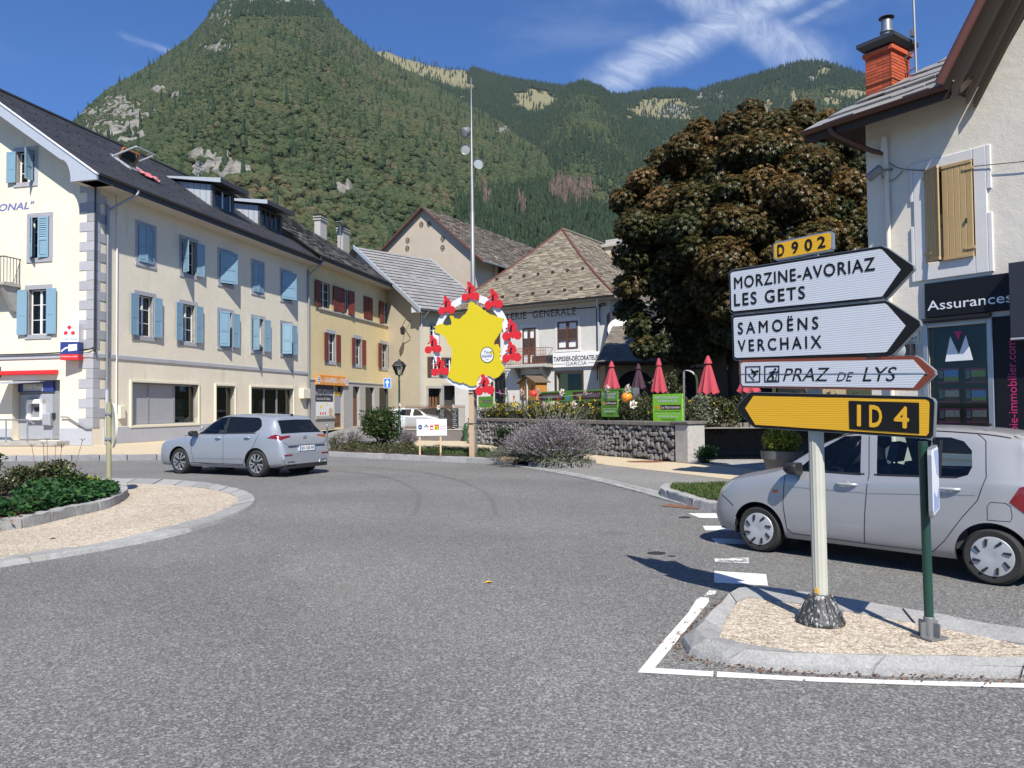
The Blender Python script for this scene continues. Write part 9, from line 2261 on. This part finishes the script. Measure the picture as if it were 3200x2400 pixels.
for k in range(7):
 a=k*2*math.pi/7;u,v=Vector((math.cos(a),0,math.sin(a))),Vector((-math.sin(a),0,math.cos(a)))
 pet.add([u*0.02,u*0.10-v*0.06+Vector((0,-0.05,0)),u*0.17+Vector((0,0.01*(k%3),0)),u*0.10+v*0.06+Vector((0,-0.05,0))],[(0,1,2,3)])
pme=pet.mesh('paper_flower',M_['petal_white']);cem=MB();cem.ball((0,-0.03,0),(0.045,0.03,0.045),8,5);cme=cem.mesh('flower_heart',M_['petal_pink'],60)
wh_=('above the bunting by the mast','left of the red balloon','right of the red balloon','above the long banner end','at the right end of the bunting',
  'on top of the dull green board','above the orange balloon','low by the small green board','below the bunting by the lavender','below the right end of the bunting',
  'below the orange balloon','over the shorter blackboard','over the taller blackboard','on the leafy bush by the lantern')
for k,(px,py)in enumerate(fpos):
 if k<11:p=Wf.W@wp(px,py,-0.04-0.03*(k%2))
 else:p=Lw.W@Vector((Lw.at(px,py,-0.05)[0],-0.05,Lw.at(px,py,-0.05)[1]))if k<13 else AT(px,py,27.4)
 f_=empty('paper_flower',p,Wf.a+random.uniform(-0.4,0.4),'white and pink paper flower '+wh_[k],'paper flower','paper flowers along the terrace and fence');s_=random.uniform(0.85,
  1.15);inst('petals',pme,f_,scale=(s_,s_,s_),rot=(random.uniform(-0.5,0.5),random.uniform(0,3),0));inst('flower_heart',cme,f_)
 if k in(0,1,2,4,9,10):
  q=MB();q.tube([(0,0.03,-0.05),(0,0.03,hW-p.z)],0.02,5);q.build('stake',M_['black_paint'],f_)
  # closed parasols on the terrace
def parasol(px,pyt,pyb,wpx,D,mat,label):
 b0=AT(px,pyb,D);zt_=AT(px,pyt,D).z;R_=wpx/2404*D/2;r=empty('parasol',(b0.x,D,0.9),0,label,'parasol','closed parasols on the terrace');z0,z1=b0.z-0.9,zt_-0.9;q=MB();n_=24;rings=[]
 for i in range(9):
  t_=i/8;rad_=R_*(1-t_)**0.8*(1 if t_<1 else 0)+0.03
  rings.append([(rad_*(1+0.22*math.cos(j*math.pi*2*8/n_)*(1-t_*0.6))*math.cos(2*math.pi*j/n_),rad_*(1+0.22*math.cos(j*math.pi*2*8/n_)*(1-t_*0.6))*math.sin(2*math.pi*j/n_),
  z0+(z1-0.12-z0)*t_+(0.05*math.cos(j*math.pi*2*8/n_)if i==0 else 0))for j in range(n_)])
 q.add([p for r_ in rings for p in r_],[(i*n_+j,i*n_+(j+1)%n_,(i+1)*n_+(j+1)%n_,(i+1)*n_+j)for i in range(8)for j in range(n_)]);q.build('canopy',M_[mat],
  r,60)
 q=MB();q.lathe([(R_*0.52,z1-(z1-z0)*0.20),(R_*0.40,z1-(z1-z0)*0.12),(0.04,z1),(0,z1+0.03)],12);q.build('top_cap',M_[mat],r)
 q=MB();q.tube([(0,0,0),(0,0,z1)],0.03,8);q.build('pole',M_['wood_dark'],r)
parasol(1912,1130,1214,38,28.6,'parasol_red','leftmost red closed parasol, in front of the first restaurant arch');parasol(1996,1138,1214,34,28.0,'parasol_plum',
  'dark plum closed parasol between two red ones');parasol(2060,1121,1226,38,26.3,'parasol_red','red closed parasol above the bright green restaurant board');parasol(2214,
  1113,1230,52,25.4,'parasol_red','largest red closed parasol, left of the arrow boards');parasol(2340,1140,1226,58,26,'parasol_red','red closed parasol showing only below the brown-edged arrow board')
# big round planter by the agency
pp=AT(2444,1480,18.0);pt=empty('round_planter',(pp.x,18.0,0.02),0,'large dark grey round planter with a golden shrub','planter');zr_=AT(2444,1408,18).z-0.02;R_=62/2404*18
q=MB();q.lathe([(R_*0.66,0),(R_*0.9,zr_-0.20),(R_*0.92,zr_-0.20),(R_,zr_-0.18),(R_*1.02,zr_),(R_*0.95,zr_),(R_*0.88,zr_-0.1),(0,zr_-0.1)],28);q.build('pot',
  M_['planter_grey'],pt,35)
PLANTER=(pt,zr_,R_)
# ------------------------------------------------------------------ plants
def leaves(name,C,size,mat,parent=None,up=0.3,aspect=0.5,fold=0.15,seed=1,tint=None,palm=False,droop=0.0,out=None,axis=None):
 """many small folded leaves at the points C; palm gives five-fingered leaves"""
 g=np.random.default_rng(seed);C=np.asarray(C,float);n=len(C);size=np.asarray(size)*np.ones(n)
 N=g.normal(size=(n,3));N[:,2]=np.abs(N[:,2])+up
 if out is not None:N=N*0.6+out
 N/=np.linalg.norm(N,axis=1,keepdims=True);A=g.normal(size=(n,3))if axis is None else axis+0.25*g.normal(size=(n,3))
 A-=(A*N).sum(1,keepdims=True)*N;A/=np.linalg.norm(A,axis=1,keepdims=True)+1e-9;Bv=np.cross(N,A)
 k=5 if palm else 1;V=[];
 for j in range(k):
  a=(j-(k-1)/2)*0.62 if palm else 0.0;d=A*math.cos(a)+Bv*math.sin(a);s=np.cross(N,d);L=size*(1-0.13*abs(j-2)if palm else 1);L=L[:,None]
  dr=-N*L*droop
  V.append(np.stack([C,C+d*L*0.55+s*L*aspect*0.5+N*L*fold+dr*0.35,C+d*L+dr,C+d*L*0.55-s*L*aspect*0.5+N*L*fold+dr*0.35],1))
 V=np.stack(V,1).reshape(-1,3);q=np.arange(len(V)).reshape(-1,4);F_=q
 at=None if tint is None else{'tint':np.repeat(tint,k*4)}
 return np_mesh(name,V,F_.reshape(-1),4,M_[mat],parent,attrs=at)
def blobpts(g,c,r,n,shell=0.5):
 d=g.normal(size=(n,3));d/=np.linalg.norm(d,axis=1,keepdims=True);rr=(shell+(1-shell)*g.uniform(0,1,n)**0.6)[:,None]
 return np.asarray(c)+d*rr*np.asarray(r),d
 # the horse chestnut, its leaves browned at the edges
TY=28.5;tb=AT(2255,1300,TY);tree=empty('chestnut_tree',(tb.x,TY,0.6),0,'large horse chestnut with browned leaves over the terrace','tree');g=np.random.default_rng(21)
def tpnt(px,py,dy=0.0):p=AT(px,py,TY+dy);return np.array([p.x-tb.x,dy,p.z-0.6])
outline=[(1950,620,55),(2000,560,50),(2070,500,60),(2135,455,55),(2185,395,38),(2172,430,45),(2240,440,65),(2290,385,48),(2348,335,36),(2352,380,50),(2420,
  385,58),(2460,420,60),(2508,335,36),(2512,380,48),(2560,395,55),(2590,360,28),(2610,375,28),(2645,450,52),(2672,520,48),(2690,600,50),(2705,690,48),
  (2700,780,50),(2690,850,50),(1975,700,62),(1960,790,58),(1965,880,58),(1955,960,48),(1995,1010,55),(2010,1080,45),(2080,1075,55),(2130,1110,42),(2200,
  1080,55),(2290,1090,55),(2400,1100,60),(2500,1090,60),(2600,1050,60),(2680,940,55),(2660,1010,50)]
cl=[]
for px,py,r in outline:cl.append((tpnt(px+(12 if px<2100 else 0),py,g.uniform(-1.2,1.2)),r/2404*TY*0.98))
cc=tpnt(2345,770);rx,rz=312/2404*TY,338/2404*TY;ry=4.2
k=0
for _ in range(4000):
 d=g.normal(size=3);d/=np.linalg.norm(d)
 if d[1]>0.35:continue
 p=cc+d*np.array([rx,ry,rz])*g.uniform(0.70,1.0);r=g.uniform(0.5,0.9)
 if all(np.linalg.norm(p-q[0])>0.72*(r+q[1])for q in cl):cl.append((p,r));k+=1
 if k>105:break
for _ in range(34):d=g.normal(size=3);d/=np.linalg.norm(d);d[1]=abs(d[1]);cl.append((cc+d*np.array([rx,ry,rz])*0.85,1.0))
P_,S_l,T_l,O_l,Ax=[],[],[],[],[]
for p,r in cl:
 n=int(1050*r**1.7)+200;q,d=blobpts(g,p,(r*1.12,r*1.12,r*0.85),n,0.25);q[:,2]-=0.10*r*(np.abs(d[:,0])+np.abs(d[:,1]))
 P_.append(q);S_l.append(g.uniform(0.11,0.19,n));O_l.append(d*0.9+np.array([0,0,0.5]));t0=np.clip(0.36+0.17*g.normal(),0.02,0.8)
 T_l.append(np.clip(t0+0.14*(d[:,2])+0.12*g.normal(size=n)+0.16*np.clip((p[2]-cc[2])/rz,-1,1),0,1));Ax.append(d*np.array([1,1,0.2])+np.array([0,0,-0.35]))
n=9000;d=g.normal(size=(n,3));d/=np.linalg.norm(d,axis=1,keepdims=True);d=d[d[:,1]<0.3];n=len(d)
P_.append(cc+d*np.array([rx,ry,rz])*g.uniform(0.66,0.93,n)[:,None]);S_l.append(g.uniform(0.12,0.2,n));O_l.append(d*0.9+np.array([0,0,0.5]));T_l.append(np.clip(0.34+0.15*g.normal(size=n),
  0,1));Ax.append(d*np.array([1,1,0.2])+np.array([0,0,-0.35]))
leaves('crown',np.concatenate(P_),np.concatenate(S_l),'leaf_chestnut',tree,aspect=0.42,fold=0.05,seed=4,tint=np.concatenate(T_l),palm=True,droop=0.45,
  out=np.concatenate(O_l),axis=np.concatenate(Ax))
print('chestnut clusters',sum(len(q)for q in P_))
q=MB();q.tube([(0,0,-0.6),(0.02,0,0.4),(-0.05,0,2.6),(0,0,4.5)],[0.42,0.30,0.26,0.22],12);q.tube([(0.55,0.3,-0.6),(0.5,0.2,2.4),(0.9,0.3,4.6)],[0.24,0.19,
  0.15],10);q.build('trunk',M_['bark'],tree,60)
for i,(p,r)in enumerate(cl[::6]):
 st=Vector((0,0,2.6+1.6*g.uniform(0,1)));q=MB();e=Vector(p);md=st.lerp(e,0.5)+Vector((0,0,0.7));q.tube(smooth_path([st,md,e],4),list(np.linspace(0.13,
  0.025,9)),6);q.build('limb',M_['bark'],tree,60)
q,d=[],[]
for p,r in cl[::2]:
 a,b_=blobpts(g,p,(r,r,r*0.8),4,0.9);q.append(a)
leaves('chestnut_husks',np.concatenate(q),0.08,'leaf_gold',tree,seed=9,aspect=0.9)
# flowering bush, lavender, small shrubs on the verge
def shrub(name,px,py,z0,w,h,mat,n,size,label,cat='shrub',seed=1,group=None,depth=0.8,stem=True,lumps=14,aspect=0.5,base=None,flowers=()):
 p=G(px,py,z0)if base is None else Vector(base);r=empty(name,p,0,label,cat,group);g=np.random.default_rng(seed);pts=[]
 for i in range(lumps):
  a=g.uniform(0,6.28);e=g.uniform(0,1)**0.5*0.62;zz=g.uniform(0.25,0.80)*h;f=1-0.45*abs(zz/h-0.45)*2
  q,d=blobpts(g,(math.cos(a)*e*w/2*f,math.sin(a)*e*w/2*depth*f,zz),(w*0.24,w*0.24*depth,h*0.22),n//lumps,0.3);pts.append(q)
 P=np.concatenate(pts);P=P[P[:,2]>0.02];leaves('foliage',P,g.uniform(0.7,1.3,len(P))*size,mat,r,seed=seed,aspect=aspect)
 if stem:
  q=MB()
  for i in range(7):a=i*0.9;q.tube([(0.05*math.cos(a),0.05*math.sin(a),0),(w*0.3*math.cos(a),w*0.3*depth*math.sin(a),h*0.6)],[0.02,0.008],5)
  q.build('stems',M_['bark'],r)
 for k,(fm,fn,fs,fz)in enumerate(flowers):
  idx_=g.choice(len(P),fn);Q=P[idx_]*np.array([1.06,1.06,1.0]);Q=Q[Q[:,2]>fz*h];C_l=np.repeat(Q,5,0)+g.normal(size=(len(Q)*5,3))*fs*0.3;leaves('blossoms',
  C_l,fs,fm,r,seed=seed+7,aspect=0.8)
 return r
shrub('flowering_bush',1194,1396,0.10,2.15,1.72,'leaf_bush',7000,0.11,'dense dark green bush with a few pink blossoms on the verge',seed=2,lumps=26,flowers=[('petal_pink',
  26,0.06,0.1)])
def lavender(px,py,w,h,n,seed,label,lean=0.4,z0=0.1):
 p=G(px,py,z0);r=empty('lavender',p,0,label,'lavender bush');g=np.random.default_rng(seed);a=g.uniform(0,6.28,n);e=g.uniform(0,1,n)**0.6;b0=np.stack([np.cos(a)*e*w*0.22,
  np.sin(a)*e*w*0.16,np.zeros(n)],1)
 out_=np.stack([np.cos(a)*e*w*0.35,np.sin(a)*e*w*0.24,h*(1.0-0.55*e**2)*g.uniform(0.55,1.0,n)],1)+g.normal(size=(n,3))*np.array([0.13,0.10,0.07])*w*0.5;tip=b0+out_*np.array([1,
  1,1]);V,F_=[],[]
 # stems: thin curved strips
 mid=b0+out_*np.array([0.42,0.42,0.6]);sd=np.cross(out_,g.normal(size=(n,3)));sd/=np.linalg.norm(sd,axis=1,keepdims=True);t_=0.006
 St=np.stack([b0-sd*t_,b0+sd*t_,mid+sd*t_,mid-sd*t_,mid-sd*t_,mid+sd*t_,tip+sd*t_*0.5,tip-sd*t_*0.5],1).reshape(-1,3);np_mesh('stems',St,np.arange(len(St)),
  4,M_['leaf_grey'],r)
 k=14;f=np.linspace(0.60,1.0,k);sp_=(mid[:,None]+(tip-mid)[:,None]*((f-0.42)/0.58)[None,:,None]).reshape(-1,3)+g.normal(size=(n*k,3))*0.008;dirs=np.repeat(tip-mid,
  k,0);dirs/=np.linalg.norm(dirs,axis=1,keepdims=True)
 leaves('flower_spikes',sp_,g.uniform(0.03,0.055,n*k),'lavender_spike',r,seed=seed,axis=dirs*1.5,aspect=0.6)
 m_=n*16;i_=g.integers(0,n,m_);f=g.uniform(0.03,0.55,m_)[:,None];q=b0[i_]+(mid-b0)[i_]*f*1.25+g.normal(size=(m_,3))*0.03*w*0.6;q=q[q[:,2]>0.01];leaves('foliage',
  q,g.uniform(0.05,0.11,len(q)),'leaf_grey',r,seed=seed+1,aspect=0.3)
lavender(1735,1446,2.55,1.40,1150,31,'large lavender bush with faded violet spikes in front of the dry stone wall')
lavender(1640,1440,1.5,1.05,320,32,'lower lavender bush against the left side of the large one');lavender(1275,1394,0.9,0.75,170,33,'small lavender tuft beside the leafy bush');lavender(1105,
  1392,0.8,0.8,110,34,'thin lavender tuft at the left end of the verge')
g=np.random.default_rng(77);p=G(1735,1440,0.1);r=empty('dry_flower_stalks',p,0,'tall bleached flower stalks rising out of the large lavender','plant');q=MB()
for i in range(46):a=g.uniform(-0.65,0.75);l_=g.uniform(1.5,2.05);x0=g.uniform(-0.5,0.3);q.tube([(x0,g.uniform(-.2,.2),0.3),(x0+math.sin(a)*l_*0.5,0,0.3+math.cos(a)*l_*0.5),
  (x0+math.sin(a)*l_*0.95,g.uniform(-.2,.2),math.cos(a)*l_)],0.006,4)
q.build('stalks',M_['leaf_grey'],r)
shrub('dark_shrub',1572,1428,0.1,1.0,1.05,'leaf_dark',2200,0.07,'small dark evergreen shrub left of the lavender',seed=5)
shrub('grey_cushion_plant',1560,1444,0.1,0.95,0.42,'leaf_grey',1600,0.05,'grey green cushion plant spilling over the verge kerb','plant',seed=6,stem=False,
  aspect=0.25);shrub('dry_cushion_plant',1590,1450,0.08,0.8,0.25,'dry_stem',700,0.06,'dried brown plant beside the grey cushion at the kerb','plant',seed=7,
  stem=False,aspect=0.2)
shrub('green_shrub',2200,1447,0.01,1.05,0.55,'leaf_cover',2000,0.07,'low green shrub under the concrete box',seed=8)
for k,(px,w,h,lb)in enumerate(((1060,0.8,0.75,'dry weed clump beside the steel bollard'),(1040,0.5,0.55,'smaller dry weeds at the street edge'))):
 shrub('weed_clump',px,1400,0.1,w,h,'leaf_olive',420,0.07,lb,'plant',seed=40+k,aspect=0.25)
def cover(name,poly,n,h,mat,size,seed,z0=0.1,up=0.8,kind='stuff',aspect=0.5,lean=None):
 """low growth over a ground outline"""
 g=np.random.default_rng(seed);xs=[p.x for p in poly];ys=[p.y for p in poly];pts=[]
 while len(pts)<n:
  x,y=g.uniform(min(xs),max(xs)),g.uniform(min(ys),max(ys));c_=False
  for i in range(len(poly)):
   a,b_=poly[i],poly[(i+1)%len(poly)]
   if(a.y>y)!=(b_.y>y)and x<(b_.x-a.x)*(y-a.y)/(b_.y-a.y)+a.x:c_=not c_
  if c_:pts.append((x,y))
 P=np.array(pts);z=z0+h*g.uniform(0.15,1,n)*(0.55+0.6*fbm(P[:,0]*1.3+50,P[:,1]*1.3+50,3,seed));P=np.column_stack([P,z])
 ax=np.tile(np.array([0,0,1.0]),(n,1))if lean else None
 return tag(leaves(name,P,g.uniform(0.7,1.3,n)*size,mat,None,up=up,aspect=aspect,seed=seed,axis=ax),kind=kind)
vpoly=[Vector(v)for v in vg]
cover('verge_grass',[p for p in GL([(1290,1420),(1475,1428),(1540,1432),(1530,1408),(1420,1404),(1300,1402)],0.1)],9000,0.10,'grass_blade',0.11,51,lean=True,
  aspect=0.10)
cover('verge_weeds',[p for p in GL([(1030,1406),(1130,1414),(1300,1424),(1300,1400),(1180,1388),(1090,1392)],0.1)],5200,0.20,'leaf_olive',0.08,52)
cover('lavender_underplants',[p for p in GL([(1600,1446),(1720,1456),(1860,1452),(1760,1430),(1640,1424)],0.1)],3500,0.22,'leaf_grey',0.07,53)
cover('lawn_grass',[Vector((v.x,v.y,0))for v in Gi]+[G(x,y,0.13)for x,y in((2600,1600),(2500,1540),(2261,1511),(2150,1516))],26000,0.05,'grass_blade',
  0.06,54,z0=0.125,lean=True,aspect=0.12)
# planted bed on the left island
bedp=inset(Bo,0.30);g=np.random.default_rng(61)
cov_poly=[G(x,y,0.2)for x,y in((60,1612),(200,1582),(320,1558),(372,1540),(360,1528),(300,1522),(200,1522),(90,1530),(40,1560))]
cover('strawberry_cover',cov_poly,5200,0.20,'leaf_cover',0.085,62,z0=0.18,up=1.2,aspect=0.85)
cover('bed_litter',[G(x,y,0.2)for x,y in((-80,1640),(60,1618),(120,1600),(40,1570),(-80,1600))],500,0.03,'litter',0.06,63,z0=0.18)
for k,(px,py,w,h,mt,n,s_,lb)in enumerate(((165,1522,1.05,0.55,'leaf_olive',900,0.10,'tallest bushy perennial in the left bed, behind the ground cover'),
  (80,1526,0.9,0.46,'leaf_olive',700,0.10,'yellow-leaved perennial left of the tallest one in the bed'),(225,1524,0.7,0.42,'leaf_bush',500,0.09,'leafy perennial next to the olive signpost in the bed'),
  (285,1523,0.6,0.22,'leaf_gold',350,0.08,'low pale green plant at the foot of the olive signpost'),(5,1548,0.8,0.36,'leaf_olive',600,0.08,'white-flowered perennial at the left edge of the bed'),
  (0,1618,0.5,0.26,'leaf_cover',110,0.15,'round-leaved pale plant at the front left of the bed'),(-40,1500,1.2,0.65,'leaf_dark',900,0.11,'dark leafy shrub at the left edge of the view'),
  (100,1596,0.5,0.2,'leaf_olive',260,0.06,'small reddish herb in front of the ground cover'))):
 shrub('perennial',px,py,0.18,w,h,mt,n,s_,lb,'plant',seed=70+k,group='perennials in the left planted bed',aspect=0.75 if k==5 else 0.42,flowers=[('petal_white',
  30,0.035,0.5)]if k in(0,4)else())
r=empty('seed_heads',G(162,1520,0.2),0,'thin dried seed heads standing above the left bed','plant');q=MB()
for i in range(7):
 x0=g.uniform(-0.7,0.6);hh=g.uniform(0.55,0.95);q.tube([(x0*0.6,0,0),(x0,0.05,hh)],0.005,4)
 for j in range(5):a=j*1.26;q.tube([(x0,0.05,hh),(x0+0.06*math.cos(a),0.05+0.06*math.sin(a),hh+0.05)],0.004,3)
q.build('stalks',M_['wood_brown'],r)
# flower hedge behind the dry stone wall
hd=empty('flower_hedge',Wf.W@Vector((0,0.5,1.0)),Wf.a,'long hedge of grey-green flowering plants along the top of the dry stone wall','hedge');g=np.random.default_rng(81);n=17000
x=g.uniform(0.2,LW-0.15,n);top_=hW-1.0+0.05+1.0*fbm(x*1.6,x*0+3,4,5);y=g.uniform(-0.42,0.75,n);z=g.uniform(0.0,1,n)**0.75*top_;leaves('foliage',np.stack([x,
  y,z],1),g.uniform(0.06,0.13,n),'leaf_olive',hd,seed=82,aspect=0.3)
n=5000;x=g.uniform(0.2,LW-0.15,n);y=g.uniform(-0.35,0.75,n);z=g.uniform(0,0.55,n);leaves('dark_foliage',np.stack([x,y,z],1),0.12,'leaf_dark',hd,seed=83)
n=210;x=np.concatenate([g.uniform(0.5,LW*0.62,n),g.uniform(LW*0.62,LW,30)]);y=g.uniform(-0.45,0.3,n+30);z=hW-1.0+g.uniform(0.12,0.68,n+30);C_l=np.repeat(np.stack([x,
  y,z],1),6,0)+g.normal(size=((n+30)*6,3))*0.02;leaves('blossoms',C_l,0.07,'petal_yellow',hd,seed=84,aspect=0.7)
def mound(name,px,py,D,w,h,mat,n,size,label,seed,z0=0.6,flowers=()):return shrub(name,px,py,0,w,h,mat,n,size,label,'shrub',seed=seed,base=(AT(px,py,D).x,
  D,z0),lumps=16,flowers=flowers)
mound('terrace_shrub',1850,1250,30.5,2.2,1.35,'leaf_olive',2200,0.11,'wiry shrub behind the long restaurant banner',91,0.8);mound('terrace_shrub',2085,
  1250,27,1.7,2.35,'leaf_olive',1500,0.14,'tall loose climber between the two right-hand red parasols',92,0.9);mound('terrace_shrub',2190,1330,24.9,1.5,
  1.35,'leaf_grey',2600,0.10,'grey-green shrub above the concrete box',93,0.75);mound('terrace_shrub',2260,1330,25.1,1.5,1.35,'leaf_olive',2400,0.10,'olive shrub with pale flowers left of the yellow arrow tip',
  94,0.75,[('petal_yellow',24,0.06,0.5),('petal_white',16,0.06,0.6)]);mound('terrace_shrub',2350,1330,27.4,2.0,1.5,'leaf_dark',2400,0.11,'dark shrub behind the yellow arrow board',
  95,0.7,[('petal_yellow',20,0.06,0.5)]);mound('terrace_shrub',2500,1330,27.6,2.6,1.5,'leaf_dark',2600,0.12,'dark shrub behind the ivory signpost',96,
  0.7);mound('terrace_shrub',2640,1330,28,2.6,1.6,'leaf_dark',2200,0.12,'dark shrub at the corner of the agency house',97,0.6)
pt,zr_,R_=PLANTER;n=3000;q,d=blobpts(np.random.default_rng(99),(0,0,zr_+0.22),(R_*0.92,R_*0.92,0.36),n,0.3);q=q[q[:,2]>zr_-0.08];leaves('shrub',q,0.085,
  'leaf_gold',pt,seed=99,aspect=0.4)
# fallen litter along kerbs, a few leaves on the asphalt
g=np.random.default_rng(103);ks=[]
for path,n,w_ in((So,1500,0.06),(Bo[8:],260,0.05),(Fo,500,0.07),(Go,90,0.1)):
 pa=resample(path,200)
 for i in range(n):a=pa[g.integers(0,200)];ks.append((a.x+g.normal()*w_,a.y+g.normal()*w_,(0.055 if path is not So and path is not Fo and path is not Go else 0.006)+g.uniform(0,
  0.012)))
cenS=sum(So,Vector())/len(So);ks=[k_ for k_ in ks]
tag(leaves('kerb_litter',np.array(ks),g.uniform(0.015,0.035,len(ks)),'litter',None,up=3,aspect=0.5,seed=104),kind='stuff')
for k,(px,py,lb)in enumerate(((165,1683,'red fallen leaf on the cream chippings of the left island'),(1526,1820,'tiny yellow leaf lying on the open asphalt'))):
 p=G(px,py,0.052 if k==0 else 0.006);q=MB();q.add([(-0.05,0,0),(0,-0.025,0.012),(0.05,0,0),(0,0.025,0.012)],[(0,1,2,3)]);o_=q.build('fallen_leaf',M_['rust' if k==0 else 'road_yellow'],
  None,loc=p,rot=(0,0,0.4));tag(o_,lb,'leaf')
 # ------------------------------------------------------------------ the air of the valley
m=bpy.data.materials.new('haze');m.use_nodes=True;t=NT(m.node_tree);t.n.clear()
o=t.new('ShaderNodeOutputMaterial');pv=t.new('ShaderNodeVolumePrincipled');pv.inputs['Color'].default_value=(0.62,0.76,1.0,1);pv.inputs['Density'].default_value=0.000028;pv.inputs['Anisotropy'].default_value=0.15
t.l.new(pv.outputs[0],o.inputs['Volume'])
q=MB();q.box(-3400,3400,-300,3900,-1.4,1650);tag(q.build('haze',m),kind='stuff')
